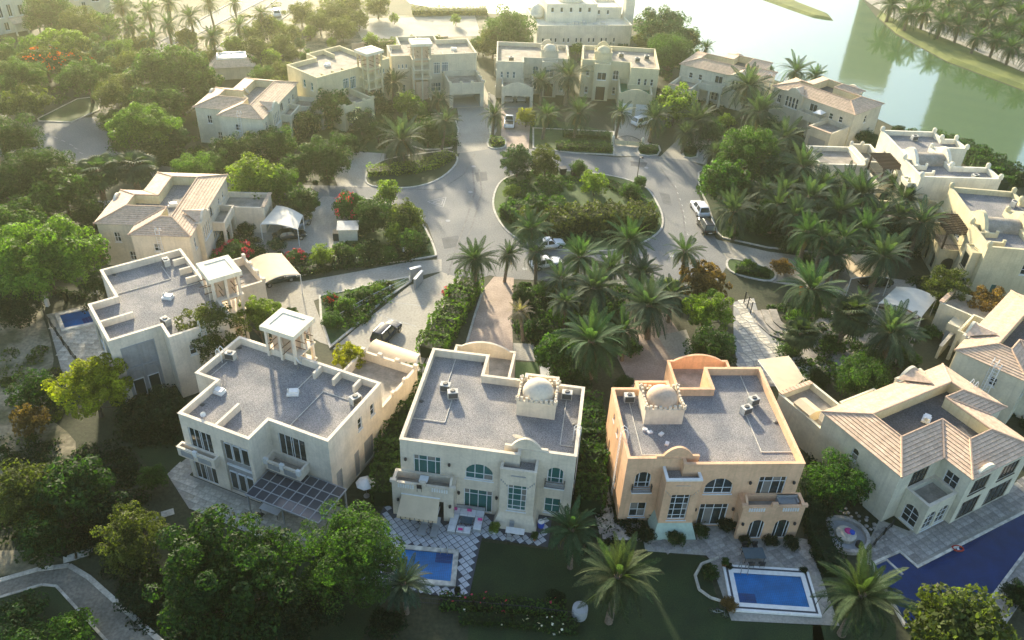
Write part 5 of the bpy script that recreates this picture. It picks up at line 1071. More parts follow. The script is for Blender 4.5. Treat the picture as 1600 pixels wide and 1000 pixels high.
 (568, 462, 16, 'bush', 'mid', 'rounded shrub right of the red flowering one'),
 (590, 452, 13, 'bush', 'lime', 'lime shrub on the kerbed strip'),
 (608, 446, 10, 'bush', 'olive', 'olive shrub at the narrow end of the kerbed strip'),
 (520, 500, 20, 'bush', 'mid', 'shrub at the broad end of the kerbed strip'),
 (455, 488, 12, 'bush', 'bright', 'small shrub in front of the black car sail'),
 (432, 383, 16, 'bush', 'blue', 'silvery shrub below the white shade sail'),
 (462, 402, 18, 'bush', 'mid', 'pink-tipped shrub at the fence', dict(bloom='pink')),
 (535, 395, 22, 'bush', 'mid', 'shrub in the middle of the garden fence'),
 (575, 392, 20, 'bush', 'dark', 'dark shrub right of the white shed'),
 (608, 398, 18, 'bush', 'mid', 'shrub before the light green garden tree'),
 (384, 358, 16, 'bush', 'dark', 'dark block shrub beside the villa annex'),
 (1135, 190, 16, 'bush', 'lime', 'lime shrub by the lakeside palm villa path'),
 (1008, 836, 18, 'bush', 'deep', 'dark shrub left of the green tower foot'),
 (1055, 843, 18, 'bush', 'dark', 'shrub in front of the green tower foot'),
 (1096, 830, 15, 'bush', 'dark', 'shrub right of the green tower foot'),
 (1135, 822, 18, 'bush', 'deep', 'dark shrub beside the peach villa garden door'),
 (1165, 846, 13, 'bush', 'deep', 'shrub left of the first peach porch door'),
 (1205, 846, 14, 'bush', 'deep', 'shrub between the two peach porch doors'),
 (1238, 848, 16, 'bush', 'deep', 'shrub right of the peach porch doors'),
 (1110, 895, 16, 'bush', 'dark', 'shrub in the curved stone planter'),
 (1140, 945, 16, 'bush', 'rust', 'purple-brown bush at the rectangular pool corner'),
 (1138, 885, 8, 'bush', 'deep', 'ball shrub at the top left pool corner'),
 (1256, 892, 8, 'bush', 'deep', 'ball shrub at the top right pool corner'),
 (868, 935, 18, 'bush', 'deep', 'clipped ball beside the garden tank'),
 (600, 770, 20, 'bush', 'deep', 'dark shrub by the garden parasol'),
 (1366, 772, 20, 'bush', 'deep', 'dark shrub against the tiled villa wall above the fire pit'),
 (1282, 868, 18, 'bush', 'deep', 'dark shrub left of the round fire pit'),
 (800, 300, 16, 'bush', 'lime', 'lime hedge block at the left tip of the central island'),
 (792, 332, 16, 'bush', 'mid', 'shrub at the lower left of the central island'),
 (985, 300, 18, 'bush', 'mid', 'low shrub on the right of the central island'),
 (1000, 285, 14, 'bush', 'mid', 'small low shrub under the street lamp'),
 (110, 985, 40, 'bush', 'bright', 'sunlit shrub at the bottom left corner', dict(sq=.7)),
 (30, 960, 44, 'bush', 'dark', 'low dark shrub at the bottom left edge', dict(sq=.6)),
 (40, 1000, 40, 'bush', 'mid', 'shrub cut by the bottom left corner', dict(sq=.6)),
 (215, 935, 34, 'bush', 'deep', 'dark low shrub right of the footpath', dict(sq=.6)),
 (130, 380, 30, 'bush', 'deep', 'dark shrub behind the leaning wreck of timber', dict(sq=.6)),
]
for row in TREES:
    kw = row[6] if len(row) > 6 else {}; tree(*row[:6], name=('flowering_shrub' if kw.get('bloom') else 'garden_shrub') if row[3] == 'bush' else ('flowering_tree' if kw.get('bloom') else 'leafy_tree'), **kw)
PALMS = [
 (745, 408, 34, 5.2, 'palmg', 'date palm at the head of the pink driveway'), (832, 358, 34, 5.5, 'palmg', 'date palm at the lower left of the central island'),
 (840, 398, 30, 4.6, 'palm', 'grey palm just below the island palm'), (897, 402, 38, 4.8, 'palmg', 'date palm right of the two parked white cars'),
 (985, 382, 40, 5.5, 'palmg', 'date palm at the lower right of the central island'), (1074, 398, 34, 5.6, 'palmg', 'date palm at the right bend of the ring road'),
 (925, 452, 46, 4.6, 'palm', 'grey-green palm below the parked white cars'), (1002, 425, 30, 3.4, 'palm', 'bluish short palm right of the grey-green one'),
 (1020, 478, 54, 4.8, 'palm', 'broad palm above the peach villa drive'), (930, 535, 60, 5.0, 'palmg', 'big star-shaped palm behind the domed villas'),
 (820, 490, 22, 4.0, 'dead', 'dead grey drooping palm beside the pink driveway'), (897, 838, 46, 4.2, 'palmg', 'palm at the right end of the tiled patio'),
 (962, 910, 70, 5.2, 'palmy', 'large sunlit palm on the dark lawn in the foreground'), (1342, 930, 74, 5.2, 'palmy', 'large palm between the two foreground pools'),
 (634, 915, 42, 3.6, 'palm', 'thin grey palm at the near pool corner', dict(detail=True)),
 (1155, 332, 36, 4.5, 'palm', 'palm beside the parked black car'), (1250, 262, 40, 5.5, 'palm', 'tall palm below the lakeside villa with awning'),
 (1222, 212, 32, 5, 'palm', 'palm left of the lakeside villa with awning'), (1190, 176, 36, 5, 'palm', 'lower of the two palms before the lakeside door'),
 (1170, 138, 38, 6, 'palm', 'tall palm covering the lakeside villa corner'), (1262, 362, 36, 5.5, 'palmg', 'palm in the lower grove row nearest the dome trees'),
 (1228, 300, 32, 5, 'palm', 'palm in the grove below the tall palm'), (1265, 312, 40, 5.5, 'palm', 'wide palm in the middle of the grove'),
 (1210, 232, 28, 5, 'palm', 'palm half hidden behind the dome tree'), (1350, 305, 42, 6, 'palm', 'palm in front of the white pergola villa'),
 (1308, 330, 36, 5.5, 'palm', 'palm between the wide grove palm and the white villa'), (1370, 338, 34, 5.5, 'palm', 'palm below the arched porch of the white villa'),
 (1290, 372, 32, 6, 'palmg', 'slim-trunk palm in the lower grove row'), (1325, 375, 36, 6.5, 'palmg', 'tall palm at the right end of the lower grove row'),
 (1375, 405, 46, 6.2, 'palm', 'large palm in front of the flat annex roof'), (1437, 352, 42, 6, 'palm', 'palm beside the lattice pergola'),
 (1265, 452, 54, 5, 'palmg', 'palm with orange date clusters beside the right driveway', dict(fruit=True)),
 (1395, 520, 54, 4.5, 'palm', 'wide palm below the right shade sail'), (1340, 478, 28, 4, 'palm', 'small palm right of the date-bearing palm'),
 (1322, 495, 30, 5.2, 'palmy', 'taller fan palm by the curved steps', dict(fan=True)), (1248, 522, 26, 3.2, 'palmy', 'shorter fan palm by the curved steps', dict(fan=True)),
 (1190, 298, 28, 4, 'palm', 'palm tucked between dome trees and grove'), (1395, 290, 24, 3.5, 'palmg', 'small palm at the white villa wall'), (1300, 290, 26, 4, 'palmg', 'small bright palm under the white annex'),
 (1240, 112, 28, 4, 'palmg', 'left palm on the lake shore above the tiled roof'), (1272, 120, 20, 3, 'palmg', 'right palm on the lake shore above the tiled roof'), (1100, 76, 15, 4, 'palmg', 'lone palm on the lake shore left of the tiled roofs'),
 (150, 268, 30, 4.5, 'palmg', 'left fan palm behind the cream tiled villa', dict(fan=True)), (208, 262, 32, 4.5, 'palm', 'right fan palm behind the cream tiled villa', dict(fan=True)),
 (628, 222, 40, 3.6, 'palm', 'feathery palm near the ring road junction'), (690, 190, 24, 5, 'palm', 'slim palm left of the upper driveway'), (684, 158, 24, 3.5, 'palm', 'short palm in front of the far bay window'), (612, 130, 24, 4, 'palm', 'palm between the two wind tower villas'),
 (770, 180, 24, 4.5, 'palm', 'palm on the strip between the upper driveways'), (850, 180, 26, 4.5, 'palmg', 'palm on the lawn before the sand-yellow villa'), (900, 178, 28, 4.5, 'palm', 'middle palm on the upper lawn'), (966, 178, 24, 4.5, 'palm', 'palm left of the arched iron gate'), (1020, 184, 28, 4.5, 'palm', 'palm beside the white car in the gated drive'),
 (886, 118, 32, 6, 'palm', 'tallest palm between the two yellow garage villas'), (846, 128, 22, 5, 'palm', 'palm in front of the arched window of the sand-yellow villa'), (1086, 188, 32, 4, 'palm', 'palm right of the pale feathery tree'), (1120, 240, 24, 3, 'palm', 'short palm before the big dome tree'), (1070, 210, 22, 3.5, 'palm', 'short palm behind the driveway hedge'),
 (872, 436, 34, 4.2, 'palm', 'palm between the lower white car and the grey-green palm'), (955, 418, 30, 4.5, 'palmg', 'palm left of the bluish short palm'), (1052, 462, 34, 4.0, 'palm', 'palm right of the broad centre palm'), (978, 520, 36, 4.0, 'palmg', 'palm right above the star-shaped palm'), (884, 478, 30, 4.2, 'palm', 'palm behind the bright round centre tree'), (790, 400, 22, 4.0, 'palm', 'small palm at the top of the pink driveway'),
 (1212, 322, 32, 4.5, 'palm', 'palm right of the kerb palm in the grove'), (1284, 296, 34, 5, 'palm', 'palm below the white annex wall'), (1328, 298, 34, 5, 'palm', 'palm left of the arched white porch'), (1398, 342, 36, 5, 'palm', 'palm under the timber pergola balcony'), (1240, 335, 32, 5, 'palm', 'palm in the second grove row from the road'), (1345, 362, 34, 5.5, 'palmg', 'palm between the arched porch and the tall row palm'), (1412, 312, 30, 4.5, 'palm', 'palm at the corner of the white villa'), (1305, 398, 30, 5, 'palm', 'palm beside the flat sand sail'),
 (262, 8, 20, 5, 'palmg', 'avenue palm at top edge left of the carriageway'), (205, 40, 22, 5, 'palmg', 'left palm of the near avenue row'), (236, 62, 20, 4.5, 'palmg', 'short palm at the near avenue end'), (172, 58, 20, 4, 'palmg', 'palm behind the olive tree at upper left'), (262, 38, 20, 6, 'palmg', 'palm with clear trunk beside the avenue kerb'), (300, 28, 20, 6, 'palmg', 'second palm along the avenue kerb'), (232, 20, 20, 5, 'palmg', 'palm right of the bright upper left tree'),
 (336, 58, 20, 6, 'palmg', 'median palm nearest the kiosk'), (372, 42, 18, 6, 'palmg', 'second median palm beyond the kiosk'), (404, 22, 17, 6, 'palmg', 'third median palm from the kiosk'), (330, 8, 18, 6, 'palmg', 'palm at top edge between the carriageways'), (296, 80, 20, 3, 'palmg', 'low palm on the avenue verge'), (366, 8, 16, 6, 'palmg', 'farthest palm between the carriageways'), (190, 12, 20, 5, 'palmg', 'palm at top edge beside the bright tree'),
]
for row in PALMS: palm(*row[:6], **(row[6] if len(row) > 6 else {}))
def_bank = [('lowest', [(1392, 8), (1420, 24), (1446, 22), (1472, 36), (1500, 42), (1526, 58), (1556, 64), (1582, 76), (1612, 86)]), ('middle', [(1440, 0), (1480, 8), (1512, 20), (1542, 32), (1572, 44), (1598, 56)]), ('upper', [(1455, -12), (1496, -6), (1530, 4), (1562, 12), (1592, 24)])]
for row, pts in def_bank:
    for (x, y), od in zip(pts, ('first', 'second', 'third', 'fourth', 'fifth', 'sixth', 'seventh', 'eighth', 'ninth')):
        palm(x, y, 24, 4.5, 'palmg', od+' palm from the left in the '+row+' plantation row above the promenade', group='palms of the lakeside plantation')
# hedges
hedge([(576, 272), (600, 270), (640, 268), (680, 258), (704, 244)], 2.6, 1.1, 'lime', 'long clipped lime hedge along the ring road')
hedge([(735, 450), (700, 510), (672, 560)], 3.2, 2.2, 'bright', 'tall bright hedge between the forecourt and the pink driveway', ls=.3)
hedge([(648, 600), (628, 660), (610, 720), (600, 790)], 2.4, 2.6, 'mid', 'tall hedge squeezed between the ivory and the cream villa', ls=.3)
hedge([(918, 640), (922, 700), (922, 800)], 2.6, 2.4, 'mid', 'tall hedge between the cream and the peach villa', ls=.3)
hedge([(870, 232), (955, 236)], 2.2, 1.1, 'mid', 'clipped hedge left of the arched iron gate')
hedge([(880, 213), (952, 217)], 1.6, 1.0, 'dark', 'second hedge behind the gate hedge')
hedge([(1000, 236), (1026, 238)], 2.0, 1.1, 'dark', 'short hedge right of the arched iron gate')
hedge([(1070, 236), (1086, 240)], 1.6, 1.2, 'dark', 'small hedge block at the shady driveway')
hedge([(768, 225), (786, 224)], 2.0, 1.0, 'lime', 'small lime hedge at the end of the driveway strip')
hedge([(692, 222), (712, 226)], 1.6, 1.0, 'mid', 'small hedge left of the upper driveway')
hedge([(812, 362), (850, 365), (900, 352), (950, 350), (1020, 350)], 4.0, 2.6, 'olive', 'tall dark hedge across the front of the central island', name='tall_hedge', ls=.34)
hedge([(790, 345), (840, 330), (880, 338)], 3.0, 2.2, 'mid', 'tall hedge at the left front of the central island', name='tall_hedge', ls=.32)
hedge([(945, 285), (985, 305), (1015, 330)], 2.4, .6, 'mid', 'low hedge curving inside the central island')
hedge([(1150, 425), (1200, 432)], 1.4, 1.0, 'dark', 'low hedge along the small right verge')
hedge([(445, 432), (520, 418), (600, 408), (640, 404)], 1.6, .9, 'dark', 'flowering hedge along the lower garden fence', bloom='whitef')
hedge([(360, 500), (345, 530)], 1.2, 1.0, 'mid', 'short hedge beside the fine-leaved olive tree')
hedge([(690, 945), (790, 950), (880, 958)], 1.3, .8, 'mid', 'flowering hedge along the fence below the near pool', bloom='pink')
hedge([(720, 968), (800, 972), (900, 985)], 1.2, .7, 'dark', 'white-flowering hedge below the pink one', bloom='whitef')
hedge([(1478, 232), (1520, 246), (1600, 292)], 3.0, 2.2, 'dark', 'dark hedge on the lake shore behind the white villa', ls=.3)
hedge([(1515, 250), (1560, 300)], 3.2, 2.4, 'mid', 'green hedge between the white and the pale yellow villa', ls=.3)
hedge([(1262, 760), (1275, 840), (1300, 900)], 2.0, 1.8, 'deep', 'dark hedge right of the peach villa')
hedge([(645, 22), (760, 22)], 3, 1.6, 'olive', 'hedge along the far side of the parking lot')
hedge([(570, 76), (660, 70)], 3, 1.6, 'olive', 'hedge along the near side of the parking lot')
hedge([(1010, 805), (1100, 812)], 1.0, .7, 'deep', 'low dark hedge under the peach tower')
cover([([(808, 440), (1000, 450), (972, 500), (958, 560), (862, 604), (862, 560), (808, 534)], 8000, 'dark', .7),
       ([(1100, 280), (1250, 180), (1420, 270), (1440, 400), (1300, 400), (1130, 370)], 11000, 'deep', .7),
       ([(1200, 470), (1300, 460), (1430, 520), (1400, 600), (1290, 620), (1230, 590)], 5000, 'dark', .6),
       ([(0, 240), (150, 260), (200, 300), (150, 500), (0, 470)], 6000, 'deep', .6), ([(160, 250), (500, 200), (520, 285), (420, 290), (300, 265)], 7000, 'dark', .7),
       ([(0, 80), (240, 85), (330, 130), (330, 240), (180, 240), (160, 150), (0, 180)], 8000, 'mid', .6), ([(0, 20), (240, 0), (240, 80), (0, 90)], 5000, 'mid', .5),
       ([(560, 318), (650, 340), (675, 400), (430, 435), (430, 402), (530, 396)], 6500, 'dark', .8), ([(790, 285), (840, 268), (900, 270), (890, 300), (800, 360)], 3500, 'mid', .6), ([(800, 345), (1020, 345), (1000, 380), (850, 385)], 3500, 'deep', .5),
       ([(500, 470), (640, 436), (560, 510), (515, 540)], 2500, 'mid', .8), ([(180, 590), (280, 610), (270, 700), (200, 690)], 3500, 'deep', .7), ([(0, 690), (200, 700), (240, 860), (0, 860)], 6000, 'deep', .6),
       ([(150, 880), (330, 870), (420, 1000), (240, 1000)], 3500, 'deep', .3), ([(0, 500), (90, 560), (110, 690), (0, 690)], 900, 'olive', .4), ([(480, 140), (610, 150), (700, 180), (720, 230), (560, 240)], 4500, 'dark', .6),
       ([(1390, -40), (1700, -40), (1700, 110), (1500, 45)], 9000, 'mid', .6), ([(240, 90), (420, 0), (560, 0), (420, 120), (300, 110)], 3000, 'olive', .5), ([(880, 60), (1080, 30), (1110, 100), (1030, 150), (905, 100)], 4000, 'blue', .8),
       ([(1030, 150), (1130, 150), (1160, 240), (1080, 240)], 3000, 'dark', .6), ([(1420, 440), (1560, 440), (1560, 500), (1470, 500)], 2500, 'dark', .6), ([(1255, 690), (1330, 700), (1345, 780), (1290, 800), (1270, 800)], 3000, 'deep', .7), ([(1560, 590), (1640, 560), (1660, 760), (1590, 700)], 2500, 'deep', .6),
       ([(930, 780), (1000, 800), (1000, 880), (900, 860)], 800, 'deep', .4), ([(270, 380), (390, 360), (420, 400), (300, 420)], 3000, 'dark', .8), ([(1380, 200), (1480, 210), (1600, 270), (1600, 300), (1500, 250)], 3500, 'dark', .6)])
# ------------------------------------------------------------------ pools and paving
def paving(name, poly, size, mat, z=.05, parent=None, base='grout', gap=.035, jit=0.0, rot=0.0, holes=(), h=.03, clip=.5):
    """paved area: bed plus one object for each slab; poly in world coordinates"""
    root = parent or tag(empty(name), kind='structure'); w = ccw(poly)
    MB().poly([(x, y, z) for x, y in w]).build('bedding', MA[base if mat == 'whitetile' else {'rock': 'shade'}.get(mat, 'paver')], root)
    ca, sa = math.cos(rot), math.sin(rot); tr = lambda x, y: (x*ca-y*sa, x*sa+y*ca); iv = lambda x, y: (x*ca+y*sa, -x*sa+y*ca)
    L = [iv(*p) for p in w]; x0, x1 = min(p[0] for p in L), max(p[0] for p in L); y0, y1 = min(p[1] for p in L), max(p[1] for p in L)
    nx, ny = int((x1-x0)/size)+1, int((y1-y0)/size)+1; J = {}
    jt = lambda i, j: J.setdefault((i, j), (x0+i*size+random.uniform(-jit, jit)*size, y0+j*size+random.uniform(-jit, jit)*size)); sh = None; k = 0
    for i in range(nx):
        for j in range(ny):
            q = [jt(i, j), jt(i+1, j), jt(i+1, j+1), jt(i, j+1)]; c = (sum(p[0] for p in q)/4, sum(p[1] for p in q)/4); cw = tr(*c)
            pts = [tr(*(c[0]+(p[0]-c[0])*.55, c[1]+(p[1]-c[1])*.55)) for p in q]
            if sum(inside(p, w) for p in pts) < 4 or any(inside(cw, hh) for hh in holes) or any(inside(p, hh) for hh in holes for p in pts): continue
            if jit:
                pi = inset(q, gap/2); mb = MB(); zz = h+random.uniform(-.008, .008)
                mb.prism([(tr(*p)[0]-cw[0], tr(*p)[1]-cw[1]) for p in pi], 0, zz); o = mb.build('flagstone', MA[mat], root)
            else:
                if sh is None: s = size/2-gap/2; sh = MB().box(-s, -s, 0, s, s, h).mesh('paving_tile'); sh.materials.append(MA[mat])
                o = link(bpy.data.objects.new('paving_tile', sh), root); o.rotation_euler = (random.uniform(-.004, .004), random.uniform(-.004, .004), rot)
            o.location = (cw[0], cw[1], z); k += 1
    return root
def pool(label, corners, mat='pool', cop=.45, double=False, name='swimming_pool', ladder=None, z=.2):
    """corners: outline of the water in world coordinates"""
    w = ccw(corners); c = Vector((sum(p[0] for p in w)/len(w), sum(p[1] for p in w)/len(w), 0)); t = thing(name, label, 'pool', c); w = [(x-c.x, y-c.y) for x, y in w]
    MB().poly([(x, y, z-.085) for x, y in inset(w, -.03)]).build('pool_floor', MA[mat+'floor'], t)
    MB().poly([(x, y, z-.02) for x, y in inset(w, -.04)]).build('water', MA[mat], t)
    e = Vector(w[1])-Vector(w[0]); e.normalize(); nn = Vector((-e.y, e.x)); q = Vector(w[0])
    for i in range(3): MB().prism([tuple(q+e*.05+nn*(.06+.34*i)), tuple(q+e*1.5+nn*(.06+.34*i)), tuple(q+e*1.5+nn*(.36+.34*i)), tuple(q+e*.05+nn*(.36+.34*i))], z-.09, z-.035-.014*i).build('pool_step', MA['poolstep'], t)
    ring(MB(), inset(w, -cop), w, .0, z+.05).build('coping', MA['white' if double else 'rock'], t)
    if double:
        ring(MB(), inset(w, -cop-.2), inset(w, -cop-.004), 0, z+.03).build('dark_border', MA['grout'], t); ring(MB(), inset(w, -cop-.42), inset(w, -cop-.204), 0, z+.05).build('outer_border', MA['white'], t)
    if ladder is not None:
        p = Vector((*ladder, 0))-c; mb = MB()
        for s in (-.3, .3): mb.path([(p.x+s, p.y+.5, z), (p.x+s, p.y+.45, z+.8), (p.x+s, p.y+.1, z+.95), (p.x+s, p.y-.25, z+.5), (p.x+s, p.y-.3, z-.05)], .035, 5)
        mb.build('pool_ladder', MA['steel'], t)
    return t
L_ = lambda h, pts: [tuple(h.w(x, y).xy) for x, y in pts]
# cream villa: patio of white diamonds, pool
pw = L_(H3, [(9.75, -6.0), (14.6, -6.3), (14.2, -9.25), (9.4, -8.95)])
pool('rectangular blue pool set in white diamond tiles', pw, ladder=H3.w(10.6, -5.9).xy)
pt = tag(empty('diamond_patio'), kind='structure')
paving('diamond_patio', L_(H3, [(17.3, -.9), (17.3, -10.4), (7.6, -10.4), (7.6, -3.7), (1.6, -3.7), (1.6, -.1), (6.4, -.1), (6.4, -.8)]), .56, 'whitetile', .05, pt, gap=.07, rot=R(45-6.5), holes=[inset(ccw(pw), -.4), L_(H3, [(2.7, 0), (2.7, -2.5), (7.0, -2.5), (7.0, 0)]), L_(H3, [(10.4, -.5), (10.4, -2.45), (16.3, -2.45), (16.3, -.5)])])
# peach villa: pool, stone terrace, lattice side path
pw = L_(H4, [(9.3, -6.2), (15.2, -6.75), (14.9, -9.9), (9.0, -9.3)])
pool('blue pool with white and dark border in front of the peach villa', pw, double=True, cop=.4, ladder=H4.w(10.2, -6.15).xy)
paving('stone_terrace', L_(H4, [(2.0, -2.4), (2.0, -3.6), (7.6, -4.2), (7.9, -10.9), (16.9, -11.6), (17.3, -2.5), (9.5, -.8), (7.0, -.8), (7.0, -2.4)]), .78, 'greystone', .04, jit=.16, rot=R(30), holes=[inset(ccw(pw), -.95), L_(H4, [(10.3, 0), (10.3, -2.4), (16.4, -2.4), (16.4, 0)])])
paving('side_path', L_(H4, [(-.25, -1.6), (-1.9, -1.6), (-2.4, 8.5), (-1.3, 9.0), (-.25, 6)]), .62, 'stone', .03, gap=.05, rot=R(45))
paving('garden_terrace', L_(H4, [(-1.6, -1.0), (-1.6, -2.2), (2.2, -2.4), (2.2, -.2), (0, -.2)]), .6, 'greystone', .045, jit=.1)
# ivory villas
paving('stone_terrace', L_(H1, [(-2.4, -.9), (2.4, -3.4), (16.0, -3.2), (16.2, 2.7), (14.2, 2.7), (7.9, 2.7), (7.9, -.1), (-.4, -.1), (-.5, 1.4), (-2.2, 1.6)]), .72, 'stone', .04, rot=R(-21.8), holes=[L_(H1, [(-.1, .2), (7.82, .2), (7.82, 2.82), (-.1, 2.82)])])
pw = L_(H0, [(16.9, -2.2), (20.0, -2.1), (19.5, .9), (16.4, .9)])
pool('small dark blue pool beside the upper ivory villa', pw)
paving('pool_terrace', L_(H0, [(5.5, -4.6), (21.2, -3.4), (20.6, 2.2), (14.2, 2.4), (9.1, -.15), (5.5, -.2)]), .8, 'stone', .04, jit=.12, holes=[inset(ccw(pw), -.5)])
pool('turquoise pool at the upper tile-roofed villa', [tuple(P(*q).xy) for q in ((316, 199), (328, 182), (347, 183), (343, 200))], 'pool')
# tiled villa on the right: L-shaped dark pool and deck
pp = gp([(1364, 884), (1405, 866), (1433, 890), (1612, 798), (1650, 800), (1600, 862), (1538, 945), (1500, 990), (1414, 976)])
pool('large angular dark blue pool at the lower right', pp, 'deeppool', cop=.25)
paving('pool_deck', gp([(1338, 884), (1374, 812), (1420, 830), (1470, 798), (1490, 812), (1600, 746), (1660, 735), (1660, 790), (1612, 795), (1433, 886), (1405, 862), (1364, 881)]), .85, 'greystone', .04, rot=R(30), jit=.06)
paving('pool_deck', gp([(1540, 948), (1602, 866), (1640, 850), (1640, 870), (1612, 900), (1560, 980), (1536, 962)]), .85, 'greystone', .04, rot=R(35), jit=.06)
sp = thing('spa_step', 'low stone kerb of the spa basin in the dark pool', 'spa', P(1384, 880)); mb = MB()
a0 = P(1384, 880)
for a, b in (((1384, 876), (1410, 900)), ((1366, 884), (1384, 876))): p, q = P(*a)-a0, P(*b)-a0; mb.tube(p+Vector((0, 0, .1)), q+Vector((0, 0, .1)), .16, n=6)
mb.build('kerb', MA['rock'], sp)
paving('flagstone_court', gp([(1146, 472), (1178, 466), (1188, 500), (1204, 524), (1228, 542), (1262, 560), (1275, 590), (1255, 604), (1160, 604), (1150, 560), (1146, 520)]), 1.05, 'rock', .03, jit=.27, rot=R(15), gap=.12)
# curved garden steps
st = thing('garden_steps', 'curved stone garden steps descending beside the flagstone court', 'steps', P(1230, 510)); a0 = P(1230, 510)
for k, off in enumerate((0, 1.0, 2.0)):
    pts = [P(x, y)-a0 for x, y in ((1176, 486), (1184, 508), (1202, 524), (1225, 532), (1262, 540), (1296, 562), (1316, 578))]; mb = MB()
    ns = []
    for i in range(len(pts)): e = (pts[min(i+1, len(pts)-1)]-pts[max(i-1, 0)]).normalized(); ns.append(Vector((-e.y, e.x, 0)))
    a = [tuple((p+n*off).xy) for p, n in zip(pts, ns)]; b = [tuple((p+n*(off+.98)).xy) for p, n in zip(pts, ns)]; mb.prism(ccw(a+b[::-1]), 0, .16+.16*k)
    mb.build('step', MA['greystone'], st)
# ------------------------------------------------------------------ vehicles
def car(rear, front, kind, col, label, name=None, zoff=0.0, group='parked cars'):
    p, q = P(*rear), P(*front); c = (p+q)/2; d = q-p; rz = math.atan2(d.y, d.x); L, W, Hh = dict(suv=(4.7, 1.92, 1.72), sedan=(4.6, 1.82, 1.42), pickup=(5.2, 1.9, 1.75))[kind]
    t = thing(name or kind.replace('suv', 'parked_suv').replace('sedan', 'parked_car'), label, 'car', (c.x, c.y, .02+zoff), rz, group); hl, hw = L/2, W/2; zb = .28; zw = .98 if kind != 'sedan' else .86
    secs = [(-hl, .5, zw-.12, .80), (-hl+.12, .30, zw, .95), (-hl*.45, zb, zw, 1), (hl*.45, zb, zw-.02, 1), (hl-.25, .30, zw-.14, .94), (hl, .48, zw-.30, .78)]
    mb = MB(); vs = []; n = 8
    for x, lo, hi, k in secs:
        w = hw*k; b = .12; vs += [(x, -w+b, lo), (x, w-b, lo), (x, w, lo+b), (x, w, hi-.16), (x, w-.10, hi), (x, -w+.10, hi), (x, -w, hi-.16), (x, -w, lo+b)]
    fs = [(s*n+i, s*n+(i+1) % n, (s+1)*n+(i+1) % n, (s+1)*n+i) for s in range(len(secs)-1) for i in range(n)]+[tuple(range(n-1, -1, -1)), tuple(range((len(secs)-1)*n, len(secs)*n))]
    mb.add(vs, [tuple(reversed(f)) for f in fs[:-2]]+[fs[-2][::-1], fs[-1][::-1]]).build('body', MA[col], t, False)
    xr0, xf0, xr1, xf1 = {'suv': (-hl+.10, hl*.42, -hl+.42, hl*.12), 'sedan': (-hl+.55, hl*.40, -hl*.42, hl*.10), 'pickup': (-hl*.15, hl*.42, -hl*.08, hl*.14)}[kind]; w0, w1 = hw-.10, hw-.30
    lo = [(xr0, -w0, zw-.02), (xf0, -w0, zw-.04), (xf0, w0, zw-.04), (xr0, w0, zw-.02)]; hi = [(xr1, -w1, Hh), (xf1, -w1, Hh), (xf1, w1, Hh), (xr1, w1, Hh)]
    MB().add(lo+hi, [(4, 5, 6, 7), (0, 1, 5, 4), (1, 2, 6, 5), (2, 3, 7, 6), (3, 0, 4, 7)]).build('cabin', MA[col], t)
    for o in t.children:
        bv = o.modifiers.new('bevel', 'BEVEL'); bv.width = .07; bv.segments = 3; bv.limit_method = 'ANGLE'; bv.angle_limit = R(25); o.data.polygons.foreach_set('use_smooth', [True]*len(o.data.polygons))
    def pane(name, a, b, c2, d2, m=.14, off=.012):
        a, b, c2, d2 = map(Vector, (a, b, c2, d2)); n = (b-a).cross(d2-a).normalized()*off; ce = (a+b+c2+d2)/4; MB().poly([ce+(v-ce)*(1-m)+n for v in (a, b, c2, d2)]).build(name, MA['glass'], t)
    pane('windscreen', lo[1], lo[2], hi[2], hi[1]); pane('rear_window', lo[3], lo[0], hi[0], hi[3])
    mid = lambda u, v: tuple((Vector(u)+Vector(v))/2)
    for s, (a, b, c2, d2) in enumerate(((lo[0], lo[1], hi[1], hi[0]), (lo[2], lo[3], hi[3], hi[2]))):
        pane('side_window', a, mid(a, b), mid(c2, d2), d2); pane('side_window', mid(a, b), b, c2, mid(c2, d2))
    for x in (-hl*.62, hl*.62):
        for s in (-1, 1):
            T = lambda m: [(x+v[0], s*(hw-.10)+v[1], .34+v[2]) for v in m]
            w = MB(); ang = [2*math.pi*i/14 for i in range(14)]; a = [(x+.34*math.cos(u), s*(hw-.2), .34+.34*math.sin(u)) for u in ang]; b = [(x+.34*math.cos(u), s*(hw+.015), .34+.34*math.sin(u)) for u in ang]
            w.add(a+b, [(i, (i+1) % 14, 14+(i+1) % 14, 14+i) for i in range(14)]+[tuple(range(14)), tuple(range(27, 13, -1))]); wo = w.build('wheel', MA['tyre'], t)
            MB().add([(x+.2*math.cos(u), s*(hw+.02), .34+.2*math.sin(u)) for u in ang], [tuple(range(14))]).build('rim', MA['rim'], wo)
    for s in (-1, 1):
        MB().box(hl-.16, s*hw*.62-.16, zw-.40, hl-.03, s*hw*.62+.16, zw-.24).build('headlight', MA['alu'], t)
        MB().box(-hl+.01, s*hw*.66-.12, zw-.32, -hl+.10, s*hw*.66+.12, zw-.10).build('tail_light', MA['lampred'], t)
        MB().box(xf0-.35, s*(hw+.0)-.09, zw+.02, xf0-.22, s*(hw+.0)+.09, zw+.17).build('wing_mirror', MA[col], t)
    MB().box(-hl-.012, -.26, zw-.42, -hl+.02, .26, zw-.30).build('number_plate', MA['white'], t)
    if kind == 'suv':
        for s in (-1, 1): MB().tube((xr1+.1, s*(w1-.08), Hh+.05), (xf1-.2, s*(w1-.08), Hh+.05), .03, n=5).build('roof_rail', MA['steel'], t)
    if kind == 'pickup': MB().box(-hl+.15, -hw+.2, zw+.005, -hl*.2, hw-.2, zw+.01).build('load_bed', MA['dark'], t)
    return t
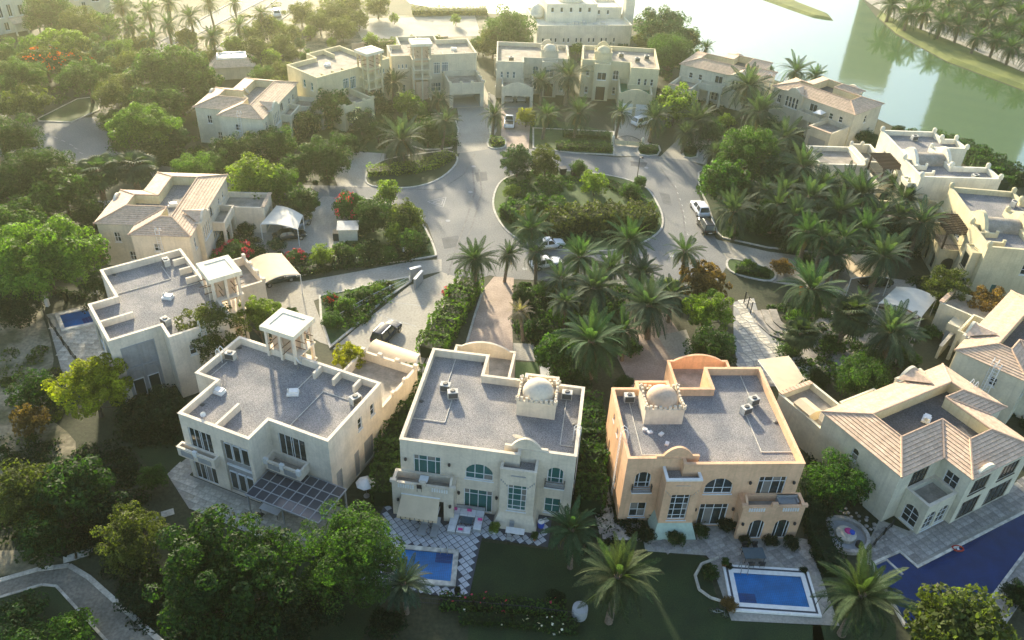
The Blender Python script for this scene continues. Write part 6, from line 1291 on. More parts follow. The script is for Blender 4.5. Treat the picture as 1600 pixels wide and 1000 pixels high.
car((1099, 341), (1086, 321), 'suv', 'car_w', 'white car parked against the ring road kerb')
car((1109, 371), (1096, 346), 'suv', 'car_b', 'black SUV parked behind the white car at the kerb')
car((838, 389), (876, 384), 'sedan', 'car_w', 'upper of two white cars under the island palms')
car((836, 419), (870, 413), 'sedan', 'car_w', 'lower of two white cars under the island palms')
car((990, 198), (1018, 191), 'suv', 'car_w', 'white SUV inside the arched gate')
car((735, 134), (738, 147), 'sedan', 'car_w', 'white car in the garage under the far wind tower villa')
car((793, 148), (795, 164), 'sedan', 'car_w', 'left white car in the open two-car garage')
car((812, 148), (815, 164), 'sedan', 'car_w', 'right white car in the open two-car garage')
car((795, 203), (796, 186), 'pickup', 'car_w', 'white pickup on the upper pink driveway')
car((412, 446), (458, 434), 'sedan', 'car_g', 'dark green car under the sand-coloured shade sail')
car((592, 538), (616, 514), 'suv', 'car_n', 'navy SUV on the forecourt beside the beige sail')
car((452, 363), (478, 348), 'sedan', 'car_s', 'silver car at the white shade sail')
car((432, 376), (474, 370), 'sedan', 'car_b', 'black car below the white shade sail')
car((1425, 494), (1392, 480), 'sedan', 'car_w', 'white car under the right shade sail')
car((1388, 444), (1345, 448), 'sedan', 'car_b', 'dark car under the palms by the flat annex')
car((436, 34), (429, 14), 'suv', 'car_w', 'white car driving on the far avenue')
# ------------------------------------------------------------------ shade sails
def sail(px4, z, rise, mat, label, axis=0):
    """canvas barrel stretched between four posts; px4 in order round the outline"""
    c = [P(x, y, z) for x, y in px4]; ce = sum(c, Vector())/4; o = Vector((ce.x, ce.y, 0)); t = thing('shade_sail', label, 'shade sail', o, 0, 'carport shade sails'); c = [v-o for v in c]
    if axis: c = c[1:]+c[:1]
    n, m = 10, 6; vs = []
    for i in range(n+1):
        u = i/n; a, b = c[0].lerp(c[1], u), c[3].lerp(c[2], u)
        for j in range(m+1): v = j/m; p = a.lerp(b, v); sag = .10*math.sin(math.pi*v)*math.sin(math.pi*u); vs.append(p+Vector((0, 0, rise*math.sin(math.pi*u)-sag)))
    k = len(vs); fs = [(i*(m+1)+j, (i+1)*(m+1)+j, (i+1)*(m+1)+j+1, i*(m+1)+j+1) for i in range(n) for j in range(m)]; low = [v-Vector((0, 0, .05)) for v in vs]
    mb = MB(); mb.add(vs+low, fs+[tuple(k+q for q in reversed(f)) for f in fs]); mb.build('canvas', MA[mat], t, True)
    for q in range(4): MB().tube((c[q].x, c[q].y, 0), c[q], .06, n=6).build('post', MA['white'], t)
    for ends in ((0, 1), (3, 2)): MB().path([c[ends[0]].lerp(c[ends[1]], i/10)+Vector((0, 0, rise*math.sin(math.pi*i/10)-.06)) for i in range(11)], .045, 5).build('arch_tube', MA['white'], t)
    return t
sail([(383, 411), (440, 396), (469, 429), (407, 446)], 2.9, .6, 'canvas', 'sand-coloured shade sail over the dark green car', 0)
sail([(407, 350), (432, 321), (473, 336), (465, 358)], 2.7, .35, 'palecanvas', 'white shade sail beside the cream tiled villa', 1)
sail([(588, 530), (656, 553), (648, 578), (572, 553)], 2.7, .5, 'canvas', 'beige shade sail at the ivory garage', 1)
sail([(1184, 562), (1232, 556), (1256, 592), (1222, 618)], 3.0, .15, 'canvas', 'beige shade sail behind the peach villa', 1)
sail([(1374, 473), (1401, 448), (1464, 465), (1440, 495)], 2.9, .5, 'palecanvas', 'pale shade sail over the white car at right', 1)
sail([(1311, 399), (1330, 435), (1390, 434), (1374, 402)], 2.9, .3, 'canvas', 'flat sand sail half hidden by the annex palm', 1)
# ------------------------------------------------------------------ roof equipment
def rp(h, x, y, z): v = h.w(x, y, z); return v.x, v.y, v.z
ac_unit(*rp(H3, 13.3, 7.5, 7.2), H3.a, 'left air conditioner on the cream villa roof'); ac_unit(*rp(H3, 12.4, 6.6, 7.2), H3.a+.3, 'right air conditioner on the cream villa roof')
ac_unit(*rp(H4, 12.6, 6.8, 7.2), H4.a+.4, 'left air conditioner on the peach villa roof'); ac_unit(*rp(H4, 13.7, 8.1, 7.2), H4.a+.4, 'right air conditioner on the peach villa roof')
ac_unit(*rp(H4, 1.6, 8.6, 7.2), H4.a, 'air conditioner squeezed beside the peach villa dome box'); ac_unit(*rp(H3, 1.6, 8.6, 7.2), H3.a, 'air conditioner squeezed beside the cream villa dome box')
skylight(*rp(H1, 7.0, 7.5, 7.25), H1.a+.5, 'white roof vent in the middle of the near ivory roof'); ac_unit(*rp(H1, 13.0, 9.0, 7.25), H1.a+1.2, 'air conditioner on the right edge of the near ivory roof'); ac_unit(*rp(H1, -1.6, 9.2, 7.25), H1.a+.2, 'air conditioner on the left edge of the near ivory roof'); skylight(*rp(H1, .7, 4.6, 7.25), H1.a, 'white roof vent at the left notch of the near ivory roof')
dish(*rp(H1, 5.2, 10.9, 7.25), H1.a+2.6, 'white satellite dish beside the near wind tower'); dish(*rp(H1, 2.2, .8, 7.25), H1.a+.6, 'tiny satellite dish on the near ivory roof front', .25)
skylight(*rp(H0, 5.8, 7.6, 7.25), H0.a+.8, 'white roof vent in the middle of the upper ivory roof'); ac_unit(*rp(H0, 12.6, 9.6, 7.25), H0.a, 'air conditioner at the far edge of the upper ivory roof'); ac_unit(*rp(H0, .9, 5.9, 7.25), H0.a+.3, 'air conditioner at the front notch of the upper ivory roof')
skylight(*rp(R1, 2.2, 8.6, 6.05), 1.0, 'white vent on the sunken deck of the pool villa'); skylight(*rp(L2, 2.6, 8.2, 6.05), .2, 'white vent on the sunken deck of the cream tiled villa')
for i, (x, y) in enumerate(((1008, 672), (1015, 676), (1033, 679), (1042, 694))):
    p = P(x, y, 7.2); b = MB(); b.box(-.24, -.17, 0, .24, .17, .16); b.box(-.2, -.13, .16, .2, .13, .19); o = b.build('paving_block', MA['white']); o.location = p; o.rotation_euler = (0, 0, .4*i); tag(o, ['leftmost small white block on the peach roof', 'second small white block from the peach dome box', 'third small white block from the peach dome box', 'small white block nearest the peach bell parapet'][i], 'block', 'white blocks on the peach roof')
dish(*rp(H3, 5.4, 1.3, 7.2), 2.9, 'round dish behind the cream bell parapet', .55); dish(*rp(L1, .9, 9.6, 6.05), 2.5, 'white dish on the upper tile-roofed villa', .7); dish(*rp(L1, 1.9, 6.8, 6.05), 2.5, 'second white dish on the upper tile-roofed villa', .5)
ac_unit(*rp(D1, -3.4, 1.2, 7.7), .5, 'air conditioner on the white moorish villa roof'); ac_unit(*rp(D2, -3.6, 14.2, 7.7), .9, 'air conditioner on the pale yellow moorish roof'); ac_unit(*rp(D1, -6.6, 15.4, 7.7), .2, 'air conditioner far back on the white moorish roof')
ac_unit(*rp(F4, 11.5, 6.2, 7.2), .2, 'left unit on the bright yellow roof'); ac_unit(*rp(F4, 13.6, 4.2, 7.2), .2, 'middle unit on the bright yellow roof'); ac_unit(*rp(F4, 8.2, 4.0, 7.2), .2, 'right unit on the bright yellow roof'); ac_unit(*rp(F3, 12.6, 9.8, 7.2), .2, 'unit on the sand-yellow roof')
skylight(*rp(FB1, 7.5, 6.0, 7.25), .6, 'roof vent on the yellow wind tower villa'); skylight(*rp(FB2, 10.5, 7.0, 7.25), .2, 'roof vent on the sand wind tower villa'); dish(*rp(FB2, 4.6, 2.6, 7.25), 2.8, 'dish at the back of the sand wind tower villa', .6)
tk = thing('water_tank', 'beige box tank on the tiled villa annex', 'tank', R1.w(10.2, 16.0, 3.2), R1.a); mb = MB(); mb.prism([(-1.1, -.8), (1.1, -.8), (1.1, .8), (-1.1, .8)], 0, 1.1); mb.build('casing', MA['canvas'], tk); MB().add([(-1.15, -.85, 1.1), (1.15, -.85, 1.1), (1.15, .85, 1.1), (-1.15, .85, 1.1), (-1.15, 0, 1.35), (1.15, 0, 1.35)], [(0, 1, 5, 4), (2, 3, 4, 5), (3, 0, 4), (1, 2, 5)]).build('lid', MA['canvas'], tk)
tk = thing('box_canopy', 'cream box canopy on the boundary wall at right', 'canopy', P(1482, 533), R(48)); MB().box(-1.0, -.7, 1.9, 1.0, .7, 2.9).build('housing', MA['pale'], tk); MB().box(-.9, -.6, 0, .9, .6, 1.88).build('base', MA['grey'], tk)
# ------------------------------------------------------------------ pergola, awning and garden furniture
pg = thing('pergola', 'grey pergola roofed with smoked panels on the ivory villa terrace', 'pergola', H1.w(8.0, -1.8), H1.a)
px_, py_, zt = 7.7, 4.4, 2.95
for x, y in ((.1, .1), (3.85, .1), (7.6, .1), (7.6, 4.3)): MB().box(x-.07, y-.07, .05, x+.07, y+.07, zt-.1).build('post', MA['grey'], pg)
mb = MB(); [mb.box(px_*i/8-.05, 0, zt-.1, px_*i/8+.05, py_, zt+.05) for i in range(9)]; [mb.box(-.05, py_*j/4-.05, zt-.09, px_+.05, py_*j/4+.05, zt+.06) for j in range(5)]; mb.build('frame', MA['grey'], pg)
pm = MB().box(0, 0, 0, px_/8-.1, py_/4-.1, .03).mesh('roof_panel'); pm.materials.append(MA['solar'])
for i in range(8):
    for j in range(4): o = link(bpy.data.objects.new('roof_panel', pm), pg); o.location = (px_*i/8+.05, py_*j/4+.05, zt+.005); o.rotation_euler = (random.uniform(-.02, .02), random.uniform(-.02, .02), 0)
G.m = -1; aw = thing('window_awning', 'beige fabric awning over the cream villa porch', 'awning', H3.o, H3.a)
mb = MB(); n = 7; top = [(11.75+3.5*i/n, -2.42, 2.95) for i in range(n+1)]; bot = [(11.65+3.7*i/n, -4.0, 1.75) for i in range(n+1)]; md = [(a[0]/2+b[0]/2, -3.2, 2.30) for a, b in zip(top, bot)]
vs = top+md+bot; k = n+1; mb.add(vs+[(x, y, z-.03) for x, y, z in vs], [(r*k+i, (r+1)*k+i, (r+1)*k+i+1, r*k+i+1) for r in range(2) for i in range(n)]+[(3*k+r*k+i+1, 3*k+(r+1)*k+i+1, 3*k+(r+1)*k+i, 3*k+r*k+i) for r in range(2) for i in range(n)]); mb.build('fabric', MA['canvas'], aw)
mb = MB(); [mb.box(11.66+.42*i, -4.03, 1.5, 12.0+.42*i, -4.0, 1.76) for i in range(9)]; mb.build('valance', MA['canvas'], aw); MB().tube((11.7, -2.42, 2.98), (15.3, -2.42, 2.98), .07).build('roller', MA['white'], aw)
for x in (11.75, 15.25): MB().tube((x, -2.4, 1.9), (x, -3.95, 1.75), .03, n=5).build('arm', MA['white'], aw)
G.m = 1
def lounger(p, rz, label):
    t = thing('sun_lounger', label, 'sun lounger', p, rz, 'sun loungers'); MB().box(-.32, -.95, .28, .32, .4, .38).build('seat', MA['grey'], t)
    MB().add([(-.32, .4, .3), (.32, .4, .3), (.32, 1.0, .75), (-.32, 1.0, .75), (-.32, .4, .4), (.32, .4, .4), (.32, .97, .84), (-.32, .97, .84)], [(3, 2, 1, 0), (4, 5, 6, 7), (0, 1, 5, 4), (1, 2, 6, 5), (2, 3, 7, 6), (3, 0, 4, 7)]).build('backrest', MA['grey'], t)
    for x in (-.26, .26):
        for y in (-.85, .3): MB().box(x-.03, y-.03, .08, x+.03, y+.03, .28).build('leg', MA['grey'], t)
lounger(H3.w(13.0, -3.7, .05), H3.a, 'left grey sun lounger under the beige awning'); lounger(H3.w(11.9, -3.7, .05), H3.a, 'right grey sun lounger under the beige awning')
sf = thing('outdoor_sofa', 'white U-shaped outdoor sofa with pink cushions on the diamond patio', 'sofa', H3.w(9.3, -2.4, .08), H3.a)
for nm, b in (('back_bench', (-1.5, .6, 1.5, 1.4)), ('side_bench', (-1.5, -1.4, -.75, .58)), ('side_bench', (.75, -.8, 1.5, .58)), ('front_bench', (-.7, -1.4, .6, -.7))):
    s = MB().box(b[0], b[1], 0, b[2], b[3], .34).build(nm, MA['grey'], sf); w = b[2]-b[0]; d = b[3]-b[1]; lng = w > d; k = max(1, round(max(w, d)/.75))
    for i in range(k):
        if lng: MB().box(b[0]+w*i/k+.02, b[1]+.03, .342, b[0]+w*(i+1)/k-.02, b[3]-.03, .50).build('seat_cushion', MA['cushion'], s)
        else: MB().box(b[0]+.03, b[1]+d*i/k+.02, .342, b[2]-.03, b[1]+d*(i+1)/k-.02, .50).build('seat_cushion', MA['cushion'], s)
for x, y in ((-1.25, 1.15), (.1, 1.2), (1.25, .3), (-.3, -1.15)): MB().box(-.2, -.08, 0, .2, .08, .36, Matrix.Translation((x, y, .5)) @ Matrix.Rotation(.5, 4, 'X')).build('pillow', MA['pink'], sf)
MB().box(-1.5, 1.42, 0, 1.5, 1.58, .75).build('backrest', MA['grey'], sf)
ct = thing('coffee_table', 'low dark table inside the white sofa', 'table', H3.w(9.3, -2.2, .08), H3.a); MB().box(-.55, -.4, .26, .55, .4, .32).build('table_top', MA['bluegl'], ct); [MB().box(x-.04, y-.04, 0, x+.04, y+.04, .26).build('leg', MA['dark'], ct) for x in (-.45, .45) for y in (-.3, .3)]
def dining(p, rz, label, tw=1.6, td=.9, seats=4, top='bluegl', chair='iron'):
    t = thing('garden_table', label, 'table', p, rz); MB().box(-tw/2, -td/2, .70, tw/2, td/2, .75).build('table_top', MA[top], t); [MB().tube((x, y, 0), (x, y, .7), .03, n=5).build('leg', MA['iron'], t) for x in (-tw/2+.1, tw/2-.1) for y in (-td/2+.1, td/2-.1)]
    for i in range(seats):
        s = 1 if i % 2 else -1; x = (-tw/4 if i < 2 else tw/4); q = Matrix.Translation(p) @ Matrix.Rotation(rz, 4, 'Z') @ Vector((x, s*(td/2+.35), 0))
        c = thing('garden_chair', label.replace('table', 'table chair')+['', ' back left', ' front right', ' back right'][i] if i else label.replace('table', 'table chair')+' front left', 'chair', q, rz+(0 if s < 0 else math.pi), 'garden chairs')
        MB().box(-.22, -.22, .42, .22, .22, .47).build('seat', MA[chair], c); MB().box(-.22, -.24, .47, .22, -.2, .92).build('backrest', MA[chair], c); [MB().tube((a, b, 0), (a, b, .42), .02, n=4).build('leg', MA['iron'], c) for a in (-.2, .2) for b in (-.2, .2)]
dining(H3.w(4.7, -3.0, .08), H3.a, 'white-topped table at the cream tower foot', 1.7, .7, 2, 'white', 'grey')
dining(H4.w(11.5, -4.6, .07), H4.a, 'glass table above the bordered pool', 1.9, 1.2, 4)
dining(H3.w(13.4, -1.5, 3.52), H3.a, 'small round table on the cream balcony', .8, .8, 2, 'white')
dining(H1.w(9.6, -.6, .08), H1.a, 'cloth-covered table under the pergola', 2.0, 1.1, 2, 'cushion')
bs = thing('balcony_sofa', 'blue-grey sofa on the peach balcony', 'sofa', H4.w(14.9, -1.3, 3.52), H4.a); MB().box(-.95, -.4, .05, .95, .4, .4).build('seat', MA['grey'], bs); MB().box(-.95, .25, .4, .95, .42, .8).build('backrest', MA['grey'], bs); [MB().box(x-.08, -.4, .4, x+.08, .24, .6).build('armrest', MA['grey'], bs) for x in (-.87, .87)]
def pot(p, label, r=.28, h=.5, mat='terracotta', plant='mid', s=.5):
    t = thing('plant_pot', label, 'plant pot', p, 0, 'planted pots'); MB().lathe([(r*.7, 0), (r, h), (r*.85, h), (r*.8, h-.06)], 12).build('pot', MA[mat], t); c = link(bpy.data.objects.new('plant', CR['bush', 'S'][1][0]), t); c.location = (0, 0, h+s*.3); c.scale = (s*.5, s*.5, s*.5); setc(c, plant)
for x, y, l in ((13.5, -10.0, 'left dark pot below the diamond-tile pool'), (8.6, -10.0, 'right dark pot below the diamond-tile pool')): pot(H3.w(x, y, .06), l, .3, .6, 'dark', 'deep', .3)
pot(H3.w(6.6, -2.9, .06), 'pale planter left of the cream tower foot', .3, .4, 'white', 'lime', .7); pot(H3.w(2.9, -3.1, .06), 'terracotta pot right of the cream tower foot', .18, .4); pot(H4.w(8.7, -5.4, .06), 'pot plant at the bordered pool corner', .25, .45)
dr = thing('plastic_drum', 'small blue drum beside the cream tower', 'drum', H3.w(2.5, -1.4, .06)); MB().lathe([(.3, 0), (.32, .3), (.3, .6)], 12).build('body', MA['blue'], dr); MB().lathe([(.31, .6), (.31, .66), (.1, .68)], 12).build('lid', MA['white'], dr)
tk = thing('garden_tank', 'round white tank behind the large sunlit palm', 'tank', P(905, 962)); MB().lathe([(.62, 0), (.66, .3), (.66, .9), (.6, 1.05)], 18).build('drum', MA['grey'], tk); MB().lathe([(.64, 1.05), (.64, 1.12), (.3, 1.2), (.05, 1.22)], 18).build('lid', MA['grey'], tk)
ps = thing('parasol', 'white closed-top parasol beside the ivory villa corner', 'parasol', P(573, 775)); MB().tube((0, 0, 0), (0, 0, 2.3), .03).build('pole', MA['steel'], ps); MB().lathe([(.95, 1.75), (.7, 1.98), (.35, 2.18), (.03, 2.32)], 8).build('canopy', MA['white'], ps); MB().lathe([(.3, 0), (.3, .08)], 10).build('base', MA['grey'], ps)
fp_ = thing('fire_pit', 'round sunken fire pit with rubble wall and coloured cloth', 'fire pit', P(1320, 838), 0)
MB().lathe([(1.9, 0), (1.9, .06)], 28).build('floor', MA['grey'], fp_); ring(MB(), [(2.2*math.cos(2*math.pi*i/28), 2.2*math.sin(2*math.pi*i/28)) for i in range(28)], [(1.85*math.cos(2*math.pi*i/28), 1.85*math.sin(2*math.pi*i/28)) for i in range(28)], 0, .42).build('seat_wall', MA['greystone'], fp_)
MB().lathe([(.95, .06), (.95, .42), (.85, .46)], 20).build('hearth', MA['stone'], fp_); MB().lathe([(.4, .47), (.35, .56), (.12, .62)], 9, (.3, .25, 0)).build('cloth', MA['pink'], fp_); MB().lathe([(.32, .47), (.28, .6), (.1, .66)], 9, (.55, .1, 0)).build('cloth', MA['blue'], fp_); MB().lathe([(.3, .06), (.3, .55), (.24, .6)], 10, (.9, -1.1, 0)).build('bucket', MA['dark'], fp_)
for i in range(26):
    a = -.7+i*.085*(1+.0*i); rr = 2.75+.45*(i % 3); mb = MB(); s_ = random.uniform(.5, .95); mb.lathe([(.24*s_, 0), (.26*s_, .08), (.16*s_, .14), (.04, .15)], 5, (rr*math.cos(a)+random.uniform(-.15, .15), rr*math.sin(a)+random.uniform(-.15, .15), 0)); mb.build('rubble_stone', MA['greystone'], fp_)
pl = thing('stone_planter', 'curved stone kerb planter left of the bordered pool', 'planter', P(1108, 905)); a0 = P(1108, 905); MB().path([P(x, y)-a0+Vector((0, 0, .1)) for x, y in ((1122, 872), (1096, 882), (1086, 900), (1092, 922), (1110, 935), (1126, 940))], .14, 6).build('kerb', MA['stone'], pl)
def bicycle(p, rz, label):
    t = thing('bicycle', label, 'bicycle', p, rz)
    for x in (-.5, .5):
        pts = [(x+.33*math.cos(2*math.pi*i/18), 0, .35+.33*math.sin(2*math.pi*i/18)) for i in range(19)]; w = MB().path(pts, .028, 4).build('wheel', MA['tyre'], t); mb = MB(); [mb.tube((x, 0, .35), pts[i], .008, n=3) for i in range(0, 18, 3)]; mb.build('spokes', MA['steel'], w)
    MB().path([(-.5, 0, .35), (-.1, 0, .35), (.32, 0, .78), (-.2, 0, .75), (-.1, 0, .35)], .025, 5).path([(-.5, 0, .35), (-.2, 0, .75)], .02, 5).path([(.5, 0, .35), (.34, 0, .95)], .022, 5).build('frame', MA['steel'], t)
    MB().path([(.38, -.26, .98), (.34, 0, .96), (.38, .26, .98)], .02, 5).build('handlebar', MA['iron'], t); MB().box(-.32, -.06, .82, -.08, .06, .88).build('saddle', MA['iron'], t)
bicycle(P(1122, 962), -.35, 'bicycle leaning by the purple-brown bush')
bn = thing('timber_pile', 'broken boards lying under the huge left tree', 'timber', P(158, 404), .3); [MB().box(-1.0, -.08, 0, 1.0, .08, .06, Matrix.Translation((.1*i, .18*i, .05+.08*i)) @ Matrix.Rotation(.25*i-.4, 4, 'Z') @ Matrix.Rotation(.06*i, 4, 'Y')).build('board', MA['wood'], bn) for i in range(5)]
gz = thing('gazebo', 'dark-roofed gazebo left of the cream tiled villa', 'gazebo', P(158, 345), R(10)); [MB().tube((x, y, 0), (x, y, 2.3), .08).build('post', MA['darkwood'], gz) for x in (-1.8, 1.8) for y in (-1.3, 1.3)]; rf = [(-2.2, -1.7, 2.3), (2.2, -1.7, 2.3), (2.2, 1.7, 2.3), (-2.2, 1.7, 2.3)]
MB().add(rf+[(-.9, 0, 3.1), (.9, 0, 3.1)], [(0, 1, 5, 4), (1, 2, 5), (2, 3, 4, 5), (3, 0, 4)]).build('roof', MA['grey'], gz)
sh = thing('garden_shed', 'white shed with dark bin enclosure beside the driveway', 'shed', P(545, 372), R(8)); MB().box(-1.3, -.9, 0, 1.3, .9, 1.9).build('wall', MA['pale'], sh); MB().add([(-1.5, -1.1, 1.9), (1.5, -1.1, 1.9), (1.5, 1.1, 2.2), (-1.5, 1.1, 2.2)], [(0, 1, 2, 3), (3, 2, 1, 0)]).build('roof', MA['white'], sh); MB().box(-2.1, -.8, 0, -1.32, .5, 1.2).build('bin_store', MA['dark'], sh)
for i, (x, y) in enumerate(((879, 272), (897, 274))):
    b = thing('wheeled_bin', ['left dark bin on the central island', 'right dark bin on the central island'][i], 'bin', P(x, y), .3); MB().add([(-.4, -.4, .08), (.4, -.4, .08), (.4, .4, .08), (-.4, .4, .08), (-.5, -.5, 1.1), (.5, -.5, 1.1), (.5, .5, 1.1), (-.5, .5, 1.1)], [(3, 2, 1, 0), (0, 1, 5, 4), (1, 2, 6, 5), (2, 3, 7, 6), (3, 0, 4, 7)]).build('body', MA['dark'], b); MB().box(-.55, -.55, 1.1, .55, .6, 1.18).build('lid', MA['acd'], b); [MB().tube((s*.45, .42, .12), (s*.5, .42, .12), .12, n=10).build('wheel', MA['tyre'], b) for s in (-1, 1)]
def lamp(px, h, label):
    t = thing('street_lamp', label, 'street lamp', P(*px), R(30)); MB().lathe([(.14, 0), (.14, .5), (.07, .55), (.05, h)], 10).build('pole', MA['iron'], t); MB().path([(0, 0, h-.05), (.25, 0, h+.12), (.5, 0, h+.1)], .035, 5).build('arm', MA['iron'], t); MB().lathe([(.05, .22), (.2, .12), (.22, 0), (.05, -.05)], 10, (.55, 0, h-.08)).build('lantern', MA['iron'], t)
lamp((994, 288), 4.6, 'black street lamp on the kerb of the central island')
# ------------------------------------------------------------------ gates, walls and fences
gt = thing('iron_gate', 'arched iron gate with gold panels at the bright yellow villa', 'gate', P(980, 228), R(-3)); W_ = 4.6
for s in (-1, 1):
    lf = MB().box(s*W_/4-W_/4+.03, -.02, .15, s*W_/4+W_/4-.03, .02, .9).build('gate_leaf', MA['yellow'], gt)
    mb = MB(); [mb.tube((s*W_/2*(i/10), 0, .1), (s*W_/2*(i/10), 0, 1.15+.75*math.cos(math.pi/2*i/10)), .022, n=4) for i in range(11)]; mb.path([(s*W_/2*(i/10), 0, 1.15+.75*math.cos(math.pi/2*i/10)) for i in range(11)], .05, 5); mb.build('iron_bars', MA['iron'], lf)
    p_ = MB().box(s*(W_/2+.3)-.25, -.25, 0, s*(W_/2+.3)+.25, .25, 1.5).build('gate_pier', MA['sandst'], gt); MB().lathe([(.22, 1.5), (.22, 1.58), (.1, 1.85)], 10, (s*(W_/2+.3), 0, 0)).build('pier_cap', MA['offwhite'], p_)
def wall_run(name, label, pts, h, th, mat, cap=None, cat='wall'):
    a0 = P(*pts[0]); t = thing(name, label, cat, a0); wp = [P(*p)-a0 for p in pts]
    for a, b in zip(wp, wp[1:]):
        e = (b-a).normalized(); n = Vector((-e.y, e.x, 0))*th/2; q = [tuple((a-n).xy), tuple((b-n).xy), tuple((b+n).xy), tuple((a+n).xy)]; MB().prism(q, 0, h).build('wall_panel', MA[mat], t)
        if cap: n2 = n*1.4; MB().prism([tuple((a-n2).xy), tuple((b-n2).xy), tuple((b+n2).xy), tuple((a+n2).xy)], h+.002, h+.08).build('coping', MA[cap], t)
    return t
wall_run('gate_wall', 'grey gate wall standing open at the forecourt', [(648, 452), (660, 438)], 1.5, .25, 'grey', 'white'); wall_run('gate_pier_wall', 'short grey gate pier wall with pale cap beside the open one', [(641, 437), (658, 432)], 1.6, .3, 'grey', 'white')
def fence(label, pts, h=.9, mat='white', step=1.8, posts='white', name='garden_fence', pier=None):
    a0 = P(*pts[0]); t = thing(name, label, 'fence', a0); wp = [P(*p)-a0 for p in pts]
    for a, b in zip(wp, wp[1:]):
        k = max(1, int((b-a).length/step))
        for i in range(k+1):
            q = a.lerp(b, i/k); s = pier or .06; MB().box(q.x-s, q.y-s, 0, q.x+s, q.y+s, h+.1).build('post', MA[posts], t)
        for z in (h*.3, h*.95): MB().tube(a+Vector((0, 0, z)), b+Vector((0, 0, z)), .03, n=4).build('rail', MA[mat], t)
        mb = MB(); n = int((b-a).length/.22); [mb.tube(a.lerp(b, (i+.5)/n)+Vector((0, 0, .05)), a.lerp(b, (i+.5)/n)+Vector((0, 0, h)), .014, n=3, caps=False) for i in range(n)]; tag(mb.build('bars', MA[mat], t), kind='stuff')
fence('dark fence with white piers along the lower garden', [(440, 430), (520, 414), (600, 402), (632, 396)], 1.0, 'iron', 4.2, 'white', pier=.2)
fence('thin white fence along the kerbed strip', [(528, 500), (578, 470), (640, 440)], .8, 'white', 2.6, 'white')
fence('low metal fence below the diamond-tile pool', [(640, 943), (740, 950), (830, 958), (905, 968)], .9, 'iron', 2.2, 'iron')
fence('dark boundary fence left of the small pool terrace', [(72, 498), (100, 540), (122, 570)], 1.2, 'iron', 2.2, 'iron')
fence('dark fence with white piers behind the small pool', [(75, 478), (104, 470), (150, 460)], 1.1, 'iron', 3.4, 'white', pier=.2)
fence('white bead fence beside the upper pink driveway', [(764, 152), (764, 190), (766, 214)], .8, 'white', 1.6, 'offwhite', pier=.15)
fence('lakeside promenade railing with white rails', [(1372, 8), (1400, 26), (1500, 64), (1600, 108), (1700, 152)], 1.0, 'white', 2.5, 'white', name='promenade_railing')
fence('dark railing between terrace and fire pit', [(1350, 870), (1380, 836), (1392, 824)], .9, 'iron', 1.8, 'iron')
fence('white low fence behind the pale yellow moorish villa', [(1585, 285), (1640, 310)], .8, 'white', 2, 'white')
fence('black garden gate at the top of the flagstone court', [(1162, 474), (1172, 490)], 1.7, 'iron', .9, 'iron', name='garden_gate')
wall_run('garden_wall', 'long cream boundary wall between the two right tiled villas', [(1462, 560), (1500, 515), (1520, 494)], 1.8, .3, 'pale', 'cream'); wall_run('garden_wall', 'stone boundary wall right of the dark pool', [(1560, 985), (1618, 900), (1660, 862)], .6, .4, 'greystone'); wall_run('garden_wall', 'pale wall below the pale yellow moorish villa', [(1448, 447), (1500, 466), (1560, 470), (1640, 468)], 2.0, .3, 'pale', 'cream')
wall_run('garden_wall', 'low wall under the kerbed right driveway', [(1284, 452), (1316, 462), (1324, 450)], .6, .3, 'pale', 'cream'); wall_run('garden_wall', 'salmon-pink boundary wall of the upper sandy lot', [(550, 78), (620, 72), (700, 66)], 1.4, .3, 'salmon')
pb = [(1408, 20), (1449, 42), (1518, 74)]
for i, (x, y) in enumerate(pb): t = thing('promenade_box', ['left yellow box at the promenade railing', 'middle yellow box at the promenade railing', 'right yellow box at the promenade railing'][i], 'utility box', P(x, y), .4, 'promenade boxes'); MB().box(-.6, -.4, 0, .6, .4, 1.3).build('cabinet', MA['yellow'], t); MB().box(-.66, -.46, 1.3, .66, .46, 1.38).build('lid', MA['canvas'], t)
# leaning ladder on the right tiled villa, stair rails
ld = thing('wall_ladder', 'long white ladder standing against the right tiled villa', 'ladder', R2.w(3.0, -.5), R2.a); mb = MB()
for x in (-.3, .3): MB().tube((x, -.9, 0), (x, .25, 7.0), .05, n=5).build('rail', MA['white'], ld)
for i in range(18): MB().tube((-.3, -.9+1.15*(i+1)/19, 7.0*(i+1)/19), (.3, -.9+1.15*(i+1)/19, 7.0*(i+1)/19), .03, n=4).build('rung', MA['white'], ld)
ws = thing('window_awning', 'white awning and dark seats on the lakeside balcony', 'awning', R4.w(8.6, 11.2, 3.4), R4.a); MB().add([(-.9, -.9, 1.5), (.9, -.9, 1.5), (.9, .9, 1.7), (-.9, .9, 1.7), (0, 0, 2.2)], [(0, 1, 4), (1, 2, 4), (2, 3, 4), (3, 0, 4)]).build('fabric', MA['white'], ws); [MB().tube((x, y, 0), (x, y, 1.6), .04).build('post', MA['steel'], ws) for x in (-.85, .85) for y in (-.85, .85)]
cu = thing('condenser_unit', 'white condenser unit at the foot of the pool villa bay', 'air conditioner', R1.w(-3.4, 10.7), R1.a); MB().box(-.45, -.2, .1, .45, .2, .85).build('casing', MA['white'], cu); MB().box(-.35, -.225, .2, .35, -.202, .75).build('grille', MA['acd'], cu)
fl = thing('pool_float', 'red float at the edge of the dark pool', 'float', P(1496, 858, .1)); MB().path([(.5*math.cos(2*math.pi*i/14), .3*math.sin(2*math.pi*i/14), .1) for i in range(15)], .09, 6).build('ring', MA['lampred'], fl); MB().box(-.1, -.28, .08, .1, .28, .12).build('strap', MA['white'], fl)
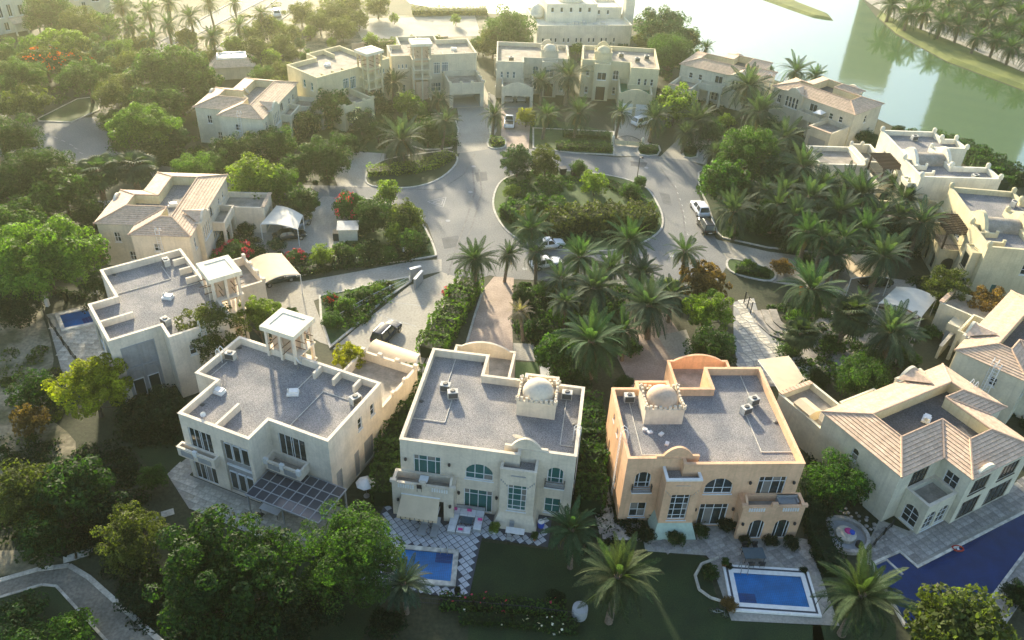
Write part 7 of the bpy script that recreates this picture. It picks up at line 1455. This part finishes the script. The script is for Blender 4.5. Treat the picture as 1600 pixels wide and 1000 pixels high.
# ------------------------------------------------------------------ road markings
def mark(name, px, z=.02): sheet(name, px, 'white', z)
MA['mark'] = surf('worn_road_paint', (.42, .42, .40), (.24, .24, .23), scale=4, detail=8, lo=.35, hi=.6)
def line(a, b, w=.12):
    p, q = P(*a), P(*b); e = (q-p).normalized(); n = Vector((-e.y, e.x, 0))*w/2; tag(MB().poly([(v.x, v.y, .0165) for v in (p-n, q-n, q+n, p+n)]).build('road_marking', MA['mark']), kind='structure')
for a, b in (((668, 315), (697, 308)), ((697, 308), (692, 324)), ((692, 324), (668, 315)), ((676, 316), (693, 311)), ((693, 311), (690, 320)), ((690, 320), (676, 316))): line(a, b, .14)
for x, y in ((1055, 290), (1058, 300), (1062, 310), (1065, 319), (1067, 328), (1069, 337), (1070, 346), (1074, 365)): line((x, y), (x+1.6, y+3.2))
for x, y in ((70, 210), (84, 214), (96, 219), (108, 225), (116, 231), (124, 238)): line((x, y), (x+6, y+2.5))
for a, b in (((584, 490), (650, 510)), ((600, 470), (672, 480))): line(a, b, .1)

# ------------------------------------------------------------------ manholes, pipes on the roofs
for x, y in ((700, 345), (735, 300), (820, 420), (1010, 262), (1050, 400), (640, 420), (610, 500), (740, 260)):
    tag(MB().lathe([(.36, 0), (.36, .012)], 14, tuple(P(x, y, .006))).build('manhole_cover', MA['grey']), kind='structure')
def roof_pipe(h, pts, z, mat='acm', r=.045):
    G.m = h.m; MB().path([(x, y, z+.06) for x, y in pts], r, 5).build('roof_pipe', MA[mat], h.root); G.m = 1
def roof_drain(h, x, y, z):
    G.m = h.m; MB().lathe([(.22, 0), (.22, .05), (.1, .12)], 10, (x, y, z)).build('roof_drain', MA['acd'], h.root); G.m = 1
for h, runs in ((H3, [[(13.3, 7.9), (13.3, 12.4)], [(12.4, 6.2), (12.4, 3.0), (15.4, 3.0)], [(1.6, 8.2), (1.6, 2.0), (.4, 2.0)]]), (H4, [[(12.6, 6.4), (12.6, 1.5), (15.4, 1.5)], [(13.7, 8.5), (13.7, 12.4)], [(1.6, 8.2), (1.6, 1.2), (3.0, 1.2)]])):
    for q in runs: roof_pipe(h, q, 7.2)
    for x, y in ((15.2, 5.5), (.5, 5.0), (10.4, 12.3)): roof_drain(h, x, y, 7.2)
for h in (H1, H0):
    for q in ([(7.0, 7.9), (7.0, 11.4)], [(12.6, 9.0), (9.4, 9.0), (9.4, 3.2)], [(-1.6, 8.6), (-1.6, 5.6)]): roof_pipe(h, q, 7.25)
    for x, y in ((13.6, 4), (-2.0, 11), (.5, 2.5)): roof_drain(h, x, y, 7.25)

MA['patch'] = surf('asphalt_patch', (.115, .12, .125), (.085, .09, .095), scale=.8, detail=9, fine=(7, .2), rough=.9)
for px in ([(690, 372), (716, 368), (722, 384), (694, 389)], [(1030, 300), (1046, 304), (1050, 322), (1036, 318)], [(742, 270), (760, 268), (762, 282), (745, 284)], [(900, 428), (950, 430), (948, 438), (902, 436)], [(590, 300), (622, 300), (620, 306), (592, 306)], [(985, 252), (1012, 254), (1008, 262), (986, 259)]): sheet('asphalt_patch', px, 'patch', .0085)
MA['tyre_mark'] = surf('tyre_mark', (.12, .12, .118), (.17, .17, .165), scale=1.5, detail=8, rough=.9, lo=.4, hi=.6)
for pts in ([(738, 262), (742, 300), (728, 345), (712, 390), (700, 430)], [(748, 264), (753, 300), (740, 346), (724, 390), (712, 434)], [(1032, 262), (1056, 296), (1068, 340), (1072, 380)], [(640, 296), (690, 296), (725, 272), (742, 240)]):
    w = [P(*q) for q in pts]
    for a, b in zip(w, w[1:]):
        e = (b-a).normalized(); n = Vector((-e.y, e.x, 0))*.13; tag(MB().poly([(v.x, v.y, .0125) for v in (a-n, b-n, b+n, a+n)]).build('tyre_mark', MA['tyre_mark']), kind='structure')
# ------------------------------------------------------------------ hazy air
hz = MB().box(-950, -150, -1.2, 950, 950, 68).build('haze', MA['white'])
hz.data.materials.clear(); hm = bpy.data.materials.new('haze_air'); hm.use_nodes = True
hn = hm.node_tree.nodes; hn.remove(hn['Principled BSDF']); pv = hn.new('ShaderNodeVolumePrincipled')
pv.inputs['Color'].default_value = (*HAZE_COL, 1); pv.inputs['Density'].default_value = HAZE_DENSITY; pv.inputs['Anisotropy'].default_value = HAZE_ANISO
hm.node_tree.links.new(pv.outputs[0], hn['Material Output'].inputs['Volume']); hz.data.materials.append(hm)
tag(hz, kind='stuff')
sc.cycles.use_denoising = True; sc.cycles.max_bounces = 6; sc.cycles.volume_bounces = 1; sc.cycles.transparent_max_bounces = 4
